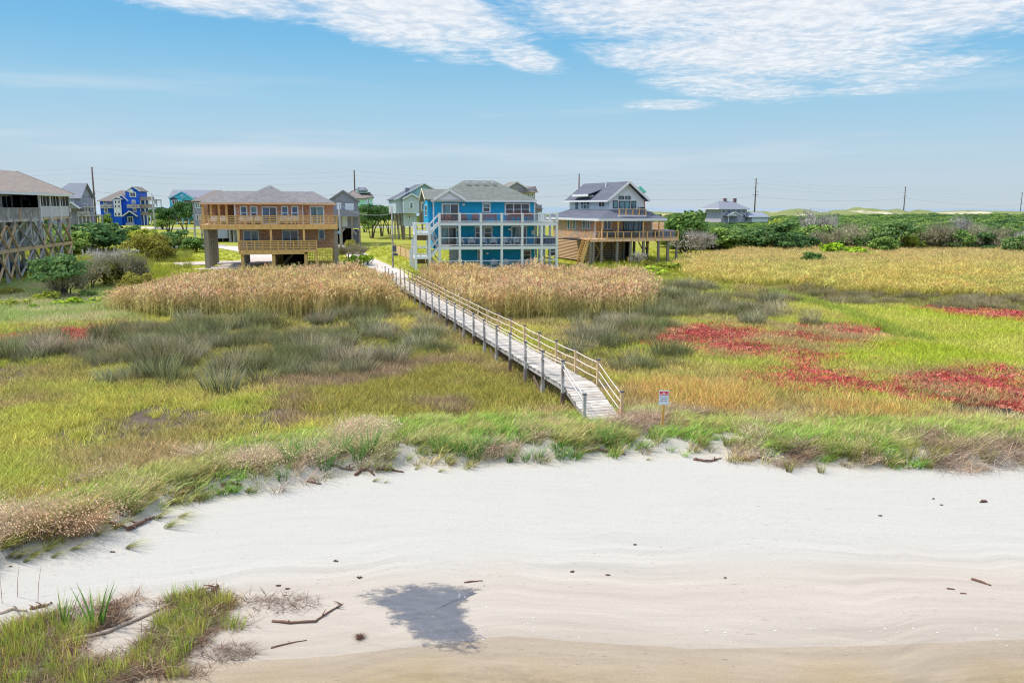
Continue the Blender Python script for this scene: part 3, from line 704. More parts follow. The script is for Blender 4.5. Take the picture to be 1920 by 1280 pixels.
# meadow: patches of yellow-green, olive, brown
m = (zk == 'meadow') & ((fbm(cx_, cy_, 3.0, 93, 4) < 0.555) | (keep < .14) | (cx_ > 6))
x, y = cx_[m], cy_[m]; n = len(x)
f1 = sstep(fbm(x, y, 3.0, 101, 4), .36, .66); f2 = sstep(fbm(x, y, 4.0, 111, 4), .40, .62)
ca_ = blend(n, L3(214, 196, 118), L3(212, 204, 104), f1, .22); cb_ = blend(n, L3(202, 174, 134), L3(184, 164, 110), f1, .22)
ca_ = ca_ * (1 - .45 * sstep(fbm(x, y, 2.6, 105, 3), .42, .6)[:, None]) + L3(184, 206, 78) * .45 * sstep(fbm(x, y, 2.6, 105, 3), .42, .6)[:, None]
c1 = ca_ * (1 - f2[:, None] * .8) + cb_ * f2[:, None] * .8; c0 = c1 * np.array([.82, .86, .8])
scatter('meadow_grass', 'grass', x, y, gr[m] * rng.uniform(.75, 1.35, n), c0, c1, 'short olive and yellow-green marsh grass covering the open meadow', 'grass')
lx_, ly_ = rng.uniform(-56, -26, 9000), rng.uniform(54, 80, 9000); lm = zones(lx_, ly_, True) == 'lush'
m = (zk == 'lush'); x, y = np.concatenate([cx_[m], lx_[lm]]), np.concatenate([cy_[m], ly_[lm]]); n = len(x); f1 = sstep(fbm(x, y, 3.0, 121, 3), .4, .6)
c1 = blend(n, L3(222, 214, 156), L3(192, 206, 126), f1, .18)
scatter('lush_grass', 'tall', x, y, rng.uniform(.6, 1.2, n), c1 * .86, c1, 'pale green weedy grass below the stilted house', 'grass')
m = (zk == 'field') & (keep < .9); x, y = cx_[m], cy_[m]; n = len(x); f1 = sstep(fbm(x, y, 4.0, 131, 3), .4, .65)
c1 = blend(n, L3(198, 208, 78), L3(216, 212, 106), f1, .14)
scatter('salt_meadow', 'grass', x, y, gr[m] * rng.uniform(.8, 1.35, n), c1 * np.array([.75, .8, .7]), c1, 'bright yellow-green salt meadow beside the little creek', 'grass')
m = (zk == 'dry'); x, y = cx_[m], cy_[m]; n = len(x); f1 = sstep(fbm(x, y, 3.5, 141, 3), .4, .6)
c1 = blend(n, L3(184, 158, 126), L3(186, 176, 92), f1, .16)
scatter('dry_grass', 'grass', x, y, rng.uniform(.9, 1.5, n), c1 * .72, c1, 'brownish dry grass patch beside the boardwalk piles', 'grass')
m = (zk == 'orange'); x, y = cx_[m], cy_[m]; n = len(x)
c1 = mixc(n, [L3(244, 204, 128), L3(238, 188, 116), L3(220, 200, 112)])
scatter('golden_grass', 'tall', x, y, rng.uniform(.8, 1.3, n), c1 * .72, c1, 'golden orange grass behind the warning sign', 'grass')
m = (zk == 'red') & (keep < .9); x, y = cx_[m], cy_[m]; n = len(x)
c1 = mixc(n, [L3(216, 108, 102), L3(210, 118, 110), L3(188, 100, 86), L3(214, 152, 122)], [.36, .26, .2, .18])
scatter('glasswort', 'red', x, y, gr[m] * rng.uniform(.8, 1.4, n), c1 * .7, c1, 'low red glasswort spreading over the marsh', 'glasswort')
m = (zk == 'red') & (keep > .88); x, y = cx_[m], cy_[m]; n = len(x); c1 = mixc(n, [L3(176, 182, 56), L3(160, 150, 70)])
scatter('scattered_grass', 'grass', x, y, rng.uniform(.7, 1.1, n), c1 * .75, c1, 'sparse green grass standing among the red glasswort', 'grass')
m = ((zk == 'rush') | (zk == 'rushbrown')) & (keep < .26) & (fbm(cx_, cy_, 1.7, 85, 2) > .47); x, y = cx_[m], cy_[m]; n = len(x); br = (zk[m] == 'rushbrown')
f1 = sstep(fbm(x, y, 2.5, 151, 3), .35, .65)
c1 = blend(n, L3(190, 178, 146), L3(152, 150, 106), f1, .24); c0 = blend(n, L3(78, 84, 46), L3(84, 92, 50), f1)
c1[br] = c1[br] * .5 + L3(186, 164, 126) * .5
hs = rng.uniform(.55, 1.4, n) * np.where(br, .72, 1.0) * (0.55 + .9 * fbm(x, y, 2.2, 161, 3))
scatter('needle_rush', 'rush', x, y, hs, c0, c1, 'grey tipped clumps of needle rush in drifts across the marsh', 'rush')
m = ((zk == 'rush') | (zk == 'rushbrown')) & (keep > .5); x, y = cx_[m], cy_[m]; n = len(x); c1 = mixc(n, [L3(176, 176, 88), L3(160, 152, 98)])
scatter('undergrowth_grass', 'grass', x, y, rng.uniform(.8, 1.2, n), c1 * .75, c1, 'olive grass growing between the rush clumps', 'grass')
m = (zk == 'ridge'); x, y = cx_[m], cy_[m]; n = len(x); c1 = mixc(n, [L3(192, 202, 92), L3(166, 182, 84)])
scatter('creek_bank_grass', 'tall', x, y, rng.uniform(.9, 1.3, n), c1 * .75, c1, 'taller bright green grass along the creek bank in the marsh', 'grass')
# reeds
rx, ry = candidates(60000, 56, 82, 0.2); rk = zones(rx, ry, True); m = (rk == 'reed') & (walk_dist(rx, ry) > 1.1) & (rng.random(len(rx)) < .35 + 1.3 * sstep(fbm(rx, ry, 2.0, 175, 3), .38, .62)); rx, ry = rx[m], ry[m]
sel = rng.choice(len(rx), min(len(rx), 7200), replace=False); x, y = rx[sel], ry[sel]; n = len(x)
f1 = sstep(fbm(x, y, 4.0, 171, 3), .35, .65)
c1 = blend(n, L3(232, 198, 154), L3(226, 196, 140), f1, .22); c0 = blend(n, L3(184, 186, 104), L3(200, 190, 116), f1)
wl = sstep(x, -32, -24)
hs = rng.uniform(.66, .92, n) * (.72 + .34 * np.where(x < -5, wl, 1)) * (0.70 + .6 * fbm(x, y, 2.2, 181, 3))
scatter('reed_bed', 'reed', x, y, np.stack([np.ones(n), np.ones(n), hs], 1), c0, c1, 'tall tan plumed reeds standing in front of the houses', 'reeds')
# straw coloured reeds at the back right
rx, ry = candidates(60000, 58, 150, 0.6, .75, 8); rk = zones(rx, ry); m = (rk == 'straw'); rx, ry = rx[m], ry[m]
sel = rng.choice(len(rx), min(len(rx), 9500), replace=False); x, y = rx[sel], ry[sel]; n = len(x)
f1 = sstep(fbm(x, y, 6.0, 191, 3), .35, .65); f2 = sstep(y, 75, 110)
c1 = blend(n, L3(232, 204, 126), L3(226, 208, 128), f1, .18); c1 = c1 * (1 - f2[:, None] * .5) + L3(216, 178, 146) * f2[:, None] * .5
c0 = blend(n, L3(196, 194, 92), L3(180, 186, 88), f1)
scatter('straw_reeds', 'straw', x, y, np.stack([np.ones(n) * 1.2, np.ones(n) * 1.2, rng.uniform(.7, 1.1, n)], 1), c0, c1, 'sparse straw coloured reeds before the thicket', 'reeds')
# grass on the low dune along the beach
dx_, dy_ = candidates(60000, 13, 34, 0.5, .72, 3); s_ = dy_ - edge_y(dx_); dk = zones(dx_, dy_)
thin = np.clip((s_ + .3) / 1.6, 0.05, 1) * (.30 + 1.0 * sstep(fbm(dx_, dy_, .9, 201, 4), .40, .56))
m = (dk == 'dune') & (rng.random(len(dx_)) < thin * .6) & (walk_dist(dx_, dy_) > .7); dx_, dy_ = dx_[m], dy_[m]; s_ = s_[m]
fA = fbm(dx_, dy_, 2.6, 211, 3); fB = fbm(dx_, dy_, 2.2, 221, 3)
plume = fA > .60; strawm = (fB > .655) & ~plume; green = ~plume & ~strawm
def part(mask): return dx_[mask], dy_[mask], int(mask.sum())
x, y, n = part(green); f1 = sstep(fbm(x, y, 2.4, 231, 3), .35, .6); f2 = sstep(y - edge_y(x), .6, 3.0)
c1 = blend(n, L3(204, 204, 130), L3(158, 194, 92), f1, .2); c1 = c1 * (1 - .45 * f2[:, None]) + L3(192, 208, 104) * .45 * f2[:, None]; tan_ = (rng.random(n) < .26)[:, None]; c1 = np.where(tan_, mixc(n, [L3(224, 202, 150), L3(212, 184, 130)]), c1)
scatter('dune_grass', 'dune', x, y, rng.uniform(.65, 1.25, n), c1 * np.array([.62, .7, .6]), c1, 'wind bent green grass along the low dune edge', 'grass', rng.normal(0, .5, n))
x, y, n = part(plume); c1 = mixc(n, [L3(230, 204, 170), L3(222, 198, 172), L3(204, 200, 142)], [.5, .3, .2])
scatter('plumed_grass', 'duneplume', x, y, rng.uniform(.7, 1.15, n), c1 * np.array([.6, .66, .5]), c1, 'beige plumed grass bending over the dune edge', 'grass', rng.normal(0, .5, n))
x, y, n = part(strawm); c1 = mixc(n, [L3(220, 198, 168), L3(200, 174, 146), L3(182, 152, 130)])
scatter('dead_grass', 'mat', x, y, rng.uniform(.8, 1.5, n), c1 * .75, c1, 'tangled mats of dead grass on the dune edge', 'grass')
# ------------------------------------------------------------------ common materials
WHITE = material('white paint', srgb(222, 224, 230), .55, .05, 2, rnd=.04)
TRIMW = material('white trim', srgb(226, 226, 230), .5, .05, 2)
GREYWOOD = material('weathered grey wood', srgb(190, 186, 184), .85, .24, 2.0, (1, 1, 1), .3, 40, rnd=.22, pattern=('weather', 1.4, (1, 1, 1)), pcol=srgb(146, 136, 130))
PLANKW = material('weathered deck plank', srgb(202, 195, 186), .85, .26, 1.5, (1, 4, 1), .25, 30, rnd=.42, pattern=('weather', 1.2, (1, 1, 1)), pcol=srgb(176, 162, 148))
DARKWOOD = material('dark wet wood', srgb(122, 104, 88), .85, .3, 3, (1, 1, .4), .3, 40, rnd=.2)
NEWWOOD = material('new yellow pine', srgb(214, 172, 112), .75, .2, 2.5, (1, 1, .4), .15, 40, rnd=.16)
PINE = material('honey pine boards', srgb(218, 174, 116), .75, .16, 1.6, (.4, 1, 3), .15, 40, rnd=.14)
PINKPINE = material('salmon pine boards', srgb(222, 184, 150), .75, .16, 1.6, (.4, 1, 3), .15, 40, rnd=.14)
POSTW = material('faded pine post', srgb(206, 176, 136), .8, .22, 2.5, (1, 1, .4), .2, 40, rnd=.2)
CAP = material('dark post cap', srgb(92, 92, 98), .6, .2)
ROPE = material('pale rail', srgb(232, 218, 208), .7, .08, 6)
STEEL = material('galvanised steel', srgb(150, 155, 160), .4, .12, 5, metal=.6)
POLEW = material('treated utility pole', srgb(104, 86, 78), .9, .25, 1.2, (3, 3, .25), .3, 20)
POLEG = material('grey utility pole', srgb(172, 170, 172), .9, .2, 1.2, (3, 3, .25), .3, 20)
WIREM = material('wire', srgb(120, 126, 136), .6, .0)
def glass_mat(name, col, rough=.06, curtain=None):
    m = bpy.data.materials.new(name); m.use_nodes = True; t = NT(m.node_tree); b = t.n['Principled BSDF']
    tc = t.new('ShaderNodeTexCoord'); oi = t.new('ShaderNodeObjectInfo')
    v = t.vm('ADD', tc.outputs['Object'], t.comb(t.m('MULTIPLY', oi.outputs['Random'], 50.0), 0.0, 0.0))
    n_ = t.noise(t.vm('MULTIPLY', v, (2.0, 2.0, .6)), 1.2, 3, .5)
    c = t.mix(t.smooth(n_, .35, .7), col, curtain or tuple(q * .45 for q in col[:3]) + (1,))
    c = t.mix(1.0, c, t.comb(*[t.m('ADD', .7, t.m('MULTIPLY', oi.outputs['Random'], .6))] * 3), 'MULTIPLY')
    t.link(c, b.inputs['Base Color']); b.inputs['Roughness'].default_value = rough; b.inputs['Specular IOR Level'].default_value = .8
    bp = t.new('ShaderNodeBump'); bp.inputs['Strength'].default_value = .05; t.link(t.noise(v, 1.5, 2), bp.inputs['Height']); t.link(bp.outputs[0], b.inputs['Normal'])
    return m
GLASS_B = glass_mat('blue window glass', srgb(66, 104, 146), .06, srgb(40, 62, 92))
GLASS_T = glass_mat('teal window glass', srgb(96, 140, 150), .06, srgb(60, 86, 98))
GLASS_D = glass_mat('dark window glass', srgb(58, 70, 84), .06, srgb(30, 38, 48))
SCREEN = material('dark insect screen', srgb(52, 48, 50), .8, .2, 4)
CLEAR = bpy.data.materials.new('deck glass panel'); CLEAR.use_nodes = True
_t = NT(CLEAR.node_tree); _t.n.clear(); _o = _t.new('ShaderNodeOutputMaterial'); _a = _t.new('ShaderNodeBsdfTransparent'); _g = _t.new('ShaderNodeBsdfGlossy'); _g.inputs['Roughness'].default_value = .03
_a.inputs[0].default_value = (.96, .97, .98, 1); _f = _t.new('ShaderNodeFresnel'); _f.inputs[0].default_value = 1.45; _m = _t.new('ShaderNodeMixShader')
_t.link(_f.outputs[0], _m.inputs[0]); _t.link(_a.outputs[0], _m.inputs[1]); _t.link(_g.outputs[0], _m.inputs[2]); _t.link(_m.outputs[0], _o.inputs[0])

# ------------------------------------------------------------------ boardwalk
BWZ, BWW = 1.0, 1.32
bw = empty('boardwalk', (BW_A[0], BW_A[1], 0), math.atan2(BW_DIR[1], BW_DIR[0]) - math.pi / 2)
tag(bw, 'long weathered grey boardwalk with rope rails crossing the marsh to the beach', 'boardwalk')
BL = float(np.linalg.norm(BW_B - BW_A)); bx0 = BW_A; half = BWW / 2
def bw_world(s, d): return BW_A[0] + BW_DIR[0] * s + BW_NRM[0] * d, BW_A[1] + BW_DIR[1] * s + BW_NRM[1] * d
def bw_gz(s, d): return gz(*bw_world(s, d))
pitch_ = .196; pm_ = [MB().box(-half - U(-.01, .03), half + U(-.01, .03), -.083, .083, -.02, .02).mesh('plank') for _ in range(6)]
for p in pm_: p.materials.append(PLANKW)
def plank(x, y, z, rx):
    o = bpy.data.objects.new('plank', random.choice(pm_)); o.location = (x, y, z); o.rotation_euler = (rx, U(-.008, .008), U(-.006, .006)); link(o, bw)
nlev = int(BL / pitch_)
for i in range(nlev): plank(U(-.012, .012), .1 + i * pitch_, BWZ + U(-.004, .004), 0)
rampL, rampDrop = 2.85, .86; ra = math.atan2(rampDrop, rampL)
for i in range(15):
    s = -.09 - i * pitch_; plank(U(-.012, .012), s * math.cos(ra), BWZ + s * math.sin(ra), ra)
# two stringers each side, posts, braces, rails
for sd in (-1, 1):
    x = sd * (half - .07)
    MB().bar((x, 0, BWZ - .13), (x, BL, BWZ - .13), .06, .2).build('stringer', GREYWOOD, bw)
    MB().bar((x, .02, BWZ - .14), (x, -rampL, BWZ - rampDrop - .13), .06, .2).build('ramp_stringer', GREYWOOD, bw)
SP = 2.44; npost = int(BL / SP) + 1
for sd in (-1, 1):
    x = sd * (half + .085); mat_ = POSTW if sd > 0 else GREYWOOD
    tops = []
    for i in range(npost):
        s = i * SP; zg = bw_gz(s, x)
        top_ = BWZ + 1.0 + U(-.03, .03); lean = U(-.02, .02)
        MB().bar((x, s, BWZ - .25), (x + lean, s + U(-.02, .02), top_), .105, .105, (0, 1, 0)).build('post', mat_, bw)
        MB().bar((x, s, zg - .3), (x, s, BWZ - .25), .14, .14, (0, 1, 0)).build('pile', GREYWOOD if i % 3 else DARKWOOD, bw)
        MB().box(x - .07 + lean, x + .07 + lean, s - .07, s + .07, top_, top_ + .045).build('post_cap', CAP, bw)
        tops.append((x + lean, s, top_))
    # foot of the ramp
    ze = bw_gz(-rampL * .82, x); zr = BWZ - rampDrop * .82
    MB().bar((x, -rampL * .82, ze - .3), (x, -rampL * .82, zr + .92), .105, .105, (0, 1, 0)).build('post', mat_, bw)
    MB().box(x - .07, x + .07, -rampL * .82 - .07, -rampL * .82 + .07, zr + .92, zr + .965).build('post_cap', CAP, bw)
    MB().bar((x - sd * .16, -rampL * .82 + .35, zr - .1), (x + sd * .04, -rampL * .82, zr + .34), .05, .1).build('brace', NEWWOOD, bw)
    chain = [(x, -rampL * .82, zr + .92)] + tops
    for k, hz in enumerate((-.10, -.42, -.74) if sd > 0 else (-.08, -.30)):
        for a, b_ in zip(chain[:-1], chain[1:]):
            mid_ = ((a[0] + b_[0]) / 2, (a[1] + b_[1]) / 2, (a[2] + b_[2]) / 2 + hz - .025)
            MB().tube([(a[0], a[1], a[2] + hz), mid_, (b_[0], b_[1], b_[2] + hz)], .019, 5).build('rail', ROPE, bw)
for i in range(npost):
    s = i * SP
    MB().bar((-half - .16, s, BWZ - .32), (half + .16, s, BWZ - .32), .07, .19).build('cross_beam', DARKWOOD, bw)
    zg = bw_gz(s, 0)
    if i % 2 == 0 and i < 16:
        MB().bar((-half - .02, s + .06, zg + .12), (half + .02, s + .06, BWZ - .42), .05, .13).build('brace', DARKWOOD, bw)
        MB().bar((half + .02, s - .06, zg + .12), (-half - .02, s - .06, BWZ - .42), .05, .13).build('brace', DARKWOOD, bw)
    if i % 3 == 1 and i < 12: MB().bar((-half - .10, s + .08, zg + .15), (-half - .10, s + 1.2, BWZ - .35), .05, .13).build('brace', DARKWOOD, bw)

# ------------------------------------------------------------------ the warning sign
sx, sy, sz = GT(1241, 806)
sg = empty('warning_sign', (sx, sy, sz), R(-4)); tag(sg, 'small white notice with red header on a wooden stake', 'sign')
MB().bar((0, 0, -.3), (.05, 0, 1.42), .075, .06, (0, 1, 0)).build('stake', material('stake pine', srgb(214, 160, 84), .75, .2, 3, (1, 1, .3)), sg)
SB = MB().box(-.15, .20, -.052, -.038, .94, 1.46).build('board', WHITE, sg)
RED = material('sign red', srgb(226, 44, 58), .5, .04)
MB().box(-.125, .175, -.058, -.054, 1.34, 1.42).build('header', RED, SB)
MB().box(-.14, .19, -.058, -.054, 1.29, 1.315).build('rule', RED, SB)
INK = material('sign ink', srgb(120, 118, 140), .6, .0)
SIGNW = material('sign lettering white', srgb(240, 226, 226), .6, .0)
MB().box(-.03, .06, -.061, -.0585, 1.365, 1.395).build('lettering', SIGNW, SB)
for k, (a, b_) in enumerate(((-.11, .17), (-.09, .16), (-.12, .15))):
    m_ = MB(); x = a
    while x < b_:
        w_ = U(.015, .04); m_.box(x, min(x + w_, b_), -.058, -.0545, 1.205 - k * .065, 1.222 - k * .065); x += w_ + .012
    m_.build('lettering', INK, SB)

# ------------------------------------------------------------------ utility poles and wires
def utility_pole(x, y, h, label, lean=0.0, arms=(), mat_=POLEW, r0=.17, r1=.11, transformer=None, group='tall poles along the highway'):
    z = gz(x, y); o = empty('utility_pole', (x, y, z), 0); tag(o, label, 'utility pole', group)
    MB().tube([(0, 0, -.5), (lean * .5, 0, h * .5), (lean, 0, h)], [r0, (r0 + r1) / 2, r1], 8).build('pole', mat_, o, True)
    for zz, wd, tilt in arms:
        lx = lean * zz / h
        MB().bar((lx - wd / 2, -.12, zz - tilt), (lx + wd / 2, -.12, zz + tilt), .12, .14).build('crossarm', POLEW, o)
        for q in (-.46, 0, .46):
            MB().tube([(lx + q * wd, -.12, zz + .05 + tilt * 2 * q), (lx + q * wd, -.12, zz + .32 + tilt * 2 * q)], [.07, .05], 6).build('insulator', STEEL, o)
    if transformer:
        MB().tube([(transformer[0], -.1, transformer[1]), (transformer[0], -.1, transformer[1] + .9)], .27, 10).build('transformer', material('transformer grey', srgb(150, 156, 166), .5, .05), o)
    return o
tall = []
for (px, topy, D, lab) in ((172, 313, 243, 'tall dark pole rising beside the royal blue house'), (664, 319, 261, 'tall dark pole rising behind the grey gabled house'),
                           (1086, 326, 290, 'tall dark pole rising behind the white gabled house'), (1418, 334, 321, 'tall pole with short side brackets by the old grey station house'),
                           (1698, 350, 439, 'distant pole with short side brackets standing among the dunes'), (1917, 360, 560, 'most distant pole cut by the right edge of the picture')):
    d = ray(px, topy); t_ = D / d.y; x, y, zt_ = d.x * t_, D, CAM_H + d.z * t_
    h = zt_ - gz(x, y)
    o = utility_pole(x, y, h, lab, arms=((h * .62, 2.2, 0),) if px > 1200 else ((h * .55, 1.0, 0),), r0=.30, r1=.20)
    if px > 1200:
        for k in range(4): MB().bar((0 if k % 2 else -.9, -.1, h * (.95 - .09 * k)), (.9 if k % 2 else 0, -.1, h * (.95 - .09 * k) + .15), .14, .12).build('bracket', POLEW, o)
    tall.append((x, y, gz(x, y), h))
def wire(a, b_, sag, label, r=.03, group='overhead wires along the highway'):
    a, b_ = Vector(a), Vector(b_); pts = []
    for i in range(13):
        u = i / 12; p = a.lerp(b_, u); p.z -= sag * 4 * u * (1 - u); pts.append(p)
    o = MB().tube(pts, r, 4).build('overhead_wire', WIREM); tag(o, label, 'wire', group); return o
span_names = ('left of the royal blue house pole', 'between the royal blue and grey gabled house poles', 'between the grey gabled and white gabled house poles',
              'between the white gabled house and the station house poles', 'between the station house pole and the dune pole', 'between the dune pole and the farthest pole')
T0 = (tall[0][0] - 80, tall[0][1] - 14, tall[0][2], tall[0][3])
chain_ = [T0] + tall
for k, (a, b_) in enumerate(zip(chain_[:-1], chain_[1:])):
    for q, (fr_, nm) in enumerate(((.985, 'topmost thin wire'), (.90, 'second thin wire'), (.80, 'third thin wire'), (.58, 'lowest and heaviest wire'))):
        wire((a[0] + .3, a[1], a[2] + a[3] * fr_), (b_[0] + .3, b_[1], b_[2] + b_[3] * fr_), 1.6, nm + ' ' + span_names[k], .012 if q < 3 else .028)
x, y, z = GT(732, 506); y += 2
p732 = utility_pole(x, y, 7.0, 'slim weathered pole with meter boxes at the inland end of the boardwalk', mat_=GREYWOOD, r0=.12, r1=.08, group='service poles by the houses')
MB().box(.06, .42, -.12, .14, 1.9, 2.6).build('meter_box', material('meter box dark', srgb(84, 88, 104), .5, .1), p732)
MB().box(.10, .55, -.16, .16, 1.45, 1.75).build('meter_box', material('meter box dark', srgb(84, 88, 104), .5, .1), p732)
d = ray(640, 470); D = 118; x1, y1 = d.x * D / d.y, D
p640 = utility_pole(x1, y1, 7.2, 'grey service pole with small blue box beside the tan shingled house', lean=-.15, mat_=POLEG, r0=.15, r1=.11, group='service poles by the houses')
MB().box(-.45, -.12, -.2, .12, 2.9, 3.25).build('box', material('service box blue', srgb(150, 190, 225), .5, .05), p640)
d = ray(294, 452); D = 165; x2, y2 = d.x * D / d.y, D
utility_pole(x2, y2, 9.0, 'pale grey pole with a transformer in front of the royal blue house', lean=-.4, mat_=POLEG, r0=.2, r1=.13, transformer=(.38, 6.9), group='service poles by the houses')
wire((x1, y1, gz(x1, y1) + 7.0), (x, y, gz(x, y) + 6.2), .7, 'thick sagging service cable between the tan house pole and the boardwalk pole', .035, 'service cables')
# ------------------------------------------------------------------ houses
class House:
    """u runs along the front to the right, v goes back, z is up; the front faces the marsh"""
    def __init__(s, name, label, px, py, D, deg, cat='house', group=None, base=None):
        d = ray(px, py); t_ = D / d.y; s.x, s.y = d.x * t_, D
        s.g = gz(s.x, s.y) if base is None else base
        s.th = R(deg); s.c, s.s = math.cos(s.th), math.sin(s.th)
        s.o = empty(name, (s.x, s.y, s.g), s.th); tag(s.o, label, cat, group)
    def at(s, px, py, v=0.0):
        """(u, z) of a spot seen on the plane at depth v"""
        d = ray(px, py); ox, oy = s.x - s.s * v, s.y + s.c * v
        t_ = (ox * -s.s + oy * s.c) / (d.x * -s.s + d.y * s.c)
        x, y, z = d.x * t_, d.y * t_, CAM_H + d.z * t_
        return (x - ox) * s.c + (y - oy) * s.s, z - s.g
    def side(s, px, py, u=0.0):
        """(v, z) of a spot seen on the side plane at u"""
        d = ray(px, py); ox, oy = s.x + s.c * u, s.y + s.s * u
        t_ = (ox * s.c + oy * s.s) / (d.x * s.c + d.y * s.s)
        x, y, z = d.x * t_, d.y * t_, CAM_H + d.z * t_
        return -(x - ox) * s.s + (y - oy) * s.c, z - s.g
    def U(s, px, v=0.0, py=420): return s.at(px, py, v)[0]
    def Zv(s, py, px, v=0.0): return s.at(px, py, v)[1]
    def box(s, name, mat, u0, u1, v0, v1, z0, z1, parent=None): return box_part(name, mat, parent or s.o, u0, u1, v0, v1, z0, z1)
    def rect(s, name, mat, px0, py0, px1, py1, v0, v1, parent=None):
        pm = (py0 + py1) / 2; xm = (px0 + px1) / 2
        u0, u1 = s.at(px0, pm, v0)[0], s.at(px1, pm, v0)[0]; z1, z0 = s.at(xm, py0, v0)[1], s.at(xm, py1, v0)[1]
        return s.box(name, mat, u0, u1, v0, v1, z0, z1, parent)
    def bar(s, name, mat, a, b, w, h, parent=None, up=(0, 0, 1)): return MB().bar(a, b, w, h, up).build(name, mat, parent or s.o)
    def window(s, u0, u1, z0, z1, v, kind='hung', glass=None, frame=None, name='window', fw=.09, side=None, parent=None):
        """framed opening on a wall that faces front (side=None), or faces left/right (u and v swap roles)"""
        glass = glass or GLASS_B; frame = frame or TRIMW
        def bx(m, a0, a1, d0, d1, b0, b1):
            if side is None: m.box(a0, a1, v + d0, v + d1, b0, b1)
            else: m.box(v - side * d0, v - side * d1, a0, a1, b0, b1)
        f = MB(); bx(f, u0, u1, -.06, -.004, z1 - fw, z1); bx(f, u0, u1, -.08, -.004, z0, z0 + fw * .8); bx(f, u0, u0 + fw, -.058, -.004, z0 + fw * .8, z1 - fw); bx(f, u1 - fw, u1, -.058, -.004, z0 + fw * .8, z1 - fw)
        a0, a1, b0, b1 = u0 + fw, u1 - fw, z0 + fw * .8, z1 - fw
        def bar_v(x, w=.06): bx(f, x - w / 2, x + w / 2, -.05, -.004, b0, b1)
        def bar_h(z, w=.06): bx(f, a0, a1, -.052, -.004, z - w / 2, z + w / 2)
        xs_, zs_ = [a0, a1], [b0, b1]
        if kind == 'hung': bar_h((b0 + b1) / 2); zs_ = [b0, (b0 + b1) / 2, b1]
        elif kind in ('slider', 'pair'): bar_v((a0 + a1) / 2, .08); xs_ = [a0, (a0 + a1) / 2, a1]
        elif kind == 'triple':
            for q in (1, 2): bar_v(a0 + (a1 - a0) * q / 3, .12)
            bar_h((b0 + b1) / 2); xs_ = [a0 + (a1 - a0) * q / 3 for q in range(4)]; zs_ = [b0, (b0 + b1) / 2, b1]
        elif kind == 'quad':
            for q in (1, 2, 3): bar_v(a0 + (a1 - a0) * q / 4, .08)
            xs_ = [a0 + (a1 - a0) * q / 4 for q in range(5)]
        elif kind == 'grid': bar_v((a0 + a1) / 2, .05); bar_h((b0 + b1) / 2, .05); xs_ = [a0, (a0 + a1) / 2, a1]; zs_ = [b0, (b0 + b1) / 2, b1]
        w_ = f.build(name, frame, parent or s.o)
        for i in range(len(xs_) - 1):
            for j in range(len(zs_) - 1):
                p = MB(); bx(p, xs_[i] + .002, xs_[i + 1] - .002, -.03, -.008, zs_[j] + .002, zs_[j + 1] - .002)
                gl = glass[(i + j) % len(glass)] if isinstance(glass, (list, tuple)) else glass
                p.build('pane', gl, w_)
        return w_
    def win(s, px0, py0, px1, py1, v, **kw):
        pm = (py0 + py1) / 2; xm = (px0 + px1) / 2
        u0, u1 = s.at(px0, pm, v)[0], s.at(px1, pm, v)[0]; z1, z0 = s.at(xm, py0, v)[1], s.at(xm, py1, v)[1]
        return s.window(u0, u1, z0, z1, v, **kw)
    def swin(s, px0, py0, px1, py1, u, side, **kw):
        pm = (py0 + py1) / 2; xm = (px0 + px1) / 2
        v0, v1 = sorted((s.side(px0, pm, u)[0], s.side(px1, pm, u)[0])); z1, z0 = s.side(xm, py0, u)[1], s.side(xm, py1, u)[1]
        return s.window(v0, v1, z0, z1, u, side=side, **kw)
    # roofs: each slope is a slab of its own
    def hip(s, mat, u0, u1, v0, v1, ze, zr, inset=None, axis='u', name='roof_slope', gable=()):
        th = .14; mid = (v0 + v1) / 2 if axis == 'u' else (u0 + u1) / 2
        run = (v1 - v0) / 2 if axis == 'u' else (u1 - u0) / 2
        i0 = i1 = inset if inset is not None else run
        if axis == 'u':
            if 'l' in gable: i0 = 0
            if 'r' in gable: i1 = 0
            A, B = (u0 + i0, mid, zr), (u1 - i1, mid, zr)
            q = [((u0, v0, ze), (u1, v0, ze), B, A), ((u1, v1, ze), (u0, v1, ze), A, B)]
            if i0: q.append(((u0, v1, ze), (u0, v0, ze), A, None))
            if i1: q.append(((u1, v0, ze), (u1, v1, ze), B, None))
        else:
            if 'f' in gable: i0 = 0
            if 'b' in gable: i1 = 0
            A, B = (mid, v0 + i0, zr), (mid, v1 - i1, zr)
            q = [((u0, v1, ze), (u0, v0, ze), A, B), ((u1, v0, ze), (u1, v1, ze), B, A)]
            if i0: q.append(((u0, v0, ze), (u1, v0, ze), A, None))
            if i1: q.append(((u1, v1, ze), (u0, v1, ze), B, None))
        for p in q: MB().quadslab(*p, th).build(name, mat, s.o)
    def fascia(s, mat, u0, u1, v0, v1, z, h=.22):
        t_ = .04; m = MB().box(u0 - t_, u1 + t_, v0 - t_, v0, z - h, z - .01).box(u0 - t_, u1 + t_, v1, v1 + t_, z - h, z - .01).box(u0 - t_, u0, v0 + .001, v1 - .001, z - h, z - .01).box(u1, u1 + t_, v0 + .001, v1 - .001, z - h, z - .01)
        m.build('fascia', mat, s.o)
        MB().box(u0 + .01, u1 - .01, v0 + .01, v1 - .01, z - .20, z - .16).build('soffit', mat, s.o)
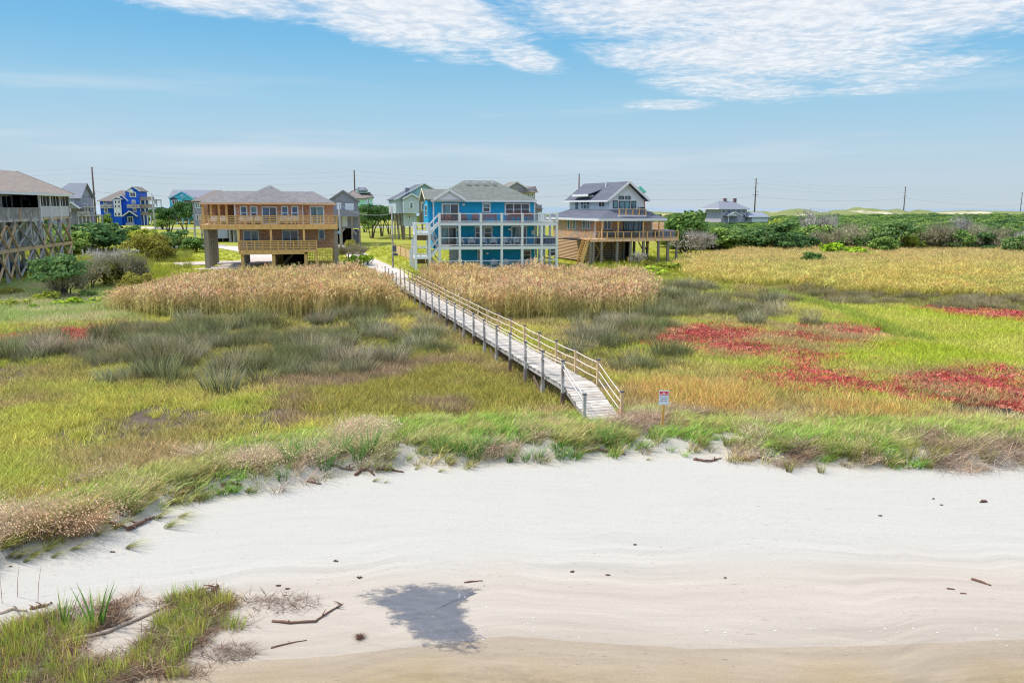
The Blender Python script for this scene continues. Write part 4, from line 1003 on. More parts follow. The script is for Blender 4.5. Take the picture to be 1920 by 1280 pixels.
    def gable_wall(s, name, mat, u0, u1, v, ze, zr, th=.12, face='f'):
        m = MB(); mid = (u0 + u1) / 2
        m.add([(u0, v, ze), (u1, v, ze), (mid, v, zr), (u0, v + th, ze), (u1, v + th, ze), (mid, v + th, zr)], [(0, 1, 2), (5, 4, 3), (0, 3, 4, 1), (1, 4, 5, 2), (2, 5, 3, 0)])
        return m.build(name, mat, s.o)
    def gable_side(s, name, mat, v0, v1, u, ze, zr, th=.12):
        m = MB(); mid = (v0 + v1) / 2
        m.add([(u, v0, ze), (u, v1, ze), (u, mid, zr), (u + th, v0, ze), (u + th, v1, ze), (u + th, mid, zr)], [(0, 2, 1), (3, 4, 5), (0, 1, 4, 3), (1, 2, 5, 4), (2, 0, 3, 5)])
        return m.build(name, mat, s.o)
    def barge(s, mat, a, b, c):
        for p, q in ((a, b), (b, c)): MB().bar(p, q, .06, .26).build('barge_board', mat, s.o)
    def post(s, mat, u, v, z0, z1, w=.24, name='post'): return s.box(name, mat, u - w / 2, u + w / 2, v - w / 2, v + w / 2, z0, z1)
    def stairs(s, mat, a, b, width, ax='u', n=9, rail=True, tread=None):
        """flight from a (foot) to b (head); ax is the direction across the treads"""
        a, b = Vector(a), Vector(b); w_ = Vector((0, width, 0)) if ax == 'u' else Vector((width, 0, 0))
        for q in (0, 1): MB().bar(a + w_ * q, b + w_ * q, .06, .28).build('stair_stringer', mat, s.o)
        for i in range(n):
            p = a.lerp(b, (i + .5) / n); q = p + w_
            MB().bar(p + Vector((0, 0, .1)), q + Vector((0, 0, .1)), .28, .045).build('tread', tread or mat, s.o)
        if rail:
            for q in (0, 1): MB().bar(a + w_ * q + Vector((0, 0, .95)), b + w_ * q + Vector((0, 0, .95)), .07, .09).build('handrail', mat, s.o)

ROOF_BROWN = material('brown roof shingles', srgb(158, 144, 132), .9, .18, 1.2, pattern=('roof',), pcol=srgb(138, 128, 122))
ROOF_GREY = material('grey roof shingles', srgb(140, 136, 138), .9, .16, 1.2, pattern=('roof',), pcol=srgb(122, 118, 120))
ROOF_GREEN = material('green grey roof shingles', srgb(130, 134, 128), .9, .16, 1.2, pattern=('roof',), pcol=srgb(112, 116, 112))
ROOF_SLATE = material('slate blue roof shingles', srgb(108, 112, 126), .9, .16, 1.2, pattern=('roof',), pcol=srgb(94, 98, 112))
ROOF_DIST = material('distant grey roof', srgb(134, 138, 150), .9, .12, .8)
ROOF_TAUPE = material('distant taupe roof', srgb(132, 122, 118), .9, .12, .8)
SHINGLE = material('cedar shingles', srgb(216, 166, 140), .85, .14, 1.5, pattern=('shingle', .20, .16), pcol=srgb(188, 138, 114))
SHINGLE_G = material('weathered cedar shingles', srgb(200, 154, 120), .85, .16, 1.2, pattern=('weather', .7, (1, 1, 2.2)), pcol=srgb(166, 152, 144))
BLUE = material('bright blue lap siding', srgb(24, 164, 212), .6, .06, 1.5, pattern=('lap', .2))
ROYAL = material('royal blue siding', srgb(16, 92, 216), .6, .06, 1.0, pattern=('lap', .2))
TURQ = material('turquoise siding', srgb(70, 196, 224), .6, .06, 1.0, pattern=('lap', .2))
SEAF = material('pale seafoam siding', srgb(188, 202, 212), .6, .06, 1.2, pattern=('batten', .5))
MINT = material('mint green siding', srgb(166, 218, 166), .6, .06, 1.0, pattern=('lap', .2))
GREYS = material('weathered grey siding', srgb(150, 150, 164), .8, .16, 1.0, pattern=('lap', .18))
LAVEN = material('pale lavender siding', srgb(206, 202, 208), .7, .08, 1.2, pattern=('lap', .16))
BOARDB = material('white board and batten', srgb(220, 224, 230), .6, .05, 1.0, pattern=('batten', .42))
DARKV = material('dark recess wood', srgb(74, 66, 60), .9, .25, 1.5)  # dark tone stands in for the shade under decks and floors
GREYPILE = material('old grey piling', srgb(140, 130, 118), .9, .3, 1.0, (3, 3, .3), .4, 20)

# ---- tan shingled house
T = House('shingled_house', 'tan cedar shingled house with wraparound honey pine decks', 375, 425, 90, 14)
uL, uR = 0.0, T.U(633); z1 = T.Zv(430, 505); z2 = T.Zv(421, 505); zrail = T.Zv(404, 505); ze = T.Zv(380, 505, 1.9)
zl1, zl2, zlr = T.Zv(477, 505), T.Zv(468, 505), T.Zv(451, 505)
VW = 2.5
uc0, uc1 = T.U(442, VW), T.U(568, VW); ur = T.U(626, VW); ul2 = T.U(447, VW)
T.box('wall', SHINGLE, uc0, uc1, 2.1, 11, z2, ze - .02); T.box('wall', SHINGLE, uc1, ur, VW, 10.8, z2 + .001, ze - .021)
T.box('wall', SHINGLE, T.U(382, 8), uc0 - .01, 9.5, 11, z2, ze - .02)                       # back of the screened porch
T.box('porch_ceiling', PINE, T.U(384, VW), uc0 - .01, VW, 9.4, ze - .12, ze - .03)
T.box('lower_wall', SHINGLE, ul2, ur, VW, 10.8, zl2, z1 - .01)
T.box('deck_rim', PINE, uL, uR, -.02, .06, z1, z2 - .02); T.box('deck_rim', PINE, uR - .06, uR, .07, 3, z1, z2 - .021)
T.box('deck_floor', PINKPINE, uL + .02, uR - .02, .07, 2.6, z2 - .12, z2); T.box('deck_floor', PINKPINE, uL + .02, uc0, 2.61, 9.4, z2 - .12, z2 - .002)
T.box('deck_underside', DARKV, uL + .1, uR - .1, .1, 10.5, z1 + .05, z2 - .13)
def slat_rail(H, mat_, u0, u1, v, zf, zt_, nb, posts, bw_=.045, h_=.085):
    for k in range(nb):
        z = zf + .12 + (zt_ - zf - .26) * k / (nb - 1)
        for a, b_ in zip(posts[:-1], posts[1:]): H.box('rail_board', mat_, a + .06, b_ - .06, v - bw_ / 2, v + bw_ / 2, z, z + h_)
    H.box('top_rail', mat_, u0 - .03, u1 + .03, v - .09, v + .09, zt_ - .05, zt_)
    for p in posts: H.box('rail_post', mat_, p - .055, p + .055, v - .055, v + .055, zf - .3, zt_ - .055)
np_ = 16; slat_rail(T, PINE, uL, uR, -.08, z2, zrail, 5, [uL + .06 + (uR - uL - .12) * k / np_ for k in range(np_ + 1)])
lo0, lo1 = T.U(445), T.U(593)
T.box('deck_rim', PINE, lo0, T.U(569), .0, .08, zl1, zl2 - .02); T.box('deck_rim', PINE, T.U(569) + .005, lo1, .0, .08, zl2 - .3, zl2 - .021)
T.box('deck_floor', PINKPINE, lo0 + .02, lo1, .09, VW - .01, zl2 - .1, zl2)
slat_rail(T, PINE, lo0, lo1, -.06, zl2, zlr, 5, [lo0 + .05 + (lo1 - lo0 - .1) * k / 10 for k in range(11)])
for px in (446, 507, 569): T.post(PINE, T.U(px), .2, zl2, z1, .24)
for px in (381, 396, 411, 425): T.post(PINE, T.U(px + 1, VW), VW, z2, ze - .12, .28)
for k in range(5): T.box('screen', SCREEN, T.U(383, VW) + .2 + k * .9, T.U(383, VW) + .55 + k * .9, 5.4 + .3 * k, 5.45 + .3 * k, z2, ze - .2)
for v in (.35, 2.6, 4.9, 7.2, 9.4): T.post(GREYPILE, uL + .55, v, -.6, z1 - .002, .5, 'piling')
for v in (.4, 3.2, 6.2, 9.2):
    T.post(GREYPILE, uR - .22, v, -.6, z1 - .002, .42, 'piling')
    for px in (448, 507, 568): T.post(NEWWOOD if v < 1 else GREYPILE, T.U(px + 3), v, -.6, zl1 - .002 if v < 2.4 else zl2 - .002, .36, 'piling')
T.post(NEWWOOD, lo1 - .12, .2, -.6, zl2 - .3, .22); 
T.box('carport_shade_back', DARKV, T.U(510, 8), T.U(569, 8), 9.6, 9.7, -.3, zl2 - .01); T.box('carport_shade_side', DARKV, T.U(568, VW), T.U(568, VW) + .1, VW, 9.5, -.3, zl2 - .012)
def lattice(H, mat_, u0, u1, v, z0, z1_, st=.19, w=.05):
    m = MB(); x = u0
    while x < u1: m.box(x, x + w, v, v + .02, z0, z1_); x += st
    z = z0
    while z < z1_: m.box(u0, u1, v - .022, v - .002, z, z + w); z += st
    o = m.build('lattice_panel', mat_, H.o); o['kind'] = 'stuff'; return o
lattice(T, PINE, T.U(593, VW), T.U(626, VW) - .05, VW - .03, -.2, zl2 - .1); lattice(T, NEWWOOD, T.U(571, VW), T.U(592, VW), VW + .2, -.2, zl2 - .15)
lattice(T, PINE, T.U(512, 6), T.U(528, 6), 6, -.2, zl2 - .6)
T.bar('stair_stringer', GREYPILE, (T.U(530, 5), 5, .2), (T.U(556, 5), 5, zl2 - .2), .1, .3)
for a, b_, c, d_, kind, gl in ((450, 386, 464, 412, 'hung', GLASS_B), (469, 386, 483, 412, 'hung', [GLASS_B, GLASS_T]), (491, 387, 520, 421, 'slider', [GLASS_B, GLASS_D]),
                               (527, 386, 541, 412, 'hung', GLASS_B), (546, 386, 560, 412, 'hung', GLASS_B)):
    T.win(a, b_, c, d_, 2.1, kind=kind, glass=gl, fw=.14, name='sliding_door' if kind == 'slider' else 'window')
T.win(581, 386, 608, 421, VW, kind='slider', glass=[GLASS_T, GLASS_T], fw=.14, name='sliding_door')
T.win(456, 431, 486, 468, VW, kind='slider', glass=[GLASS_B, GLASS_T], fw=.12, name='sliding_door'); T.win(529, 431, 560, 468, VW, kind='slider', glass=[GLASS_B, GLASS_D], fw=.12, name='sliding_door')
T.win(597, 430, 609, 449, VW, kind='single', glass=GLASS_B)
T.box('corner_board', TRIMW, uc1 - .02, uc1 + .1, 2.06, 2.1, z2, ze - .2); T.box('corner_board', TRIMW, uc0 - .08, uc0 + .1, 2.05, 2.099, z2, ze - .2)
e0, e1 = T.U(376, 1.9), T.U(630, 1.9); zr = T.Zv(359, 555, 6.8); zpk = T.Zv(347, 504, 6.0)
T.hip(ROOF_GREY, e0, e1, 1.7, 11.8, ze, zr, inset=(T.U(447, 6.8) - T.U(407, 6.8))); T.fascia(PINKPINE, e0, e1, 1.7, 11.8, ze - .01)
T.hip(ROOF_GREY, T.U(440, 1.2), T.U(570, 1.2), 1.15, 11.9, ze + .01, zpk, inset=4.6, axis='v')
T.box('fascia', PINKPINE, T.U(440, 1.2), T.U(570, 1.2), 1.10, 1.15, ze - .2, ze)
for px, py, v in ((424, 363, 6.0), (445, 363.5, 6.0), (504, 351, 5.2), (553, 361, 6.2), (572, 361, 6.2)):
    u, z = T.at(px, py, v); T.box('roof_vent', WHITE, u - .22, u + .22, v - .3, v + .1, z - .25, z + .1)

# ---- bright blue house
B = House('blue_house', 'bright blue three storey house with white decks at the end of the boardwalk', 822, 425, 90, 11)
uR = B.U(1046); VW = 2.6; w0, w1 = B.U(812, VW), B.U(1003, VW)
zt1, zt2 = B.Zv(423, 930), B.Zv(417.5, 930); zm1, zm2 = B.Zv(467.5, 930), B.Zv(461.5, 930); ze = B.Zv(375, 930, 2.0)
zrt, zrm, zrg = B.Zv(400, 930), B.Zv(445, 930), B.Zv(488, 930); zg2 = .05
B.box('wall', BLUE, w0, w1, VW, 12, zt1, ze - .02); B.box('wall', BLUE, w0, w1, VW + .001, 12, zm1, zt1 - .01)
B.box('wall', BLUE, B.U(866, VW), w1, VW + .002, 12, -.2, zm1 - .01); B.box('wall', BOARDB, B.U(842, 4), B.U(862, 4), 4, 4.2, -.2, zm1 - .01)
for u in (w0, w1 - .12): B.box('corner_board', TRIMW, u - .02, u + .14, VW - .04, VW, zm2, ze - .2)
for nm, (a, b_) in (('deck_rim', (zt1, zt2)), ('deck_rim', (zm1, zm2))):
    B.box(nm, WHITE, .0, uR, -.03, .05, a, b_ - .03); B.box(nm, WHITE, uR - .05, uR, .051, 9, a, b_ - .031); B.box(nm, WHITE, 0, .05, .051, VW, a, b_ - .031)
    B.box('deck_floor', GREYWOOD, .06, uR - .06, .06, VW - .01, b_ - .1, b_); B.box('deck_floor', GREYWOOD, w1 + .02, uR - .06, VW, 9, b_ - .1, b_ - .002)
    B.box('deck_ceiling', WHITE, .06, uR - .06, .06, VW - .01, a + .02, a + .06)
B.box('patio_floor', material('patio concrete', srgb(190, 184, 178), .9, .1), -.2, uR, -.2, 11, -.3, zg2)
posts = [824, 862, 902, 941, 979.5, 1016, 1044.5]; pu = [B.U(p) for p in posts]
for u in pu:
    B.post(WHITE, u, .12, -.6, zm1 - .001, .27); B.post(WHITE, u, .12, zm2, zt1 - .001, .26); B.box('rail_post', WHITE, u - .13, u + .13, -.06, .2, zt2, zrt + .04)
for v in (3.2, 6.2, 8.8):
    B.post(WHITE, uR - .14, v, -.6, zm1 - .001, .25); B.post(WHITE, uR - .14, v, zm2, zt1 - .001, .24); B.box('rail_post', WHITE, uR - .26, uR - .02, v - .12, v + .12, zt2, zrt + .04)
    B.post(WHITE, w1 + .3, v, -.6, zm1 - .001, .22); B.post(WHITE, w1 + .3, v, zm2, zt1 - .001, .2)
for za, zb in ((zt2, zrt), (zm2, zrm), (zg2, zrg)):
    for a, b_ in zip(pu[:-1], pu[1:]):
        B.box('top_rail', WHITE, a + .13, b_ - .13, .04, .18, zb - .08, zb); B.box('bottom_rail', WHITE, a + .13, b_ - .13, .07, .15, za + .10, za + .19)
        B.box('glass_panel', CLEAR, a + .14, b_ - .14, .10, .115, za + .2, zb - .09)
    for a, b_ in ((.2, 3.0), (3.4, 6.0), (6.4, 8.6)): B.box('top_rail', WHITE, uR - .2, uR - .08, a, b_, zb - .08, zb); B.box('bottom_rail', WHITE, uR - .18, uR - .1, a, b_, za + .1, za + .19)
B.win(828, 381, 861, 417, VW, kind='slider', glass=[GLASS_T, GLASS_D], fw=.16, name='sliding_door'); B.win(904, 380, 920, 398.5, VW, kind='hung', glass=[GLASS_D, GLASS_T], fw=.16)
B.win(946, 380.5, 994, 404, VW, kind='triple', glass=GLASS_D, fw=.16)
B.win(826, 425, 857, 460, VW, kind='slider', glass=[GLASS_T, GLASS_D], fw=.14, name='sliding_door'); B.win(890, 424.5, 902, 448, VW, kind='hung', glass=GLASS_D, fw=.14); B.win(906, 424.5, 923.5, 448, VW, kind='hung', glass=GLASS_D, fw=.2)
B.win(958, 424, 988, 460, VW, kind='slider', glass=[GLASS_T, GLASS_D], fw=.14, name='sliding_door'); B.win(980, 468, 996, 488, VW, kind='hung', glass=GLASS_D, fw=.14)
B.win(895, 468, 905, 500, VW, kind='single', glass=GLASS_T, fw=.12, name='door')
LAMP = material('wall lamp', srgb(236, 236, 240), .4, .0)
for px, py in ((869, 384), (858, 431), (955, 430), (913, 475)):
    u, z = B.at(px, py, VW); B.box('wall_lamp', LAMP, u - .16, u + .16, VW - .14, VW - .004, z - .1, z + .1)
u, z = B.at(1000, 436, VW); B.box('notice', LAMP, u - .2, u + .2, VW - .03, VW - .004, z - .25, z + .25)
e0, e1 = B.U(796, 2.0), B.U(1006, 2.0); zr = B.Zv(338.5, 897, 7.2); zlw = B.Zv(354.5, 820, 6.0)
B.hip(ROOF_GREEN, B.U(815, 2.0), e1, 1.9, 12.7, ze, zr, inset=B.U(897, 7.3) - B.U(863, 7.3) + 1.9)
B.hip(ROOF_GREEN, e0, B.U(870, 2.0), 2.0, 10.0, ze + .02, zlw, axis='u', gable='l', inset=.6)
B.fascia(TRIMW, B.U(815, 2.0) - .3, e1, 1.9, 12.7, ze); B.gable_side('gable_wall', material('sun warmed gable trim', srgb(236, 222, 190), .6, .05), 2.3, 9.7, w0 - .12, ze - .05, zlw - .25)  # cream carries the warm sunlight on the left facing gable end
B.barge(material('sun warmed gable trim', srgb(236, 222, 190)), (e0 + .03, 1.9, ze - .03), (e0 + .03, 6.0, zlw - .03), (e0 + .03, 10.0, ze - .03))
B.box('side_wall', BLUE, w0 - .5, w0 - .01, 3.2, 9.4, zt1, ze - .1); B.swin(797.5, 384, 801, 405, w0 - .5, -1, kind='hung', glass=GLASS_D, parent=B.o)
ga, gb = B.U(813, 1.5), B.U(873, 1.5); zga = B.Zv(357, 845, 1.5)
B.hip(ROOF_GREEN, ga, gb, 1.45, 6.5, ze + .03, zga + .08, axis='v', gable='fb'); B.gable_wall('gable_wall', material('gable panel', srgb(214, 216, 226), .6, .04), ga + .25, gb - .25, 1.6, ze - .02, zga - .12)
B.barge(TRIMW, (ga, 1.40, ze - .02), ((ga + gb) / 2, 1.40, zga + .04), (gb, 1.40, ze - .02))
for px in (876.5, 891, 908, 924.5):
    u, z = B.at(px, 341, 6.0); B.box('roof_vent', WHITE, u - .2, u + .2, 5.8, 6.1, z - .12, z + .06)
# stair tower on the end
zA, zB = B.Zv(436, 792), B.Zv(481, 792); t0, t1 = B.U(779), B.U(805)
for u in (t0, t1):
    for v in (.1, 2.4): B.post(WHITE, u, v, -.6, zA + 1.05 if u == t0 or v > 1 else zA + 1.05, .26)
for z in (zA, zB):
    B.box('landing', WHITE, t0 - .14, t1 + .14, -.06, 2.6, z - .28, z); B.box('landing_beam', DARKWOOD, t0 + .2, t1 - .2, 1.3, 1.4, z - .9, z - .35)
    for v in (.05, 2.5): B.box('top_rail', WHITE, t0 + .14, t1 - .14, v - .05, v + .05, z + .95, z + 1.05); B.box('bottom_rail', WHITE, t0 + .14, t1 - .14, v - .04, v + .04, z + .12, z + .2)
    B.box('top_rail', WHITE, t0 - .05, t0 + .05, .2, 2.3, z + .951, z + 1.051); B.box('side_panel', WHITE, t1 + .02, t1 + .06, 1.0, 2.3, z - 1.9, z - .3)
B.stairs(WHITE, (t1 + .1, .15, zA - .05), (.05, .15, zt2 - .1), 1.1, 'u', 6); B.stairs(WHITE, (t1 + .1, .15, zB - .05), (.05, .15, zm2 - .1), 1.1, 'u', 6)
B.stairs(WHITE, (.0, 1.45, zm2 - .05), (t1 + .12, 1.45, zA - .1), 1.0, 'u', 8); B.stairs(WHITE, (.2, 1.45, .0), (t1 + .12, 1.45, zB - .1), 1.0, 'u', 8)
for v in (3.4, 5.4, 7.4): B.post(WHITE, t0 - .15, v, -.6, zB + (1.8 if v < 4 else .4), .22)

# ---- white gabled house on a shingled base
W = House('white_gabled_house', 'white gabled house over cedar shingled base with broad wooden deck', 1115, 430, 99, 22)
ze = W.Zv(410, 1115); zdk = W.Zv(447, 1115); wr = W.U(1223); VB = W.side(1037, 430, 0)[0]
W.box('base_wall', SHINGLE_G, 0, wr, 0, VB, zdk - .35, ze); z_up0 = ze + .4
uo0, uo1 = -.7, W.U(1249, -2.2)
zhip = W.Zv(393, 1144, 2.0)
W.fascia(WHITE, uo0, uo1, -2.3, VB + .7, ze + .05, .3)
# upper storey
VU = .9; g0, g1 = W.U(1142, VU), W.U(1206, VU); zue = W.Zv(374.5, 1142, VU); zur = W.Zv(342, 1174, VU); VU2 = W.side(1068, 380, g0)[0]; zu0 = W.Zv(405, 1180, VU)
W.box('upper_wall', BOARDB, g0, g1, VU, VU2, zu0 - .5, zue); W.gable_wall('gable_wall', BOARDB, g0, g1, VU, zue - .01, zur - .12, .2); W.gable_wall('gable_wall', BOARDB, g0, g1, VU2 - .2, zue - .01, zur - .12, .19)
W.hip(ROOF_SLATE, g0 - .55, g1 + .55, VU - .6, VU2 + .6, zue - .06, zur + .12, axis='v', gable='fb'); W.barge(TRIMW, (g0 - .55, VU - .63, zue - .14), ((g0 + g1) / 2, VU - .63, zur + .05), (g1 + .55, VU - .63, zue - .14))
W.box('fascia', TRIMW, g0 - .60, g0 - .55, VU - .58, VU2 + .6, zue - .26, zue - .06); W.box('belt_trim', TRIMW, g0 - .01, g1 + .01, VU - .03, VU, zue - .1, zue + .06)
iu0, iu1, iv0, iv1, oz, iz = g0 - .02, g1 + .02, VU - .02, VU2 + .02, ze + .06, zhip
for q in (((uo0, -2.3, oz), (uo1, -2.3, oz), (iu1, iv0, iz), (iu0, iv0, iz)), ((uo1, -2.3, oz), (uo1, VB + .7, oz), (iu1, iv1, iz), (iu1, iv0, iz)), ((uo1, VB + .7, oz), (uo0, VB + .7, oz), (iu0, iv1, iz), (iu1, iv1, iz)), ((uo0, VB + .7, oz), (uo0, -2.3, oz), (iu0, iv0, iz), (iu0, iv1, iz))):
    MB().quadslab(*q, .12).build('roof_slope', ROOF_SLATE, W.o)
# shed dormer on the long roof
dv0, dv1 = W.side(1112, 365, g0)[0], W.side(1082, 365, g0)[0]; zd = W.side(1100, 364, g0 - .6)[1]
gm_ = (g0 + g1) / 2; MB().quadslab((g0 - .7, dv0, zd), (gm_ - .6, dv0, zur - .55), (gm_ - .6, dv1, zur - .55), (g0 - .7, dv1, zd), .12).build('dormer_roof', ROOF_SLATE, W.o)
W.box('dormer_wall', BOARDB, g0 - .02, g0 + 1.2, dv0 + .25, dv1 - .25, zue - .02, zd - .12); W.box('dormer_fascia', TRIMW, g0 - .75, g0 - .7, dv0, dv1, zd - .3, zd)
def WS(a, b_, c, d_, u, **kw): W.swin(a, b_, c, d_, u, -1, parent=W.o, **kw)
BLK = material('black window frame', srgb(58, 60, 66), .5, .05)
for a, c in ((1064, 1069), (1074.5, 1079.5), (1093, 1098), (1101.5, 1106.5)): WS(a, 410, c, 429.5, 0, kind='single', glass=GLASS_T, fw=.1)
WS(1079.5, 376, 1083.5, 391.5, g0, kind='single', glass=GLASS_T, fw=.08, frame=BLK); WS(1089.5, 377, 1105.5, 391.5, g0, kind='triple', glass=[GLASS_T, GLASS_D], fw=.08); WS(1089.5, 367.5, 1105.5, 374.5, g0 - .02, kind='pair', glass=GLASS_D, fw=.08)
WS(1123, 376, 1134.5, 388.5, g0, kind='pair', glass=GLASS_D, fw=.1)
WV = lambda *a, **kw: W.win(*a, VU, **kw)
WV(1149, 376, 1158, 390.5, kind='single', glass=GLASS_T, frame=BLK); WV(1160, 377, 1181.5, 403, kind='slider', glass=GLASS_T, frame=BLK, name='sliding_door'); WV(1183.5, 377, 1192.5, 396.5, kind='hung', glass=GLASS_T, frame=BLK)
WV(1160, 367.5, 1170, 374.3, kind='single', glass=GLASS_T, frame=BLK); WV(1172, 367.5, 1182, 374.3, kind='single', glass=GLASS_T, frame=BLK)
W.win(1131, 413, 1146, 430.5, 0, kind='pair', glass=GLASS_D); W.win(1168, 412.5, 1207, 446, 0, kind='quad', glass=[GLASS_T, GLASS_B], frame=BLK, name='sliding_door')
for u in (0, wr - .12): W.box('corner_board', TRIMW, u - .03, u + .14, -.04, 0, zdk, ze - .25)
# balcony
b0, b1 = W.U(1160, -1.6), W.U(1211, -1.6); zb, zbr = W.Zv(404, 1185, -1.6), W.Zv(392.5, 1185, -1.6)
W.box('balcony_floor', TRIMW, b0, b1, -1.7, VU - .01, zb - .2, zb)
for k in range(5): u = b0 + .06 + (b1 - b0 - .12) * k / 4; W.box('rail_post', PINE, u - .06, u + .06, -1.66, -1.54, zb, zbr)
W.box('top_rail', PINKPINE, b0, b1, -1.68, -1.52, zbr, zbr + .06); W.box('bottom_rail', PINKPINE, b0, b1, -1.63, -1.57, zb + .1, zb + .15)
for k in range(4): u = b0 + .12 + (b1 - b0 - .12) * k / 4; W.box('glass_panel', CLEAR, u, u + (b1 - b0) / 4 - .12, -1.61, -1.595, zb + .16, zbr)
# main deck
VD = -2.8; d0, d1 = W.U(1107, VD), W.U(1273, VD); zd0, zd1, zdr = W.Zv(452.5, 1190, VD), W.Zv(447, 1190, VD), W.Zv(434.5, 1190, VD)
W.box('deck_rim', PINKPINE, d0, d1, VD - .02, VD + .06, zd0, zd1 - .02); W.box('deck_rim', PINKPINE, d1 - .06, d1, VD + .061, 5, zd0, zd1 - .021); W.box('deck_floor', PINKPINE, d0 + .02, d1 - .07, VD + .07, -.02, zd1 - .1, zd1)
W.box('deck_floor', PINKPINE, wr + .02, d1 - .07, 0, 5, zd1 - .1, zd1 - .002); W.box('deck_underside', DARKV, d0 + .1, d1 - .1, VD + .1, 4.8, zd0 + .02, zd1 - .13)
ps_ = [d0 + .06 + (d1 - d0 - .12) * k / 11 for k in range(12)]
for p in ps_: W.box('rail_post', PINE, p - .06, p + .06, VD - .07, VD + .05, zd0, zdr)
W.box('top_rail', PINE, d0 - .03, d1 + .03, VD - .1, VD + .08, zdr, zdr + .05)
for a, b_ in zip(ps_[:-1], ps_[1:]): W.box('bottom_rail', PINE, a + .06, b_ - .06, VD - .03, VD + .01, zd1 + .08, zd1 + .13); W.box('glass_panel', CLEAR, a + .07, b_ - .07, VD - .018, VD - .003, zd1 + .14, zdr)
for px in (1129, 1159, 1206, 1236): W.post(PINE, W.U(px, -2.1), -2.1, zd1, ze - .1, .16)
for k in range(9): W.box('screen_board', PINKPINE, wr + .6, d1 - .1, 4.9, 4.95, zd1 + .08 + k * .2, zd1 + .25 + k * .2)
for k in range(9): W.box('screen_board', PINKPINE, d1 - .16, d1 - .11, .4, 4.85, zd1 + .08 + k * .2, zd1 + .25 + k * .2)
for px in (1107.5, 1113, 1128.5, 1158, 1183, 1207.5, 1236, 1253.5, 1270.5):
    W.post(GREYPILE, W.U(px, VD + .2), VD + .2, -.6, zd0 - .001, .26, 'piling')
for px in (1128, 1150, 1170, 1190, 1215):
    for v in (1.0, 5.0, 9.0): W.post(GREYPILE, W.U(px, v), v, -.6, zd0 - .02, .26, 'piling')
for u_ in (W.U(1117, 0), W.U(1200, 0)):
    W.bar('brace', NEWWOOD, (u_, .3, .2), (u_ + 1.6, .3, zd0 - .2), .06, .16); W.bar('brace', NEWWOOD, (u_ + 1.6, .24, .2), (u_, .24, zd0 - .2), .06, .16)
W.box('under_shade_wall', DARKV, W.U(1130, 8), wr, 9, 9.1, -.3, zd0 - .05)  # dark backing added here and below to deepen the shade under the deck
W.box('shade_backing', DARKV, .5, W.U(1172, 3), 2.6, 8.5, -.3, zd0 - .06)
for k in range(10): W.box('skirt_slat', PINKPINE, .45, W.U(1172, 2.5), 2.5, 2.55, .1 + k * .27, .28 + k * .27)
W.box('shade_backing', DARKV, W.U(1186, 4), wr - .2, 4.6, 8.5, -.3, zd0 - .061)
for k in range(10): W.box('skirt_slat', NEWWOOD, W.U(1186, 4.5), wr - .2, 4.5, 4.55, .1 + k * .27, .26 + k * .27)
zsk = W.side(1070, 447, 0)[1]; va, vb = W.side(1092, 465, -.05)[0], W.side(1046, 465, -.05)[0]; zk0 = W.side(1070, 485, 0)[1]
nsl = 13
for k in range(nsl):
    z = max(zk0, -.1) + (zdk - .4 - max(zk0, -.1)) * k / nsl; W.box('skirt_slat', PINKPINE, -.06, -.02, .0, VB - .3, z, z + .11)
W.box('skirt_shade_back', DARKV, .05, .1, .1, VB - .3, -.3, zdk - .36)
for k in range(5): W.box('skirt_slat', PINE, .6, wr - .6, 5.9, 5.94, .2 + k * .5, .42 + k * .5)
W.stairs(NEWWOOD, (W.U(1084, VD + 1.2), VD + .3, -.1), (d0, VD + .3, zd1 - .1), 1.1, 'u', 12)
u, z = W.at(1144, 345, 3); 
W.box('vent_pipe', WHITE, gm_ - .8, gm_ - .65, 5, 5.15, zur - .6, zur + .25)
# ---- stilted house with the screened porch, cut by the picture edge
L = House('stilted_house', 'pale stilted house with brown hip roof and cross braced piles', 29, 523, 78, 12, base=gz(-49, 84))
sv = lambda px, py, u=0.0: L.side(px, py, u)
vF, vP, vE = -9.0, sv(76, 400)[0], sv(130, 400)[0]
zf, zrim, zrl, zev = sv(60, 407.5)[1], sv(60, 414.5)[1], sv(40, 389.5)[1], sv(100, 363)[1]
L.box('deck_floor', GREYWOOD, -3.2, .0, vF, vE, zf - .12, zf); L.box('deck_rim', GREYWOOD, -.06, .02, vF, vP, zrim, zf - .13); L.box('deck_rim', NEWWOOD, -.06, .02, vP + .01, vE, zrim + .1, zf - .131)
L.box('wall', LAVEN, -12, -3.2, vF, vE - .3, zf, zev); LW = material('pale blue grey siding', srgb(186, 194, 204), .7, .08, 1.2, pattern=('lap', .16))
L.box('lower_wall', LW, -12, -4.2, vF, sv(85, 440, -4.2)[0], sv(60, 466, -4.2)[1], zf - .13)
# screened porch: siding below, screens above, posts between
for k in range(3):
    a, b_ = vP + (vE - vP) * k / 3, vP + (vE - vP) * (k + 1) / 3
    L.box('porch_panel', LAVEN, -.08, .0, a + .1, b_ - .02, zf, sv(100, 388)[1]); L.box('screen', SCREEN, -.07, -.03, a + .1, b_ - .02, sv(100, 388)[1] + .08, zev - .3)
    for q in (.33, .66): L.box('screen_stud', TRIMW, -.03, .0, a + (b_ - a) * q - .04, a + (b_ - a) * q + .04, sv(100, 388)[1] + .08, zev - .3)
    L.box('sill', TRIMW, -.1, .05, a + .1, b_ - .02, sv(100, 388)[1], sv(100, 388)[1] + .08)
for k in range(4): v = vP + (vE - vP) * k / 3; L.box('porch_post', TRIMW if k < 3 else GREYWOOD, -.12, .1, v - .1, v + .1, zf - .5, zev - .15)
L.box('porch_beam', TRIMW, -.1, .06, vP, vE, zev - .3, zev - .05); L.box('porch_end', SCREEN, -3.2, -.1, vE - .05, vE, zf, zev - .2)
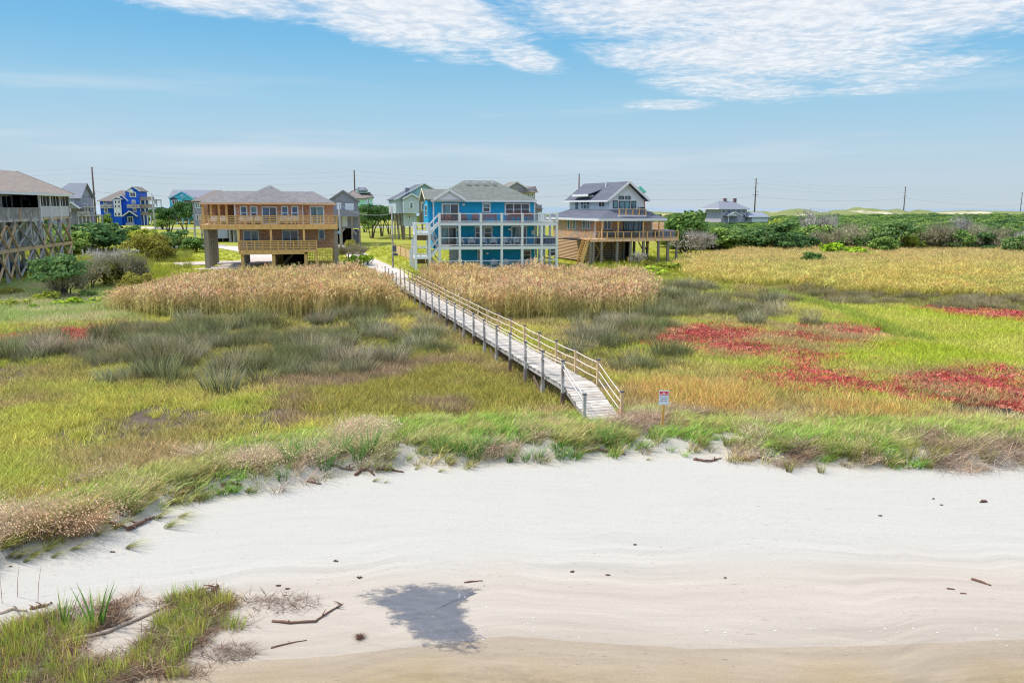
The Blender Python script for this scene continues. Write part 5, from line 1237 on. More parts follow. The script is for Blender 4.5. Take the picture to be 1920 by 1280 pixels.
# balusters and rail of the open deck
L.box('top_rail', GREYWOOD, -.1, .06, vF, vP - .1, zrl - .05, zrl)
v = vF
while v < vP - .2:
    L.box('baluster', GREYWOOD, -.03, .03, v, v + .07, zf - .1, zrl - .05); v += .19
for k in range(6): v = vF + (vP - vF) * k / 6; L.box('rail_post', NEWWOOD if k == 4 else GREYWOOD, -.06, .09, v - .07, v + .07, zrim, zrl)
L.swin(3, 366, 22, 407, -3.2, 1, kind='pair', glass=GLASS_D, parent=L.o, name='french_door'); L.swin(41, 372, 56, 407, -3.2, 1, kind='single', glass=GLASS_D, parent=L.o, name='screen_door', fw=.14)
L.swin(24, 364, 37, 390, -3.2, 1, kind='single', glass=SCREEN, parent=L.o, fw=.05, frame=DARKV); L.swin(57, 364, 70, 390, -3.2, 1, kind='single', glass=SCREEN, parent=L.o, fw=.05, frame=DARKV)
L.swin(10, 420, 20, 445, -4.2, 1, kind='hung', glass=GLASS_D, parent=L.o, fw=.14); L.swin(48, 419.5, 55, 434, -4.2, 1, kind='single', glass=GLASS_D, parent=L.o, fw=.12)
e_u, zrg = .55, sv(37, 321.5, -5.5)[1]
L.hip(ROOF_BROWN, -12.5, e_u, vF - .5, vE + .6, zev, zrg, axis='v', inset=vE - sv(37, 321.5, -5.5)[0]); L.fascia(TRIMW, -12.5, e_u, vF - .5, vE + .6, zev, .26)
# piles in two rows, beam, X braces above and below it
pv = [sv(p, 440)[0] for p in (-14, 9, 28, 58, 77, 96, 114, 131)]
zbm = sv(60, 464.5)[1]
for row, u in enumerate((-.05, -3.0)):
    for i, v in enumerate(pv): L.post(GREYWOOD, u, v, -.8, zf - .14, .30, 'pile')
    L.box('beam', POSTW if row == 0 else GREYWOOD, u + .16, u + .22, pv[0], pv[-1] + .15, zbm - .18, zbm + .18)
    for i, (a, b_) in enumerate(zip(pv[:-1], pv[1:])):
        mt = POSTW if (row == 0 and i in (0, 1, 4, 6)) else GREYWOOD; uu = u + .20
        for (za, zb) in ((zbm + .15, zrim - .3), (.1, zbm - .1)):
            if row == 1 and (za < 1 or i % 3): continue
            L.bar('brace', mt, (uu - .02, a, za), (uu - .02, b_, zb), .06, .2, up=(1, 0, 0)); L.bar('brace', mt, (uu + .05, b_, za), (uu + .05, a, zb), .06, .2, up=(1, 0, 0))
L.stairs(TRIMW, (-2.2, pv[2], zbm), (-2.2, pv[4], zf - .2), .9, 'v', 10, rail=False)
L.box('pale_pier', LW, -3.4, -2.6, pv[4] - .2, pv[4] + 1.0, -.5, zf - .2)

# ---- the houses further back
def roof_gable(H, mat_, px0, px1, pye, pxa, pya, v0, v1, wall=None, trim=TRIMW, over=.3):
    """roof with its gable towards the marsh: eaves at px0..px1 / pye, peak at pxa, pya"""
    a, b_ = H.U(px0, v0, pye), H.U(px1, v0, pye); z0, z1_ = H.Zv(pye, (px0 + px1) / 2, v0), H.Zv(pya, pxa, v0); m_ = (a + b_) / 2
    H.hip(mat_, a - over, b_ + over, v0 - over, v1, z0 - .1, z1_ + .1, axis='v', gable='fb')
    if wall: H.gable_wall('gable_wall', wall, a, b_, v0, z0 - .15, z1_ - .1, .2)
    H.barge(trim, (a - over, v0 - over - .03, z0 - .14), (m_, v0 - over - .03, z1_ + .05), (b_ + over, v0 - over - .03, z0 - .14))
def deck(H, mat_, px0, px1, pyrail, pyfloor, v0, v1, rimh=.3, posts=0, postmat=None, zbase=-.5, solid=False):
    a, b_ = H.U(px0, v0, pyfloor), H.U(px1, v0, pyfloor); zr_, z0 = H.Zv(pyrail, px0, v0), H.Zv(pyfloor, px0, v0)
    H.box('deck_floor', mat_, a, b_, v0, v1, z0 - rimh, z0); H.box('top_rail', mat_, a, b_, v0, v0 + .12, zr_ - .12, zr_)
    if solid: H.box('rail_panel', mat_, a, b_, v0 + .03, v0 + .09, z0 + .1, zr_ - .12)
    n_ = max(2, int((b_ - a) / 1.6))
    for k in range(n_ + 1): u = a + .08 + (b_ - a - .16) * k / n_; H.box('rail_post', mat_, u - .07, u + .07, v0 + .01, v0 + .13, z0, zr_ - .12)
    for k in range(posts):
        u = a + .15 + (b_ - a - .3) * k / max(1, posts - 1)
        for v in (v0 + .2, v1 - .2): H.box('post', postmat or mat_, u - .12, u + .12, v - .12, v + .12, zbase, z0 - rimh - .001)

K = House('royal_blue_house', 'royal blue four storey house with white trimmed windows and stacked side decks', 189, 424, 250, 10)
K.rect('wall', ROYAL, 189, 377, 240, 426, 0, 12); K.rect('tower_wall', ROYAL, 237, 357, 262, 426, -1.5, 8); K.rect('bay_wall', ROYAL, 213, 372, 228, 426, -2.2, 4); K.rect('wing_wall', ROYAL, 228, 376, 237, 425.5, -1.2, 4)
e0, e1 = K.U(185, -.5), K.U(245, -.5); K.hip(ROOF_TAUPE, e0, e1, -.6, 12, K.Zv(377, 210), K.Zv(357, 225, 5), inset=5.2, gable='r')
roof_gable(K, ROOF_TAUPE, 237.5, 261.5, 358, 249, 350, -1.5, 8, ROYAL); roof_gable(K, ROOF_TAUPE, 212, 228, 373, 220, 369, -2.2, 3, TRIMW); roof_gable(K, ROOF_TAUPE, 218, 239, 376, 228, 366, -1.2, 4, ROYAL)
K.rect('bay_panel', TRIMW, 213.4, 374, 227.6, 406, -2.3, -2.205)
for r in ((194, 375, 201, 383), (195, 390, 202.5, 399), (196, 404, 204, 414)): K.win(*r, 0, kind='grid', glass=GLASS_D, fw=.22)
K.win(204, 377, 211, 387, 0, kind='pair', glass=GLASS_D, fw=.2, name='door')
for r in ((214, 375, 219.5, 382), (220.5, 375, 226, 382), (214, 383.5, 219.5, 390), (220.5, 383.5, 226, 390), (214.5, 398, 219.5, 405), (220.5, 398, 226, 405)): K.win(*r, -2.3, kind='single', glass=GLASS_D, fw=.2)
for r, k_ in (((243, 360, 255, 369.5), 'pair'), ((247, 375, 254, 382), 'pair'), ((249, 390.5, 256, 398), 'pair'), ((239, 406, 250, 418), 'slider')): K.win(*r, -1.5, kind=k_, glass=GLASS_D, fw=.24)
u0, u1 = K.U(243, -1.5), K.U(255, -1.5); zz = K.Zv(360, 249, -1.5); MB().add([(u0 + (u1 - u0) * (.5 - .5 * math.cos(math.pi * i / 8)), -1.6, zz + .9 * math.sin(math.pi * i / 8)) for i in range(9)] + [(u0 + (u1 - u0) * (.5 - .5 * math.cos(math.pi * i / 8)), -1.5, zz + .9 * math.sin(math.pi * i / 8)) for i in range(9)],
    [tuple(range(9))[::-1], tuple(range(9, 18))] + [(i, i + 1, i + 10, i + 9) for i in range(8)]).build('arched_head', TRIMW, K.o)
roof_gable(K, ROOF_GREEN, 231, 256, 405, 241, 396, -3.5, -1.6, None); deck(K, GREYWOOD, 188, 212, 383, 388.5, -1.2, 0, posts=0, solid=True); deck(K, GREYWOOD, 238, 262, 383, 388.5, -2.6, -1.55, solid=True)
for yr, yf in ((369, 374), (383, 389), (397, 402)): deck(K, material('taupe decking', srgb(152, 138, 128), .85, .15), 262, 289, yr, yf, -1, 8, posts=5 if yr == 397 else 4, postmat=TRIMW, solid=True, zbase=-.5 if yr == 397 else K.Zv(yf + 14, 270, -1))
for k in range(5): K.rect('step', material('grey step', srgb(170, 172, 178), .8, .1), 236 - k * .2, 418 + k * 1.6, 252 + k * .2, 426, -2.6 - k * .5, -2.1 - k * .5)

Q = House('turquoise_house', 'turquoise house with arched window and double porch behind wind bent trees', 318, 410, 265, 10)
Q.rect('wall', TURQ, 319, 372, 372, 412, 0, 12); Q.hip(ROOF_DIST, Q.U(318.5, -.5), Q.U(412, -.5), -.6, 14, Q.Zv(371, 340), Q.Zv(356, 350, 6), gable='lr')
roof_gable(Q, ROOF_DIST, 318.5, 364, 372, 342, 360, -1.0, 6, TURQ, material('turquoise trim', srgb(120, 214, 232))); roof_gable(Q, ROOF_DIST, 341, 363, 374, 352, 366, -3, 0, TURQ, material('turquoise trim', srgb(120, 214, 232)))
Q.rect('wall', TURQ, 319, 372, 364, 411, -1.0, 0)
for r, k_ in (((322, 375, 335.5, 383), 'triple'), ((344.5, 374, 361, 382.5), 'triple'), ((327, 393.5, 337, 399.5), 'pair'), ((346, 392, 352, 403), 'single'), ((354, 392, 362, 403), 'single'), ((338, 376, 341, 383), 'single'), ((339.5, 364.5, 343.5, 368.5), 'single')): Q.win(*r, -1.0, kind=k_, glass=GLASS_D, fw=.22)
u0, u1 = Q.U(322, -1), Q.U(335.5, -1); zz = Q.Zv(375, 329, -1); MB().add([(u0 + (u1 - u0) * (.5 - .5 * math.cos(math.pi * i / 8)), -1.08, zz + .8 * math.sin(math.pi * i / 8)) for i in range(9)] + [(u0 + (u1 - u0) * (.5 - .5 * math.cos(math.pi * i / 8)), -1.0, zz + .8 * math.sin(math.pi * i / 8)) for i in range(9)],
    [tuple(range(9))[::-1], tuple(range(9, 18))] + [(i, i + 1, i + 10, i + 9) for i in range(8)]).build('arched_head', GLASS_D, Q.o)
TQT = material('pale turquoise trim', srgb(170, 216, 228), .6, .05)
Q.rect('porch_roof', ROOF_DIST, 317, 388, 343, 391, -3, -1.01); deck(Q, TQT, 319, 364, 400, 404.5, -3, -1.02, posts=5, postmat=TQT); deck(Q, TQT, 343, 364, 383, 388, -3, -1.02, posts=3, postmat=TQT, zbase=Q.Zv(404, 350, -2))
Q.rect('foundation', material('pinkish block', srgb(186, 168, 164), .8, .1), 320, 405, 364, 415, -.9, 10)

N = House('grey_cottage', 'grey sided cottage on piers partly hidden by the tan shingled house', 362, 424, 150, 12)
N.rect('wall', GREYS, 362, 377, 444, 424, 0, 9); N.hip(ROOF_TAUPE, N.U(360, -.4), N.U(448, -.4), -.5, 9.6, N.Zv(377, 400), N.Zv(357, 400, 4.5), inset=3.4)
N.win(365, 379.5, 379, 390.5, 0, kind='triple', glass=GLASS_T, fw=.14); N.win(367, 402.5, 373.5, 412, 0, kind='hung', glass=GLASS_D, fw=.14); N.win(376, 402.5, 382, 412, 0, kind='hung', glass=GLASS_D, fw=.14)
N.rect('skirt', material('pale grey skirt', srgb(176, 178, 192), .8, .1, pattern=('batten', .3)), 397, 431, 427, 447, -1.2, 3)
for k in range(7):
    for v in (.3, 8.0): N.post(GREYWOOD, N.U(364 + k * 13), v, -.5, N.Zv(424, 400), .28, 'pier')
N.rect('underfloor_shade', DARKV, 385, 425, 440, 452, 3, 3.2); deck(N, GREYWOOD, 428, 446, 418, 428, -2, 0, posts=3)

M = House('weathered_gable_house', 'weathered grey gabled house with white shutters on tall piles', 615, 455, 140, 12)
M.rect('wall', GREYS, 618, 377, 672, 428, 0, 10); roof_gable(M, ROOF_TAUPE, 615, 672, 377, 634, 358, -.1, 10, GREYS, material('grey trim', srgb(140, 140, 150)))
M.hip(ROOF_TAUPE, M.U(640, 3), M.U(690, 3), 3, 12, M.Zv(372, 660, 3), M.Zv(357, 640, 7), inset=2.5)
SHUT = material('white storm shutter', srgb(228, 232, 238), .6, .04, pattern=('lap', .12))
for r in ((631, 380, 640, 392.5), (647, 381, 663.5, 393.5), (642, 404.5, 651.5, 425)): M.rect('shutter', SHUT, *r, -.08, -.003)
deck(M, material('silver decking', srgb(138, 138, 150), .85, .15), 614, 674, 393.5, 403, -2.2, -.01, solid=True)
for px in (616, 640, 660, 674):
    for v in (-2.0, 1, 9): M.post(GREYPILE, M.U(px, v), v, -.6, M.Zv(404 if v < 0 else 427, px, v) - .3, .3, 'pile')
M.rect('lower_room', GREYS, 622, 428, 632, 455, .5, 8); M.rect('lower_room', material('dark grey block', srgb(112, 108, 116), .8, .15, pattern=('lap', .25)), 661, 432, 673, 455, .2, 8); M.rect('underfloor_shade', DARKV, 632, 428, 661, 455, 5, 5.2)
for a, b_ in ((636, 646), (668, 659)): M.bar('knee_brace', GREYWOOD, (M.U(a), -.1, M.Zv(440, a)), (M.U(b_), -.1, M.Zv(428, b_)), .12, .3)

E = House('mint_house', 'mint green house with rooftop lookout and white balconies', 668, 405, 255, 10)
E.rect('wall', MINT, 669, 369, 700, 412, 0, 12); E.hip(ROOF_TAUPE, E.U(655, -.6), E.U(703, -.6), -.7, 12.6, E.Zv(370, 690), E.Zv(360, 690, 5)); E.rect('lookout', MINT, 670, 356, 689.5, 362, 3, 8)
E.hip(ROOF_DIST, E.U(668, 3), E.U(691.5, 3), 2.4, 8.6, E.Zv(356, 680, 3), E.Zv(351.5, 680, 5)); E.win(672, 357, 688, 361.5, 3, kind='quad', glass=GLASS_T, fw=.15)
for r in ((685, 371.5, 688.3, 382), (689, 371.5, 692.5, 382), (697, 372, 699.5, 381), (687, 389, 696, 400)): E.win(*r, 0, kind='hung', glass=GLASS_D, fw=.2)
deck(E, TQT, 672, 707, 382, 387.5, -2.4, 0, posts=4, postmat=WHITE, zbase=E.Zv(402, 690)); deck(E, WHITE, 672, 707, 397.5, 401, -2.4, 0, posts=4)

S = House('seafoam_house', 'pale seafoam house raised high on a cluster of slanting pilings', 757, 447, 160, 16)
S.rect('bay_wall', SEAF, 757, 372, 786, 400, 0, 8); roof_gable(S, ROOF_SLATE, 757, 786.5, 372, 772, 364, -.05, 6, SEAF); S.rect('wall', SEAF, 742, 374, 805, 400, 2.2, 13)
S.rect('lower_wall', SEAF, 757, 400.5, 781, 424, 1.5, 9); S.rect('wall', material('tan decking', srgb(158, 140, 120), .8, .15), 786.5, 377, 800, 420, 2.0, 2.19)
a, b_ = S.U(739, 2), S.U(852, 2); S.hip(ROOF_SLATE, a, b_, 1.6, 13.5, S.Zv(374.5, 770, 2), S.Zv(344, 795, 2), axis='v', gable='fb')
S.gable_wall('gable_wall', material('aqua gable', srgb(158, 200, 212), .6, .05, pattern=('batten', .4)), a + .5, b_ - .5, 2.1, S.Zv(375, 770, 2), S.Zv(346, 795, 2), .2)
S.barge(TRIMW, (a, 1.55, S.Zv(375, 770, 2)), ((a + b_) / 2, 1.55, S.Zv(344, 795, 2)), (b_, 1.55, S.Zv(375, 770, 2)))
S.win(767, 378.5, 775.5, 391.5, 0, kind='hung', glass=GLASS_T, fw=.2); S.win(765, 402.5, 770, 410, 1.5, kind='single', glass=GLASS_D, fw=.14); S.win(789, 379, 797, 395, 2.0, kind='slider', glass=GLASS_D, fw=.2)
u, z = S.at(764, 356, 4); S.box('chimney', ROOF_DIST, u - .4, u + .4, 4, 5, z - 1, z + .4)
for k in range(9):
    u = S.U(741 + k * 2.4, 2.2 + (k % 3) * 2); v = 2.4 + (k % 3) * 2.4
    S.bar('piling', GREYPILE, (u + U(-.5, .7), v - U(0, .6), -.6), (u, v, S.Zv(400, 745, 2.4)), .26, .26, up=(0, 1, 0))
for px in (758, 768, 781, 792, 800):
    for v in (1.8, 7.5): S.post(GREYPILE, S.U(px, v), v, -.6, S.Zv(423 if px < 785 else 400, px, v), .3, 'piling')

J = House('brown_roofed_house', 'taupe roofed house showing behind the bright blue house', 953, 400, 170, 12)
J.rect('wall', material('rosy grey siding', srgb(176, 166, 172), .7, .08, pattern=('lap', .2)), 955, 352, 1003, 405, 0, 9); roof_gable(J, ROOF_TAUPE, 950, 987, 352, 968.5, 341, -.2, 9, GREYS); J.hip(ROOF_TAUPE, J.U(974, -1), J.U(1008, -1), -1, 8, J.Zv(360, 990), J.Zv(349, 990, 3))
J.win(987, 361.5, 994, 370, 0, kind='hung', glass=GLASS_T, fw=.18); J.win(995, 361.5, 1001, 370, 0, kind='hung', glass=GLASS_T, fw=.18)
J.rect('side_wing', GREYS, 1003.5, 384, 1016, 420, 1, 7); J.hip(ROOF_TAUPE, J.U(1002, 1), J.U(1017, 1), .6, 7.4, J.Zv(392, 1010, 1), J.Zv(378, 1010, 3), gable='l', inset=1)

Y = House('lookout_tower', 'small lookout tower with green pyramid roof behind the white gabled house', 1195, 390, 190, 14, cat='tower')
Y.rect('cabin', material('rosy boards', srgb(196, 178, 176), .7, .1, pattern=('lap', .25)), 1196, 360, 1208, 373, 0, 1.6)
GRN = material('green metal roof', srgb(74, 160, 140), .5, .08); a, b_ = Y.U(1193.5, -.3), Y.U(1210.5, -.3); Y.hip(GRN, a, b_, -.4, 2.0, Y.Zv(360.5, 1200), Y.Zv(349, 1202, .8))
Y.win(1201, 362.5, 1204.5, 366.5, 0, kind='single', glass=GLASS_D, fw=.1)
BRK = material('rust red post', srgb(186, 110, 92), .7, .1)
for px in (1196.5, 1207.5):
    for v in (.1, 1.5): Y.post(BRK, Y.U(px), v, -.5, Y.Zv(373, px), .22)
for py in (380, 388): Y.rect('brace', BRK, 1197, py, 1207, py + 1.2, .0, .1)

O = House('station_house', 'old lavender grey station house with hip roof and two chimneys above the thicket', 1337, 408, 260, 20)
O.rect('wall', material('lavender shingle', srgb(192, 186, 196), .8, .08, pattern=('lap', .25)), 1352, 390, 1400, 420, 0, 9); a, b_ = O.U(1347, -1), O.U(1404.5, -1)
O.hip(material('lilac grey roof', srgb(134, 138, 150), .8, .08), a, b_, -1, 10, O.Zv(391, 1375), O.Zv(377, 1370, 4), inset=3.3); O.fascia(TRIMW, a, b_, -1, 10, O.Zv(391, 1375), .3)
for px in (1357, 1367, 1376, 1385.5, 1395): O.win(px - 2.4, 392.2, px + 2.4, 399, 0, kind='hung', glass=GLASS_D, fw=.14)
for px in (1357, 1395): O.win(px - 2.4, 402, px + 2.4, 408.5, 0, kind='hung', glass=GLASS_D, fw=.14)
vv = O.side(1338, 395, O.U(1352))[0]
for k in range(3): O.window(1.2 + k * 2.6, 2.2 + k * 2.6, O.Zv(398.5, 1352), O.Zv(392, 1352), O.U(1352), kind='hung', glass=GLASS_T, fw=.16, side=-1)
for px in (1359, 1377.5): u, z = O.at(px, 377, 4.5); O.box('chimney', material('chimney brick', srgb(128, 104, 106), .9, .15), u - .45, u + .45, 4.1, 4.9, z - 1, z + .9)
roof_gable(O, ROOF_DIST, 1365, 1389, 404, 1377, 398, -2.4, 0, TRIMW); O.rect('porch_post', TRIMW, 1366, 404, 1367, 416, -2.3, -2.1); O.rect('porch_post', TRIMW, 1387, 404, 1388, 416, -2.3, -2.1)
O2 = House('outbuilding', 'low pale roofed outbuilding beside the old station house', 1408, 408, 262, 20, cat='building')
O2.rect('wall', TRIMW, 1410, 405, 1440, 416, 0, 5); O2.hip(material('pale lilac roof', srgb(150, 156, 170), .8, .06), O2.U(1405, -.4), O2.U(1444, -.4), -.5, 5.5, O2.Zv(407, 1425), O2.Zv(397.5, 1425, 2.5), inset=1.4)

C_ = House('grey_hillside_house', 'grey steep gabled house behind the stilted house', 100, 418, 205, 10)
C_.rect('wall', GREYS, 96, 370, 152, 425, 0, 10); a, b_ = C_.U(90, -.6), C_.U(156, -.6); C_.hip(ROOF_DIST, a, b_, -.6, 10.6, C_.Zv(372, 130), C_.Zv(343, 130, 5), gable='r', inset=4); C_.gable_side('gable_wall', GREYS, 0, 10, C_.U(152) - .15, C_.Zv(372, 130), C_.Zv(345, 130, 5))
roof_gable(C_, ROOF_DIST, 120, 148, 390, 138, 380, -2.5, 0, GREYS); deck(C_, GREYWOOD, 145, 169, 397, 403, -2, 8, posts=4, solid=True); deck(C_, GREYWOOD, 152, 165, 381, 387, 0, 6, posts=3, zbase=C_.Zv(398, 160))
C_.win(131, 368, 138, 379, 0, kind='pair', glass=GLASS_D, fw=.2); C_.win(129, 391, 133, 397, -2.4, kind='single', glass=GLASS_D, fw=.16); C_.bar('stair', GREYWOOD, (C_.U(132), -2.6, C_.Zv(419, 132)), (C_.U(143), -2.6, C_.Zv(406, 143)), .3, .3)
# ------------------------------------------------------------------ drives, road, fences
CONC = material('pale concrete', srgb(206, 194, 184), .9, .12, .6, bump=.1)
ASPH = material('worn asphalt', srgb(168, 164, 168), .9, .12, .4, bump=.1)
def ribbon(name, pts, w, mat_, lift=.03, step=1.5):
    P_ = []
    for (x0, y0), (x1, y1) in zip(pts[:-1], pts[1:]):
        n_ = max(1, int(math.hypot(x1 - x0, y1 - y0) / step))
        P_ += [(x0 + (x1 - x0) * i / n_, y0 + (y1 - y0) * i / n_) for i in range(n_)]
    P_.append(pts[-1]); m = MB(); vs_ = []
    for i, p in enumerate(P_):
        a, b_ = P_[max(i - 1, 0)], P_[min(i + 1, len(P_) - 1)]; dx, dy = b_[0] - a[0], b_[1] - a[1]; l = math.hypot(dx, dy); nx_, ny_ = -dy / l, dx / l
        ww = w if not isinstance(w, (list, tuple)) else w[0] + (w[1] - w[0]) * i / (len(P_) - 1)
        for k in (-1, -.33, .33, 1): x, y = p[0] + nx_ * ww / 2 * k, p[1] + ny_ * ww / 2 * k; vs_.append((x, y, gz(x, y) + lift))
    m.add(vs_, [(4 * i + k, 4 * i + k + 1, 4 * i + 5 + k, 4 * i + 4 + k) for i in range(len(P_) - 1) for k in range(3)])
    o = m.build(name, mat_); tag(o, kind='structure'); return o
ribbon('concrete_path', PATH, (2.8, 3.6), CONC, .08, .8)
g2 = lambda px, py, z: G(px, py, z)
ribbon('driveway', [g2(392, 507, .95), g2(440, 501, .95), g2(480, 490, 1.0), g2(498, 480, 1.05), g2(470, 472, 1.1), g2(425, 464, 1.2), g2(380, 463, 1.2)], 4.2, CONC, .05)
ribbon('driveway', [g2(330, 497, .95), g2(420, 494, .95), g2(520, 493, 1.0)], 5.0, CONC, .045)
hw = [(t_[0] - 16, t_[1] - 34) for t_ in tall[:4]]; ribbon('highway', [(hw[0][0] - 160, hw[0][1] - 30)] + hw + [(hw[-1][0] + 60, hw[-1][1] + 40)], 9.0, ASPH, .06, 4)
ribbon('lane', [g2(-60, 494, 1.0), g2(100, 484, 1.1), g2(240, 474, 1.2), g2(330, 461, 1.3), g2(420, 461, 1.3)], 4.6, ASPH, .06)
ribbon('driveway', [g2(225, 429, 1.9), g2(262, 428, 1.9), g2(285, 425.5, 1.95)], 7.0, CONC, .07)
ribbon('driveway', [g2(770, 464.5, 1.2), g2(840, 464.5, 1.2)], 2.6, CONC, .06)
# round fence posts by the lane
for i, px in enumerate((156, 168, 184, 200, 215, 231)):
    x, y = G(px, 486 - (px - 156) * .085, 1.05); z = gz(x, y); o = MB().tube([(x, y, z - .3), (x, y, z + 1.25)], .09, 6).build('fence_post', GREYWOOD)
    tag(o, 'thin grey fence post by the lane, %s from the stilted house' % ('first', 'second', 'third', 'fourth', 'fifth', 'sixth')[i], 'post', 'fence posts along the lane')
# slatted yard fence between the path and the blue house
fn = empty('slatted_fence', (*G(743, 492, 1.0), 0), 0); tag(fn, 'low pine fence of horizontal slats left of the blue house stairs', 'fence')
fa = Vector((*G(742, 478, 1.0), 0)); fb = Vector((*G(773, 490, 1.0), 0)); o0 = Vector((fn.location.x, fn.location.y, 0))
for k in range(6):
    za, zb = gz(fa.x, fa.y) + .15 + .2 * k, gz(fb.x, fb.y) + .15 + .2 * k; MB().bar(Vector((fa.x, fa.y, za)) - o0, Vector((fb.x, fb.y, zb)) - o0, .03, .13).build('slat', PINKPINE, fn)
for q in (0, .33, .66, 1): p = fa.lerp(fb, q); z = gz(p.x, p.y); MB().box(p.x - .07 - o0.x, p.x + .07 - o0.x, p.y - .07 - o0.y, p.y + .07 - o0.y, z - .3, z + 1.4).build('post', NEWWOOD, fn)
fc = Vector((*G(773, 474, 1.1), 0))
for k in range(5): MB().bar(Vector((fa.x, fa.y, gz(fa.x, fa.y) + .2 + .24 * k)) - o0, Vector((fc.x, fc.y, gz(fc.x, fc.y) + .2 + .24 * k)) - o0, .03, .12).build('slat', PINE, fn)

# ------------------------------------------------------------------ deck furniture
def adirondack(name, mat_, label, group):
    o = empty(name); tag(o, label, 'chair', group)
    for k in range(5):
        x = -.26 + .13 * k; MB().bar((x, .32, .30), (x * 1.15, .62, 1.02 - abs(k - 2) * .05), .115, .025, (0, 1, 0)).build('back_slat', mat_, o)
    MB().bar((0, -.38, .42), (0, .36, .28), .60, .03).build('seat', mat_, o)
    for sx_ in (-1, 1):
        MB().box(sx_ * .40 - .07, sx_ * .40 + .07, -.42, .48, .60, .63).build('armrest', mat_, o); MB().box(sx_ * .36 - .03, sx_ * .36 + .03, -.42, -.32, 0, .60).build('front_leg', mat_, o)
        MB().bar((sx_ * .30, -.36, .38), (sx_ * .30, .72, .04), .03, .11).build('back_leg', mat_, o)
    return o
def place(o, H, px, v, z, rz, label, first=[True]):
    """stands a piece of furniture on a deck of a house"""
    u = H.U(px, v); o.location = (H.x + H.c * u - H.s * v, H.y + H.s * u + H.c * v, H.g + z); o.rotation_euler = (0, 0, H.th + rz)
    if label: o['label'] = label
CH_W = material('white resin', srgb(226, 230, 238), .5, .03); CH_B = material('brown resin', srgb(142, 82, 74), .6, .1); CH_C = material('cream resin', srgb(232, 214, 200), .55, .05); CH_D = material('dark resin', srgb(62, 62, 70), .6, .1)
ordn = ('first', 'second', 'third', 'fourth', 'fifth', 'sixth', 'seventh', 'eighth')
def row_of(mat_, H, z, v, pxs, lab, group, rz=0.0):
    proto = None
    for i, px in enumerate(pxs):
        o = adirondack('adirondack_chair', mat_, '', group) if proto is None else copy_tree(proto)
        proto = proto or o; place(o, H, px, v, z, rz + U(-.25, .25), lab % ordn[i])
row_of(CH_W, B, zm2 if False else B.Zv(461.5, 930), 1.5, (863, 884, 905, 925, 949, 969), 'white slatted chair on the middle deck of the blue house, %s from the stairs', 'white chairs on the blue house decks')
row_of(CH_W, B, .05, 1.2, (926, 951, 990), 'white slatted chair on the ground patio of the blue house, %s from the stairs', 'white chairs on the blue house decks')
row_of(CH_B, B, B.Zv(417.5, 930), 1.4, (828, 843, 870, 891), 'brown slatted chair on the top deck of the blue house, %s from the stairs', 'brown chairs on the blue house top deck')
row_of(CH_C, T, T.Zv(421, 505), 1.2, (399, 420, 456, 468, 484, 531, 541, 553), 'cream slatted chair on the upper pine deck, %s from the porch end', 'cream chairs on the tan house deck')
row_of(CH_D, W, W.Zv(447, 1190, -2.8), -1.6, (1138, 1149, 1168, 1180, 1191), 'dark chair on the main deck of the white house, %s from the stairs', 'dark chairs on the white house deck')
def table(name, H, px, v, z, w_, d_, h_, mat_, label, cat='table', stools=0):
    o = empty(name); tag(o, label, cat); place(o, H, px, v, z, 0, label)
    MB().box(-w_ / 2, w_ / 2, -d_ / 2, d_ / 2, h_ - .06, h_).build('top', mat_, o)
    for a in (-1, 1):
        for b_ in (-1, 1): MB().box(a * (w_ / 2 - .08) - .04, a * (w_ / 2 - .08) + .04, b_ * (d_ / 2 - .08) - .04, b_ * (d_ / 2 - .08) + .04, 0, h_ - .061).build('leg', mat_, o)
    MB().box(-w_ / 2 + .1, w_ / 2 - .1, -d_ / 2 + .06, -d_ / 2 + .1, h_ - .2, h_ - .062).build('apron', mat_, o)
    return o
zT = B.Zv(417.5, 930)
table('dining_table', B, 975, 1.4, zT, 2.8, 1.0, .95, CH_B, 'long brown dining table on the top deck of the blue house')
def high_chair(H, px, v, z, mat_, label, group, rz=0):
    o = empty('high_chair'); tag(o, label, 'chair', group); place(o, H, px, v, z, rz, label)
    MB().box(-.24, .24, -.22, .22, .62, .67).build('seat', mat_, o)
    for a in (-1, 1):
        for b_ in (-1, 1): MB().bar((a * .23, b_ * .22, 0), (a * .2, b_ * .19, .62), .05, .05, (0, 1, 0)).build('leg', mat_, o)
    for k in range(4): MB().bar((-.2 + .133 * k, .21, .67), (-.2 + .133 * k, .27, 1.12), .05, .03, (0, 1, 0)).build('back_slat', mat_, o)
    MB().box(-.25, .25, .24, .29, 1.1, 1.18).build('back_rail', mat_, o)
for i, px in enumerate((953, 963, 972, 984, 995)): high_chair(B, px, .75, zT, CH_B, 'brown high chair at the dining table, %s from the stairs' % ordn[i], 'high chairs at the blue house dining table', math.pi)
bench = empty('garden_bench'); place(bench, B, 918, 1.3, zT, 0, None); tag(bench, 'brown slatted bench on the top deck beneath the small window', 'bench')
MB().box(-.85, .85, -.25, .25, .40, .45).build('seat', CH_B, bench)
for k in range(4): MB().box(-.85, .85, .24, .28, .52 + .13 * k, .62 + .13 * k).build('back_slat', CH_B, bench)
for a in (-.75, .75):
    for b_ in (-.2, .24): MB().box(a - .04, a + .04, b_ - .04, b_ + .04, 0, .40 if b_ < 0 else 1.05).build('leg', CH_B, bench)
table('bar_table', W, 1202, -.6, W.Zv(404, 1185, -1.6), .7, .7, 1.02, CH_D, 'small dark bar table on the gable balcony')
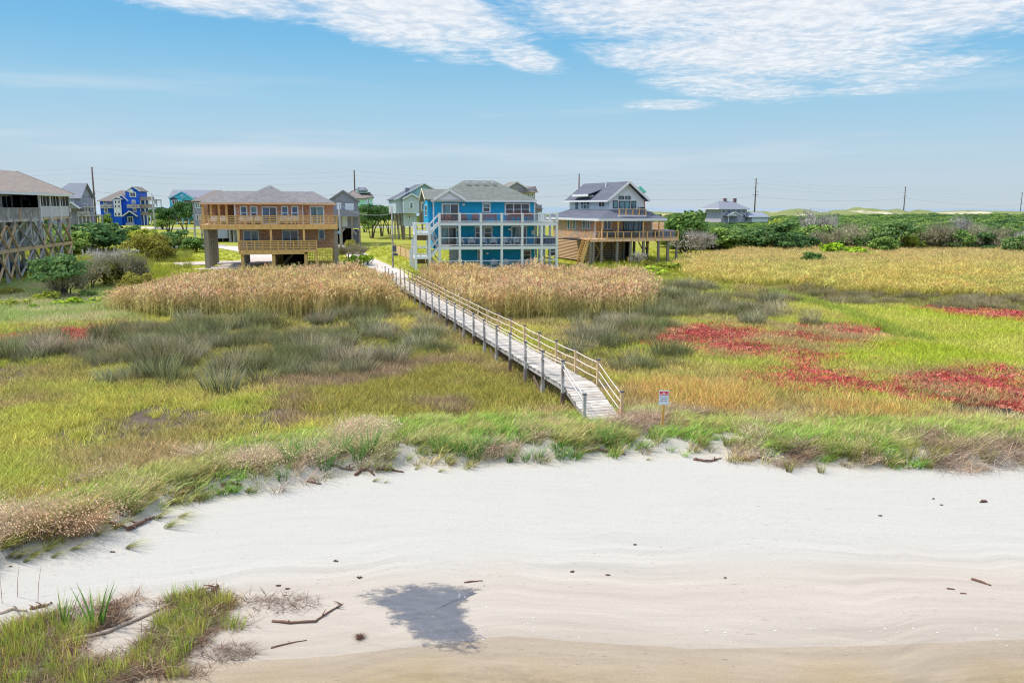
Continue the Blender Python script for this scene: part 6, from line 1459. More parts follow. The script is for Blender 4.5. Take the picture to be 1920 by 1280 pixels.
def hot_tub(H, px, v, z, label, mat_):
    o = empty('hot_tub'); tag(o, label, 'hot tub'); place(o, H, px, v, z, 0, label)
    c = MB().box(-1.05, 1.05, -1.0, 1.0, 0, .82).build('cabinet', mat_, o); MB().box(-1.1, 1.1, -1.05, 1.05, .82, .93).build('cover', material('tub cover grey', srgb(124, 134, 158), .6, .05), o)
    for k in range(5): MB().box(-.95 + .42 * k, -.6 + .42 * k, -1.03, -1.001, .08, .74).build('side_panel', material('tub panel', srgb(98, 108, 132), .6, .05), o)
hot_tub(B, 1026, 2.6, B.Zv(461.5, 930), 'grey covered hot tub on the middle side deck of the blue house', material('tub cabinet', srgb(54, 58, 74), .6, .1))
hot_tub(W, 1243, -.8, W.Zv(447, 1190, -2.8), 'dark hot tub on the right end of the white house deck', material('tub cabinet', srgb(54, 58, 74), .6, .1))
# air conditioner under the side deck
ac = empty('air_conditioner'); place(ac, B, 1036, 4.4, 1.3, 0, None); tag(ac, 'dark air conditioning unit under the blue house side deck', 'air conditioner')
MB().box(-.4, .4, -.4, .4, 0, .85).build('casing', CH_D, ac); MB().box(-.3, .3, -.43, -.405, .3, .6).build('grille', STEEL, ac); MB().box(-.5, .5, -.5, .5, -.08, -.002).build('stand', WHITE, ac)

# ------------------------------------------------------------------ the car under the stilted house
def car(x, y, z, rz, mat_, label):
    o = empty('parked_car', (x, y, z), rz); tag(o, label, 'car')
    prof = [(-2.25, .35), (-2.28, .75), (-2.1, .95), (-1.3, 1.02), (-.75, 1.48), (.75, 1.52), (1.5, 1.05), (2.15, .98), (2.28, .7), (2.25, .35)]
    m = MB(); n_ = len(prof); vs_ = []
    for yy, k in ((-.86, 1), (-.80, 1), (.80, 1), (.86, 1)): vs_ += [(px_ * (1 if abs(yy) < .85 else .985), yy * (1 if pz < 1.1 else .82), pz) for px_, pz in prof]
    fs_ = [tuple(range(n_)), tuple(range(4 * n_ - 1, 3 * n_ - 1, -1))] + [(r * n_ + i, (r + 1) * n_ + i, (r + 1) * n_ + (i + 1) % n_, r * n_ + (i + 1) % n_) for r in range(3) for i in range(n_)]
    m.add(vs_, fs_); m.build('body', mat_, o)
    for s_ in (-1, 1):
        MB().add([(-1.15, s_ * .80, 1.06), (1.25, s_ * .80, 1.08), (.7, s_ * .715, 1.44), (-.68, s_ * .715, 1.42)], [(0, 1, 2, 3) if s_ < 0 else (3, 2, 1, 0)]).build('side_window', GLASS_D, o)
        for xx in (-1.4, 1.4): w_ = MB().tube([(xx, s_ * .70, .34), (xx, s_ * .90, .34)], .34, 14).build('wheel', CH_D, o); MB().tube([(xx, s_ * .9, .34), (xx, s_ * .915, .34)], .2, 10).build('rim', STEEL, w_)
        MB().box(2.24, 2.30, s_ * .55 - .15, s_ * .55 + .15, .68, .82).build('headlight', LAMP, o)
x, y = G(26, 516, 1.0)
car(x - 1.5, y + 1.5, gz(x, y), R(80), material('dark blue car paint', srgb(34, 40, 62), .25, .03, spec=.6), 'dark car parked beneath the stilted house')

# ------------------------------------------------------------------ trees and shrubs
def leaf_mat(name, cols, var=.35, trans=.25):
    m = bpy.data.materials.new(name); m.use_nodes = True; t = NT(m.node_tree); t.n.clear()
    o = t.new('ShaderNodeOutputMaterial'); oi = t.new('ShaderNodeObjectInfo'); tc = t.new('ShaderNodeTexCoord'); rn = t.new('ShaderNodeAttribute', attribute_name='rnd')
    v = t.vm('ADD', tc.outputs['Object'], t.comb(t.m('MULTIPLY', oi.outputs['Random'], 40.0), t.m('MULTIPLY', oi.outputs['Random'], 23.0), 0.0))
    f = t.m('ADD', t.m('MULTIPLY', t.noise(v, .9, 3, .6), .75), t.m('MULTIPLY', rn.outputs['Fac'], .35))
    f = t.m('ADD', f, t.m('MULTIPLY', t.m('SUBTRACT', oi.outputs['Random'], .5), .35))
    c = t.ramp(f, [(.25, cols[0]), (.52, cols[1]), (.8, cols[2])])
    d = t.new('ShaderNodeBsdfDiffuse'); tr = t.new('ShaderNodeBsdfTranslucent'); mx = t.new('ShaderNodeMixShader'); mx.inputs[0].default_value = trans
    t.link(c, d.inputs[0]); t.link(c, tr.inputs[0]); t.link(d.outputs[0], mx.inputs[1]); t.link(tr.outputs[0], mx.inputs[2]); t.link(mx.outputs[0], o.inputs[0]); return m
LM = {'green': leaf_mat('evergreen leaves', (srgb(86, 118, 62), srgb(122, 152, 80), srgb(164, 188, 98))),
      'bluegreen': leaf_mat('dark cedar leaves', (srgb(70, 100, 66), srgb(100, 134, 82), srgb(138, 164, 98))),
      'yellow': leaf_mat('yellow green leaves', (srgb(128, 146, 62), srgb(172, 180, 76), srgb(206, 210, 94))),
      'olive': leaf_mat('olive brown leaves', (srgb(106, 108, 58), srgb(150, 146, 72), srgb(188, 180, 84))),
      'grey': leaf_mat('grey green shrub leaves', (srgb(136, 130, 108), srgb(166, 160, 130), srgb(192, 186, 150))),
      'bare': leaf_mat('bare grey twigs', (srgb(154, 146, 140), srgb(186, 178, 172), srgb(212, 206, 198)), trans=.1),
      'lime': leaf_mat('bright lime leaves', (srgb(128, 166, 44), srgb(164, 194, 58), srgb(196, 214, 84)))}
BARK = material('grey bark', srgb(106, 94, 86), .95, .25, 4, bump=.5, bscale=20)
def crown_mesh(name, mat_, rx, rz, n_lobe, n_leaf, size, flat=1.0, base=.35, twiggy=False):
    p = Plant(); lobes = []
    for k in range(n_lobe):
        a = U(0, 6.28); r = rx * .72 * math.sqrt(random.random()); z = rz * (base + (1 - base) * U(.15, .85) * (1 - .45 * (r / rx) ** 2))
        lobes.append((math.cos(a) * r, math.sin(a) * r, z, rx * U(.26, .46)))
    for k in range(n_leaf):
        lx, ly, lz, lr = random.choice(lobes); d = Vector((random.gauss(0, 1), random.gauss(0, 1), random.gauss(0, 1) * .8 + .25)).normalized(); rr = lr * (random.random() ** .35) * U(.8, 1.12)
        c = Vector((lx, ly, lz)) + Vector((d.x * rr, d.y * rr, d.z * rr * .62 * flat))
        if c.z < rz * .03: c.z = rz * U(.03, .2)
        if twiggy and random.random() < .55:
            p.blade(tuple(c), U(.3, .7), .03, U(.1, .6), math.atan2(d.y, d.x), .1, 1)
        else:
            n = (d + Vector((random.gauss(0, .5), random.gauss(0, .5), random.gauss(0, .5) + .3))).normalized(); u_ = n.orthogonal().normalized()
            u_ = (Matrix.Rotation(U(0, 6.28), 3, n) @ u_); w_ = n.cross(u_); b_ = len(p.v); sz = size * U(.6, 1.3); r_ = random.random()
            for i, j in ((-.5, -.3), (.1, -.5), (.55, .05), (.05, .5), (-.45, .3)): p.v.append(tuple(c + u_ * (i * sz) + w_ * (j * sz)))
            p.t += [1.0] * 5; p.r += [r_] * 5; p.f.append((b_, b_ + 1, b_ + 2, b_ + 3, b_ + 4))
    return p.mesh(name, mat_)
def trunk_mesh(rx, rz, n_limb, r0=.12, bare=False):
    m = MB()
    for k in range(n_limb):
        a = 6.283 * k / n_limb + U(-.4, .4); r = rx * U(.35, .8) * (1.1 if bare else 1); h = rz * U(.55, .9)
        b0 = Vector((math.cos(a) * .1, math.sin(a) * .1, -.2)); k1 = Vector((math.cos(a) * r * .3 + U(-.15, .15), math.sin(a) * r * .3, h * .45)); k2 = Vector((math.cos(a) * r, math.sin(a) * r, h))
        m.tube([b0, k1, k2], [r0, r0 * .7, r0 * .3], 5)
        if bare:
            for q in range(3): e = k1.lerp(k2, U(.2, .9)); m.tube([e, e + Vector((U(-.8, .8), U(-.8, .8), U(.3, .9)))], [r0 * .35, r0 * .1], 4)
    me = m.mesh('trunk'); me.materials.append(BARK); return me
KINDS = {}
def kind(nm, key, rx, rz, lobes, leaves, size, variants=3, **kw):
    KINDS[nm] = [(crown_mesh('crown', LM[key], rx, rz, lobes, leaves, size, **kw), trunk_mesh(rx, rz, 4, .04 * rx, kw.get('twiggy', False))) for _ in range(variants)]
kind('green', 'green', 2.2, 3.2, 18, 2600, .24, 4, base=.12); kind('bluegreen', 'bluegreen', 2.2, 3.4, 18, 2600, .22, 3, base=.1); kind('yellow', 'yellow', 1.3, 1.3, 9, 700, .20, 3, base=.2); kind('olive', 'olive', 2.2, 2.2, 16, 2600, .16, 3, base=.2)
kind('grey', 'grey', 2.0, 2.0, 16, 3000, .13, 3, base=.2, twiggy=True); kind('bare', 'bare', 2.0, 2.6, 12, 1100, .12, 3, twiggy=True); kind('lime', 'lime', .9, .8, 7, 420, .16, 3, base=.15); kind('flat', 'bluegreen', 2.6, 3.2, 16, 2400, .20, 3, flat=.55, base=.5)
def plant(k, x, y, w_, h_, label, cat, group=None, name=None, dz=0.0):
    me_c, me_t = random.choice(KINDS[k]); ref = {'green': (2.2, 3.2), 'bluegreen': (2.2, 3.4), 'yellow': (1.3, 1.3), 'olive': (2.2, 2.2), 'grey': (2, 2), 'bare': (2, 2.6), 'lime': (.9, .8), 'flat': (2.6, 3.2)}[k]
    o = empty(name or ('shrub' if cat == 'shrub' else 'tree'), (x, y, gz(x, y) - .05 + dz), U(0, 6.28)); tag(o, label, cat, group); sx_, sz_ = w_ / 2 / ref[0], h_ / ref[1]; o.scale = (sx_, sx_ * U(.9, 1.1), sz_)
    for nm, me_ in (('crown', me_c), ('trunk', me_t)): link(bpy.data.objects.new(nm, me_), o)
    return o
def spot(px, py, D=None, z=1.0):
    if D is None: x, y, _ = GT(px, py); return x, y
    d = ray(px, py); return d.x * D / d.y, D
# single shrubs and trees one can tell apart: kind, base spot in the picture, distance, width, height
NAMED = [
 ('olive', 20, 560, 70, 2.6, 1.0, 'low olive bush at the left edge below the stilted house', 'shrub'), ('lime', 60, 598, 61, 2.2, .6, 'low lime weeds just above the left red patch', 'shrub'), ('grey', 110, 566, 67, 2.4, .8, 'low grey bush below the flat topped shrub trunk', 'shrub'), ('green', 160, 560, 68, 2.2, .9, 'small green bush in the pale grass left of the reeds', 'shrub'), ('yellow', 215, 556, 69, 2.4, .9, 'yellow bush between the olive shrub row and the reeds', 'shrub'), ('lime', 20, 578, 65, 2.2, .6, 'lime weeds at the left edge in the pale grass', 'shrub'),
 ('grey', 128, 542, 69, 4.2, 2.6, 'grey twigs under the flat topped windswept shrub', 'shrub'), ('flat', 112, 545, 68, 6.0, 3.9, 'flat topped windswept green shrub with twisted trunk below the stilted house', 'shrub'),
 ('grey', 170, 535, 74, 4.4, 3.0, 'grey green shrub just right of the flat topped windswept one', 'shrub'), ('olive', 205, 530, 76, 4.0, 2.8, 'olive brown shrub in the middle of the shrub row by the lane', 'shrub'),
 ('grey', 236, 533, 77, 5.0, 3.2, 'large grey twiggy shrub beside the left end of the reeds', 'shrub'), ('olive', 262, 540, 72, 3.6, 2.4, 'low olive shrub touching the left end of the reeds', 'shrub'),
 ('bare', 190, 520, 82, 4.0, 2.8, 'pale leafless shrub behind the olive shrub row', 'shrub'), ('bare', 222, 515, 84, 4.4, 2.6, 'second pale leafless shrub behind the olive shrub row', 'shrub'),
 ('bluegreen', 165, 465, 118, 11.5, 5.2, 'big dense dark green thicket right of the stilted house', 'shrub'), ('green', 120, 470, 112, 8.0, 5.0, 'dense green thicket behind the stilted house piles', 'shrub'),
 ('bluegreen', 198, 466, 122, 6.0, 3.6, 'right shoulder of the dark green thicket near the lane', 'shrub'),
 ('olive', 281, 492, 104, 7.6, 3.8, 'big golden olive bush in front of the pale transformer pole', 'shrub'), ('olive', 305, 494, 102, 4.0, 2.2, 'smaller olive bush leaning right of the golden bush', 'shrub'),
 ('bluegreen', 248, 456, 140, 4.6, 3.6, 'pointed dark shrub left of the transformer pole', 'shrub'), ('yellow', 268, 458, 136, 5.5, 2.8, 'yellow green bush before the transformer pole', 'shrub'),
 ('bluegreen', 332, 470, 124, 6.4, 3.4, 'round dark green shrub left of the thick grey pilings', 'shrub'), ('green', 310, 462, 132, 4.5, 2.6, 'small green shrub beside the round dark one', 'shrub'), ('green', 366, 472, 120, 4.5, 2.4, 'dark green shrub touching the grey pilings', 'shrub'),
 ('flat', 318, 440, 190, 9.0, 6.2, 'wind bent tree with leaning trunk before the turquoise house', 'tree'), ('flat', 348, 440, 185, 7.0, 7.6, 'upright round tree with bare trunk before the turquoise house', 'tree'),
 ('green', 305, 432, 215, 7.0, 5.0, 'dark tree behind the transformer pole', 'tree'), ('green', 203, 424, 244, 4.6, 3.8, 'small bush against the royal blue house wall', 'shrub'),
 ('flat', 697, 444, 168, 9.0, 7.2, 'broad dark pine with leaning trunk on the lawn by the path', 'tree'), ('flat', 716, 440, 178, 7.0, 6.6, 'second dark pine right of the broad one on the lawn', 'tree'), ('flat', 730, 438, 186, 7.0, 6.8, 'third dark pine next to the slanting pilings', 'tree'), ('green', 684, 430, 200, 7.0, 5.6, 'green tree below the mint house balconies', 'tree'),
 ('grey', 652, 478, 108, 3.6, 1.9, 'grey scrubby bush beside the concrete path', 'shrub'), ('olive', 664, 470, 116, 3.2, 1.8, 'brown scrubby bush further up the concrete path', 'shrub'), ('grey', 676, 474, 112, 3.0, 1.6, 'low grey bush at the edge of the concrete path', 'shrub'), ('lime', 660, 492, 96, 3.0, 1.3, 'bright lime bush right of the lattice panel', 'shrub'), ('lime', 690, 492, 96, 3.2, 1.5, 'bright lime bush beside the path near the reeds', 'shrub'),
 ('olive', 655, 455, 130, 2.4, 1.6, 'round olive bush under the weathered gable house', 'shrub'),
 ('green', 1282, 470, 122, 8.5, 6.4, 'tall dark leaning tree right of the white house deck', 'tree'), ('bare', 1296, 482, 112, 6.5, 3.6, 'bare grey tangle under the leaning tree by the deck', 'shrub'), ('bare', 1318, 480, 114, 5.0, 3.2, 'bare grey branches left of the dark green tree', 'shrub'),
 ('bluegreen', 1455, 474, 122, 9.5, 5.2, 'broad dark green tree at the front of the thicket', 'tree'), ('yellow', 1448, 452, 136, 4.5, 4.6, 'yellow green crown above the broad dark green tree', 'shrub'),
 ('bare', 1522, 452, 140, 8.5, 6.4, 'big silvery leafless tree in the middle of the thicket', 'tree'), ('flat', 1678, 468, 122, 8.0, 5.0, 'flat topped green tree with dark hollow below', 'tree'), ('green', 1656, 472, 116, 4.5, 3.0, 'small green bush left of the dark hollow', 'shrub'),
 ('grey', 1590, 466, 126, 6.5, 4.2, 'rounded grey green shrub left of the flat topped tree', 'shrub'), ('grey', 1752, 468, 124, 8.0, 4.4, 'wide grey dome shaped shrub right of the flat topped tree', 'shrub'), ('bare', 1800, 452, 132, 5.5, 5.4, 'pale leafless crown beside the wide grey dome', 'tree'),
 ('grey', 1848, 466, 124, 7.5, 4.2, 'second wide grey dome shrub near the right edge', 'shrub'), ('bluegreen', 1906, 470, 116, 4.5, 3.4, 'dark green bush at the right edge behind the reeds', 'shrub'), ('bare', 1920, 472, 118, 4.2, 3.4, 'bare white branches at the right edge', 'shrub'),
 ('green', 1523, 482, 96, 3.4, 1.9, 'lone small green pine standing in the straw reeds', 'shrub'), ('lime', 1590, 476, 112, 5.0, 1.8, 'lime goldenrod bush before the grey shrub', 'shrub'), ('lime', 1560, 474, 114, 5.0, 2.2, 'lime bush at the foot of the silvery leafless tree', 'shrub'), ('lime', 1618, 478, 110, 4.0, 1.5, 'lime bush right of the goldenrod bush', 'shrub'),
 ('olive', 1212, 494, 93, 1.9, 1.2, 'small dark olive bush before the white house deck piles', 'shrub'), ('bare', 1196, 492, 96, 2.2, 1.7, 'pale leafless bush under the white house deck', 'shrub'),
 ('yellow', 30, 592, 62, 2.4, .8, 'low yellow green bush at the left edge above the red patch', 'shrub'), ('lime', 140, 582, 63, 3.6, .9, 'bright lime bush below the shrub row', 'shrub'), ('lime', 196, 574, 65, 2.6, .8, 'bright lime bush left of the reeds', 'shrub'), ('yellow', 90, 572, 66, 3.0, 1.0, 'dull yellow bush below the flat topped shrub', 'shrub'),
 ('lime', 1165, 520, 84, 3.4, .9, 'lime weeds right of the blue house reeds', 'shrub'), ('lime', 1225, 512, 86, 4.2, 1.0, 'lime weeds before the white house deck', 'shrub'), ('yellow', 1255, 505, 90, 3.4, 1.1, 'yellow weeds below the right end of the white house deck', 'shrub'), ('lime', 1290, 503, 90, 3.0, 1.0, 'lime weeds at the left end of the straw reeds', 'shrub'),
]
for k, px, py, D, w_, h_, lab, cat in NAMED:
    x, y = spot(px, py, D); plant(k, x, y, w_, h_, lab, cat)
pam = tuft(60, 1.2, .25, .02, .4, .8); x, y = spot(704, 455, 132)
o = link(bpy.data.objects.new('pampas_tuft', pam.mesh('pampas_tuft', PMO))); o.location = (x, y, gz(x, y)); o.scale = (1.3, 1.3, 1.3); o['c0'] = [*L3(170, 160, 90), 1.0]; o['c1'] = [*L3(226, 206, 140), 1.0]; tag(o, 'pale straw tuft alone on the lawn beside the path', 'grass tuft')
# the thicket: its front rows bush by bush, the rest as one wood
cnt = 0
THK = {'green': 'dense green shrub', 'bluegreen': 'dark cedar shrub', 'grey': 'dull grey shrub', 'yellow': 'yellowish shrub', 'bare': 'silvery leafless shrub', 'olive': 'olive brown shrub'}
def thick_front(x): return np.interp(x, [10, 22, 30, 44, 60, 75, 90, 120], [150, 136, 124, 124, 121, 118, 116, 114])
pts_ = []
def thick_place(x, y):
    px = 960 + x / y * 1480; row = y - float(thick_front(x))
    col_ = 'beside the white house deck' if px < 1330 else 'below the station house' if px < 1420 else 'around the broad dark green tree' if px < 1490 else 'around the silvery leafless tree' if px < 1570 else 'below the highest dunes' if px < 1650 else 'around the flat topped tree' if px < 1720 else 'around the wide grey dome shrub' if px < 1800 else 'near the second grey dome shrub' if px < 1880 else 'at the right edge'
    return 'in the thicket %s %s' % ('front row' if row < 7 else 'second row' if row < 14 else 'third row' if row < 24 else 'back rows', col_)
for _ in range(6000):
    y = 112 + 70 * random.random() ** 1.2; x = U(.19 * y, .72 * y)
    if y < thick_front(x) + 2 or (x < 33 and y < 128): continue
    if all((x - a) ** 2 + (y - b_) ** 2 > (2.9 if y < 150 else 3.8) ** 2 for a, b_ in pts_): pts_.append((x, y))
pts_.sort(key=lambda p: p[1])
for x, y in pts_[:170]:
    k = random.choices(('green', 'bluegreen', 'grey', 'yellow', 'bare', 'olive'), (6, 3, .8 if x > 50 else .3, .8, .12, .6))[0]
    if y < thick_front(x) + 10 and x > 50 and random.random() < .14: k = 'grey'
    hgt = U(2.9, 4.1) * (.78 if k in ('grey', 'olive', 'yellow') else 1); plant(k, x, y, U(4.5, 7.0), hgt, THK[k] + ' ' + thick_place(x, y), 'shrub', k.replace('bluegreen', 'blue green') + ' shrubs of the coastal thicket')
far_pts = [(x, y) for x, y in pts_[170:]]
for _ in range(3200):
    y = 150 + 240 * random.random(); x = U(.165 * y, .75 * y)
    if y > 182 and all((x - a) ** 2 + (y - b_) ** 2 > 16 for a, b_ in far_pts[-60:]): far_pts.append((x, y))
fc_ = bpy.data.collections.new('wood_crowns')
for k in ('green', 'green', 'bluegreen', 'olive', 'bluegreen', 'grey', 'yellow'):
    fc_.objects.link(bpy.data.objects.new('wood_crown', random.choice(KINDS[k])[0]))
PROTO['wood'] = [0] * 7; PCOL['wood'] = fc_
fp = np.array(far_pts); n = len(fp); hx = np.interp(fp[:, 0] / fp[:, 1], [.2, .3, .36, .55], [.42, .42, .6, .92]); sc3 = np.stack([rng.uniform(1.1, 1.7, n)] * 2 + [rng.uniform(.8, 1.2, n) * hx], 1)
scatter('coastal_wood', 'wood', fp[:, 0], fp[:, 1], sc3, np.ones((n, 3)), np.ones((n, 3)), 'far green coastal wood running to the dunes as one mass', 'wood')
# scrub and hedges far behind the houses on the left
bp_ = []
for _ in range(900):
    y = U(150, 400); x = U(-.72 * y, .17 * y); px = 960 + x / y * 1480
    if y < 235 and (180 < px < 470 or 600 < px < 1280): continue
    if abs(path_dist(np.array([x]), np.array([y]), [(hw[0][0] - 160, hw[0][1] - 30)] + hw)[0]) < 12 or (y < 262 and px > 150): continue
    if 262 > y > 228 or any(abs(x - hx) < 16 and -6 < y - hy < 18 for hx, hy in ((K.x + 9, K.y), (Q.x + 9, Q.y), (E.x + 4, E.y))): continue
    if y > 262 and random.random() < .45: continue
    bp_.append((x, y))
fp = np.array(bp_); n = len(fp); sc3 = np.stack([rng.uniform(.9, 1.6, n)] * 2 + [rng.uniform(.4, .8, n)], 1)
scatter('scrub_belt', 'wood', fp[:, 0], fp[:, 1], sc3, np.ones((n, 3)), np.ones((n, 3)), 'low green scrub behind the distant houses', 'scrub')
# rough grass of the yards
yx, yy = candidates(26000, 79, 135, .4, .72, 6); dpath = path_dist(yx, yy, PATH); dr = path_dist(yx, yy, [g2(392, 507, .95), g2(440, 501, .95), g2(480, 490, 1.0), g2(498, 480, 1.05), g2(470, 472, 1.1), g2(425, 464, 1.2), g2(380, 463, 1.2)])
dr2 = path_dist(yx, yy, [g2(-60, 494, 1.0), g2(100, 484, 1.1), g2(240, 474, 1.2), g2(330, 461, 1.3)]); dr3 = path_dist(yx, yy, [g2(330, 497, .95), g2(420, 494, .95), g2(520, 493, 1.0)])
m = (zones(yx, yy) == 'yard') & (dpath > 2.0) & (dr > 2.6) & (dr2 > 2.8) & (dr3 > 3) & (zt(yx, yy) < 3)
yx, yy = yx[m], yy[m]; pxx = 960 + yx / yy * 1480
tallm = ((pxx < 370) & (yy < 125)) | ((pxx > 1100) & (yy < 112)) | (yy < 86); 
x, y = yx[tallm], yy[tallm]; n = len(x); f1 = sstep(fbm(x, y, 4, 241, 3), .4, .6); c1 = blend(n, L3(168, 172, 84), L3(190, 196, 70), f1)
scatter('rough_grass', 'tall', x, y, rng.uniform(.8, 1.5, n), c1 * .72, c1, 'rough yellow green grass around the house plots', 'grass')
x, y = yx[~tallm], yy[~tallm]; n = len(x); f1 = sstep(fbm(x, y, 7, 251, 3), .4, .6); c1 = blend(n, L3(196, 190, 74), L3(182, 192, 64), f1)
scatter('lawn_grass', 'grass', x, y, rng.uniform(.5, .8, n), c1 * .8, c1, 'short yellow green lawn between the houses', 'lawn')
# ------------------------------------------------------------------ things lying and growing on the beach
ORD = ('first', 'second', 'third', 'fourth', 'fifth', 'sixth', 'seventh', 'eighth', 'ninth', 'tenth', 'eleventh', 'twelfth', 'thirteenth', 'fourteenth', 'fifteenth', 'sixteenth', 'seventeenth', 'eighteenth', 'nineteenth', 'twentieth', 'twenty-first', 'twenty-second', 'twenty-third', 'twenty-fourth', 'twenty-fifth')
DRIFT = material('dark driftwood', srgb(122, 92, 78), .9, .3, 3, (1, 1, 1), .5, 25, rnd=.25)
PALED = material('bleached driftwood', srgb(186, 168, 152), .9, .25, 3, (1, 1, 1), .5, 25, rnd=.2)
def drift(pts, r, label, cat='driftwood', mat_=DRIFT, name='driftwood', branches=2, group='driftwood along the beach'):
    r *= .72; w_ = [GT(a, b_) for a, b_ in pts]; o0 = Vector(w_[0]); o = empty(name, o0); tag(o, label, cat, group)
    P_ = []
    for i, (x, y, z) in enumerate(w_): P_.append(Vector((x, y, z + r * (.6 + (1.2 * r / .08 if 0 < i < len(w_) - 1 else 0) * .35))) - o0)
    Q_ = []
    for a, b_ in zip(P_[:-1], P_[1:]):
        for q in range(3): Q_.append(a.lerp(b_, q / 3) + Vector((random.gauss(0, r * .25), random.gauss(0, r * .25), random.gauss(0, r * .2))))
    Q_.append(P_[-1]); n_ = len(Q_); MB().tube(Q_, [r * (1 - .6 * i / (n_ - 1)) * U(.85, 1.15) for i in range(n_)], 7).build('stem', mat_, o, True)
    for k in range(branches):
        e = Q_[random.randrange(1, n_)]; d = Vector((U(-1, 1), U(-.6, .6), U(.05, .5))) * r * U(4, 8)
        MB().tube([e, e + d * .5 + Vector((0, 0, r * .5)), e + d], [r * .5, r * .35, r * .12], 5).build('branch', mat_, o, True)
    return o
drift([(668, 892), (676, 882), (690, 881), (702, 892)], .075, 'arched dark root rising from the sand in front of the green grass', branches=3)
drift([(706, 880), (735, 882), (757, 886)], .07, 'dark branch lying right of the arched root', branches=3)
drift([(1094, 848), (1120, 845), (1142, 849)], .08, 'thick dark log under the grass by the boardwalk foot', branches=2); drift([(1144, 848), (1158, 847), (1172, 853)], .075, 'second thick log touching the boardwalk foot', branches=1)
drift([(176, 974), (205, 981), (240, 992)], .085, 'long dark log right of the beige plumed grass', branches=3); drift([(238, 995), (268, 982), (290, 970)], .08, 'dark root clump beside the long log', branches=5)
drift([(212, 958), (236, 968), (252, 966)], .035, 'thin forked branch above the long log', branches=4); drift([(330, 935), (352, 918), (366, 914)], .09, 'grey stump poking from the dune edge', branches=3); drift([(415, 912), (432, 905), (452, 912)], .07, 'dark twig bundle at the dune edge', branches=3)
drift([(576, 902), (590, 906), (602, 908)], .05, 'short dark stick on the sand below the dune', branches=1); drift([(455, 868), (470, 874), (490, 868)], .08, 'dark log wedged in the dune grass', branches=2)
drift([(620, 872), (640, 878), (662, 882)], .06, 'brown roots below the bright green tufts', branches=4); drift([(1300, 862), (1330, 866), (1352, 860)], .07, 'dark roots at the dune edge right of the sign', branches=4); drift([(1396, 864), (1420, 858), (1445, 866)], .07, 'dark roots further right along the dune edge', branches=4); drift([(1560, 852), (1585, 856), (1600, 850)], .08, 'dark wood in the bank below golden grass', branches=3); drift([(1650, 866), (1680, 872), (1705, 868)], .06, 'dark roots near the right end of the dune edge', branches=3)
drift([(1822, 1086), (1840, 1092), (1858, 1098)], .045, 'slim brown stick lying alone on the damp sand', branches=0); drift([(1775, 1103), (1790, 1105)], .03, 'short stick left of the slim brown one', branches=0); drift([(1800, 1112), (1812, 1113)], .03, 'small dark stick below the slim brown one', branches=0)
drift([(870, 1092), (888, 1090), (905, 1089)], .03, 'thin dark stick above the tide pool', branches=0); drift([(510, 1165), (545, 1168), (590, 1166), (612, 1152), (640, 1134)], .045, 'long crooked root on the sand right of the sedge island', branches=5); drift([(508, 1215), (545, 1205), (575, 1200)], .025, 'thin twig on the sand below the crooked root', branches=1)
drift([(120, 1204), (200, 1186), (262, 1160), (330, 1130), (372, 1108), (392, 1102)], .055, 'long bleached branch lying across the sedge island', mat_=PALED, branches=3); drift([(0, 1150), (25, 1142), (50, 1146)], .06, 'pale log at the left edge above the sedge island', mat_=PALED, branches=2); drift([(56, 1142), (80, 1138), (98, 1132)], .05, 'tangled brown roots above the sedge island', branches=5); drift([(0, 1196), (15, 1194), (24, 1200)], .07, 'pale stump at the left edge beside the sedge island', mat_=PALED, branches=1)
drift([(190, 1142), (208, 1134), (225, 1130)], .04, 'brown roots right of the tall iris clump', branches=4); drift([(400, 1110), (404, 1104), (410, 1102)], .07, 'dark stump at the top of the sedge island', branches=2); drift([(372, 1165), (386, 1160), (394, 1168)], .08, 'black knotted root in the sedge island', branches=4)
# broken bits of wood and shell
BIT = material('dark wrack', srgb(112, 84, 70), .9, .3, 8)
bits = [(1192, 1021), (1072, 1072), (1140, 1078), (540, 1104), (535, 1116), (522, 1098), (675, 1083), (630, 1052), (20, 1062), (210, 1035), (1845, 941), (1750, 935), (1765, 947), (1650, 967), (1360, 1083)]
for i, (a, b_) in enumerate(sorted(bits)):
    x, y, z = GT(a, b_); m = MB(); r = U(.02, .04) * (1.8 if (a, b_) == (1845, 941) else 1)
    for k in range(4): q = Vector((U(-r, r), U(-r, r) * .6, 0)); m.tube([q + Vector((-r * U(.6, 1.4), 0, .01)), q + Vector((0, U(-r, r) * .4, r * .7)), q + Vector((r * U(.6, 1.4), U(-r, r) * .5, .01))], [r * .2, r * .42, r * .15], 6)
    o = m.build('wrack_clump', BIT, None, True); o.location = (x, y, z); tag(o, 'small dark scrap of wrack on the open sand, %s counting from the left' % ORD[i], 'wrack', 'scraps of wrack on the sand')
# single tufts on the sand, bent over by the wind
def single(px, py, k, s, c0, c1, label, group, name='grass_tuft', rz=None, cat='grass tuft'):
    x, y, z = GT(px, py); me_ = random.choice(SINGLE[k]); o = link(bpy.data.objects.new(name, me_)); o.location = (x, y, z - .02); o.rotation_euler = (0, 0, random.gauss(0, .3) if rz is None else rz); o.scale = (s, s, s * U(.85, 1.1))
    o['c0'] = [*c0, 1.0]; o['c1'] = [*c1, 1.0]; tag(o, label, cat, group); return o
SINGLE = {'bent': [tuft(44, .42, .09, .013, .35, 1.0, 4, .28).mesh('grass_tuft', PMO) for _ in range(3)], 'plume': [tuft(150, .66, .34, .011, .3, .7, 4, .14, .9, .022).mesh('grass_clump', PMO) for _ in range(3)],
          'up': [tuft(70, .95, .16, .014, .22, .32, 4, .03).mesh('grass_clump', PMO) for _ in range(3)], 'iris': [tuft(16, 1.0, .12, .035, .22, .18, 4).mesh('iris_clump', PMO) for _ in range(2)]}
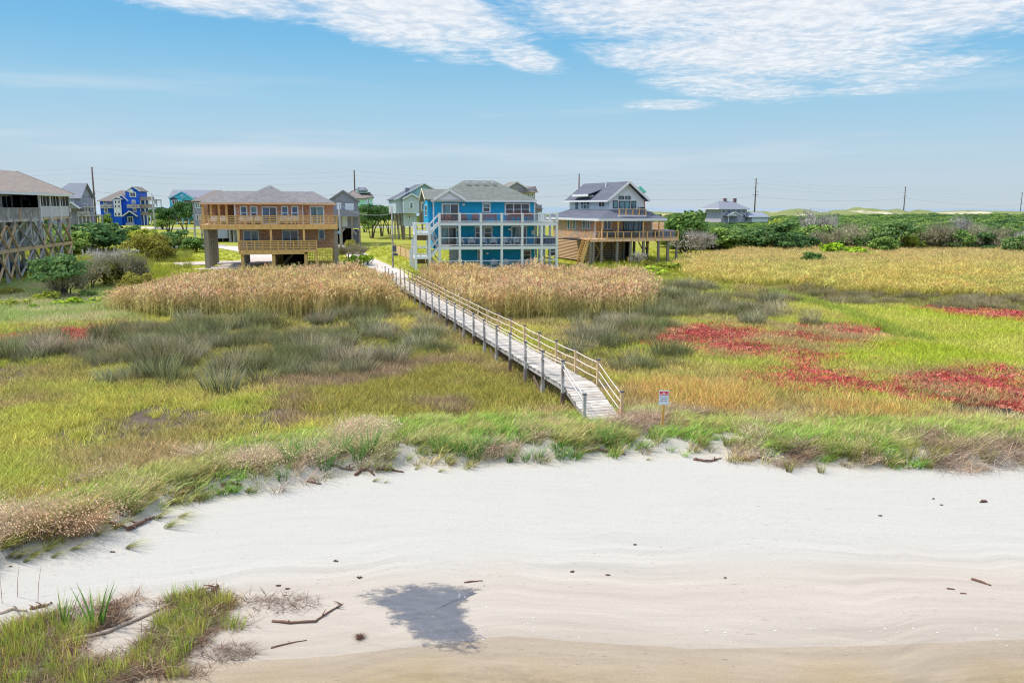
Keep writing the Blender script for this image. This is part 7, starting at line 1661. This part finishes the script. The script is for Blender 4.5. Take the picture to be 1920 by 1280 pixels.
YG, YG0 = L3(196, 196, 110), L3(120, 118, 56)
for i, (a, b_, s) in enumerate(sorted(((240, 1026, 1.0), (312, 988, 1.1), (292, 972, 1.2), (338, 968, .9), (135, 1030, .9), (85, 1032, .8), (60, 1042, .8), (46, 1052, .7), (98, 1044, .7), (14, 1044, .9), (30, 1046, .8), (178, 1004, .8), (215, 990, 1.0), (316, 946, 1.1), (462, 920, .8), (700, 902, .6), (778, 880, .6), (1212, 862, .45), (720, 905, .4), (822, 884, .6), (375, 930, .8), (5, 1028, 1.0)))):
    single(a, b_, 'bent', s, YG0, YG, 'small wind bent tuft alone on the sand, %s counting from the left' % ORD[i], 'lone tufts on the sand')
for i, (a, b_, s) in enumerate(sorted(((30, 985, 1.25), (65, 975, 1.35), (100, 978, 1.3), (138, 985, 1.25), (160, 978, 1.1), (85, 1000, 1.1), (125, 1002, 1.2), (45, 1000, 1.0), (10, 975, 1.1), (150, 1000, 1.0)))):
    single(a, b_, 'plume', s, L3(150, 124, 80), L3(226, 190, 154), 'beige plumed clump in the big left dune edge tuft, %s from the left' % ORD[i], 'beige plumed clumps at the dune edge', 'grass_clump')
for i, (a, b_, s) in enumerate(sorted(((130, 910, 1.0), (150, 905, 1.0), (175, 902, .9), (205, 908, .9), (1385, 790, 1.0), (1410, 796, 1.0), (1435, 800, 1.0), (1460, 796, .9), (1020, 800, .9), (1045, 812, .9), (960, 812, .9), (1000, 822, .9), (780, 828, .8)))):
    single(a, b_, 'plume', s, L3(150, 130, 96), L3(216, 190, 160), 'beige plumed clump back among the green dune grass, %s from the left' % ORD[i], 'beige plumed clumps on the dune', 'grass_clump')
for i, (a, b_, s) in enumerate(sorted(((545, 868, .9), (575, 858, 1.0), (610, 880, .8), (672, 862, 1.0), (690, 850, 1.1), (860, 852, .9), (890, 862, .95), (905, 846, .9), (955, 866, .6), (985, 864, .55), (1010, 860, .6), (1050, 860, .75), (530, 900, .7), (820, 848, .8), (640, 850, .9), (1140, 836, .8), (1120, 830, .8), (1155, 840, .7)))[::-1]):
    single(a, b_, 'up', s * 1.2, L3(84, 120, 54), L3(126, 178, 92), 'upright bright green clump on the dune edge, %s from the boardwalk' % ORD[i], 'bright green clumps left of the boardwalk', 'grass_clump', U(0, 6))
for i, (a, b_, s) in enumerate(sorted(((1320, 838, .7), (1365, 836, .7), (1460, 845, .7), (1530, 850, .9), (1560, 858, .9), (1600, 862, .9), (1640, 858, .9), (1700, 862, .8), (1760, 864, .8), (1850, 866, .7), (1480, 884, .5), (1540, 886, .5), (1740, 878, .6)))):
    single(a, b_, 'up', s * 1.2, L3(120, 122, 60), L3(196, 190, 106), 'olive grass clump on the dune edge, %s to the right of the sign' % ORD[i], 'olive clumps right of the sign', 'grass_clump', U(0, 6))
single(118, 1172, 'iris', 1.0, L3(104, 136, 58), L3(146, 180, 76), 'tall broad leaved green clump at the left of the sedge island', None, 'iris_clump', 1.0, 'plant'); single(178, 1176, 'iris', 1.3, L3(96, 132, 58), L3(132, 174, 78), 'tallest broad leaved green clump behind the bleached branch', None, 'iris_clump', 2.0, 'plant')
# the sedge island: wrack mats, sedge, dead stems
IS = poly([(-20, 1185), (40, 1168), (110, 1148), (200, 1135), (330, 1122), (410, 1110), (440, 1140), (440, 1196), (410, 1228), (330, 1262), (180, 1285), (0, 1290)], -.28)
ax, ay = IS.min(0), IS.max(0); ix = rng.uniform(ax[0], ay[0], 9000); iy = rng.uniform(ax[1], ay[1], 9000)
ins = inside(IS, ix + rng.normal(0, .12, 9000), iy + rng.normal(0, .12, 9000)); ix, iy = ix[ins], iy[ins]; fI = fbm(ix, iy, 1.1, 301, 3)
low = 1 - sstep(iy, 12.6, 16.2)
m = (fI + .10 * low > .55) & (rng.random(len(ix)) < .075); x, y = ix[m], iy[m]; n = len(x); c1 = mixc(n, [L3(186, 200, 84), L3(206, 206, 100), L3(164, 180, 78), L3(220, 196, 108)], [.4, .3, .2, .1])
scatter('sedge', 'sedge', x, y, rng.uniform(.45, .95, n), c1 * .72, c1, 'bright green sedge growing through the wrack at the water edge', 'sedge')
m = (rng.random(len(ix)) < .07) & (fI > .40); x, y = ix[m], iy[m]; n = len(x); c1 = mixc(n, [L3(168, 138, 112), L3(130, 104, 88), L3(196, 176, 150)])
scatter('wrack_mat', 'wrackmat', x, y, rng.uniform(.6, 1.3, n), c1 * .7, c1, 'brown mats of wrack and dead stems under the sedge', 'wrack', dz=-.01)
for i, (a, b_, w_, h_, lab) in enumerate(((530, 1130, 1.5, .9, 'grey brown mat of wrack on the sand right of the sedge island'), (430, 1225, 1.0, .7, 'brown heap of wrack at the lower right of the sedge island'), (60, 1190, .8, .7, 'brown heap of wrack at the left of the sedge island'))):
    x, y, z = GT(a, b_); p = mat_straw(300, w_ * .42, .08, .6); o = link(bpy.data.objects.new('wrack_heap', p.mesh('wrack_heap', PMO))); o.location = (x, y, z - .02); o.scale = (1.25, .7, .7); o['c0'] = [*L3(128, 110, 100), 1.0]; o['c1'] = [*L3(170, 148, 134), 1.0]; tag(o, lab, 'wrack')
o = link(bpy.data.objects.new('wrack_ball', mat_straw(200, .09, .14, .28).mesh('wrack_ball', PMO))); x, y, z = GT(675, 1196); o.location = (x, y, z); o.scale = (.7, .7, .6); o['c0'] = [*L3(104, 78, 64), 1.0]; o['c1'] = [*L3(140, 110, 92), 1.0]; tag(o, 'small round brown ball of wrack left of the tide pool', 'wrack')
# reddish dead stems standing in the sand at the left
for i, (a, b_, hgt, ln) in enumerate(((32, 1118, .75, .12), (70, 1130, .85, .16), (4, 1130, .6, .02))):
    x, y, z = GT(a, b_); o = MB().tube([(0, 0, -.1), (ln * .4, 0, hgt * .5), (ln, 0, hgt)], [.006, .005, .002], 5).build('dead_stem', material('red stem', srgb(176, 110, 90), .8, .2)); o.location = (x, y, z); tag(o, ('tallest thin reddish dead stem', 'thin bending reddish dead stem', 'short reddish dead stem')[i] + ' standing in the sand at the left edge', 'stem', 'dead stems at the left edge')

# scum and shell flecks left near the water line
fm = MB()
for k in range(70):
    px = U(900, 1900) if k < 50 else U(860, 1010); py = (1180 + (px - 1400) ** 2 * 1.2e-5 + random.gauss(0, 8)) if k < 50 else 1125 + (px - 880) * .35 + random.gauss(0, 6)
    x, y, z = GT(px, py); r = U(.004, .016); fm.add([(x + r * 1.8 * math.cos(a), y + r * math.sin(a), z + .006) for a in (0, 1.05, 2.1, 3.14, 4.2, 5.2)] + [(x, y, z + .012)], [(i, (i + 1) % 6, 6) for i in range(6)])
tag(fm.build('foam_flecks', material('foam white', srgb(236, 234, 230), .7, .05)), 'tiny white flecks of scum and shell along the water line', 'flecks', kind='stuff')

# the little creek that shows as a pale strip in the marsh
cr = MB(); cp = [G(a, b_, 0.0) for a, b_ in ((1590, 598), (1612, 610), (1640, 621), (1662, 631), (1684, 639))]; vs_ = []
for i, (x, y) in enumerate(cp):
    w_ = .25 + .5 * math.sin(math.pi * i / 4); vs_ += [(x - w_ * .5, y - w_ * .6, gz(x, y) + .05), (x + w_ * .5, y + w_ * .6, gz(x, y) + .05)]
cr.add(vs_, [(2 * i, 2 * i + 1, 2 * i + 3, 2 * i + 2) for i in range(4)])
tag(cr.build('creek_water', material('creek water', srgb(150, 146, 132), .08, .1, spec=.9)), kind='structure')
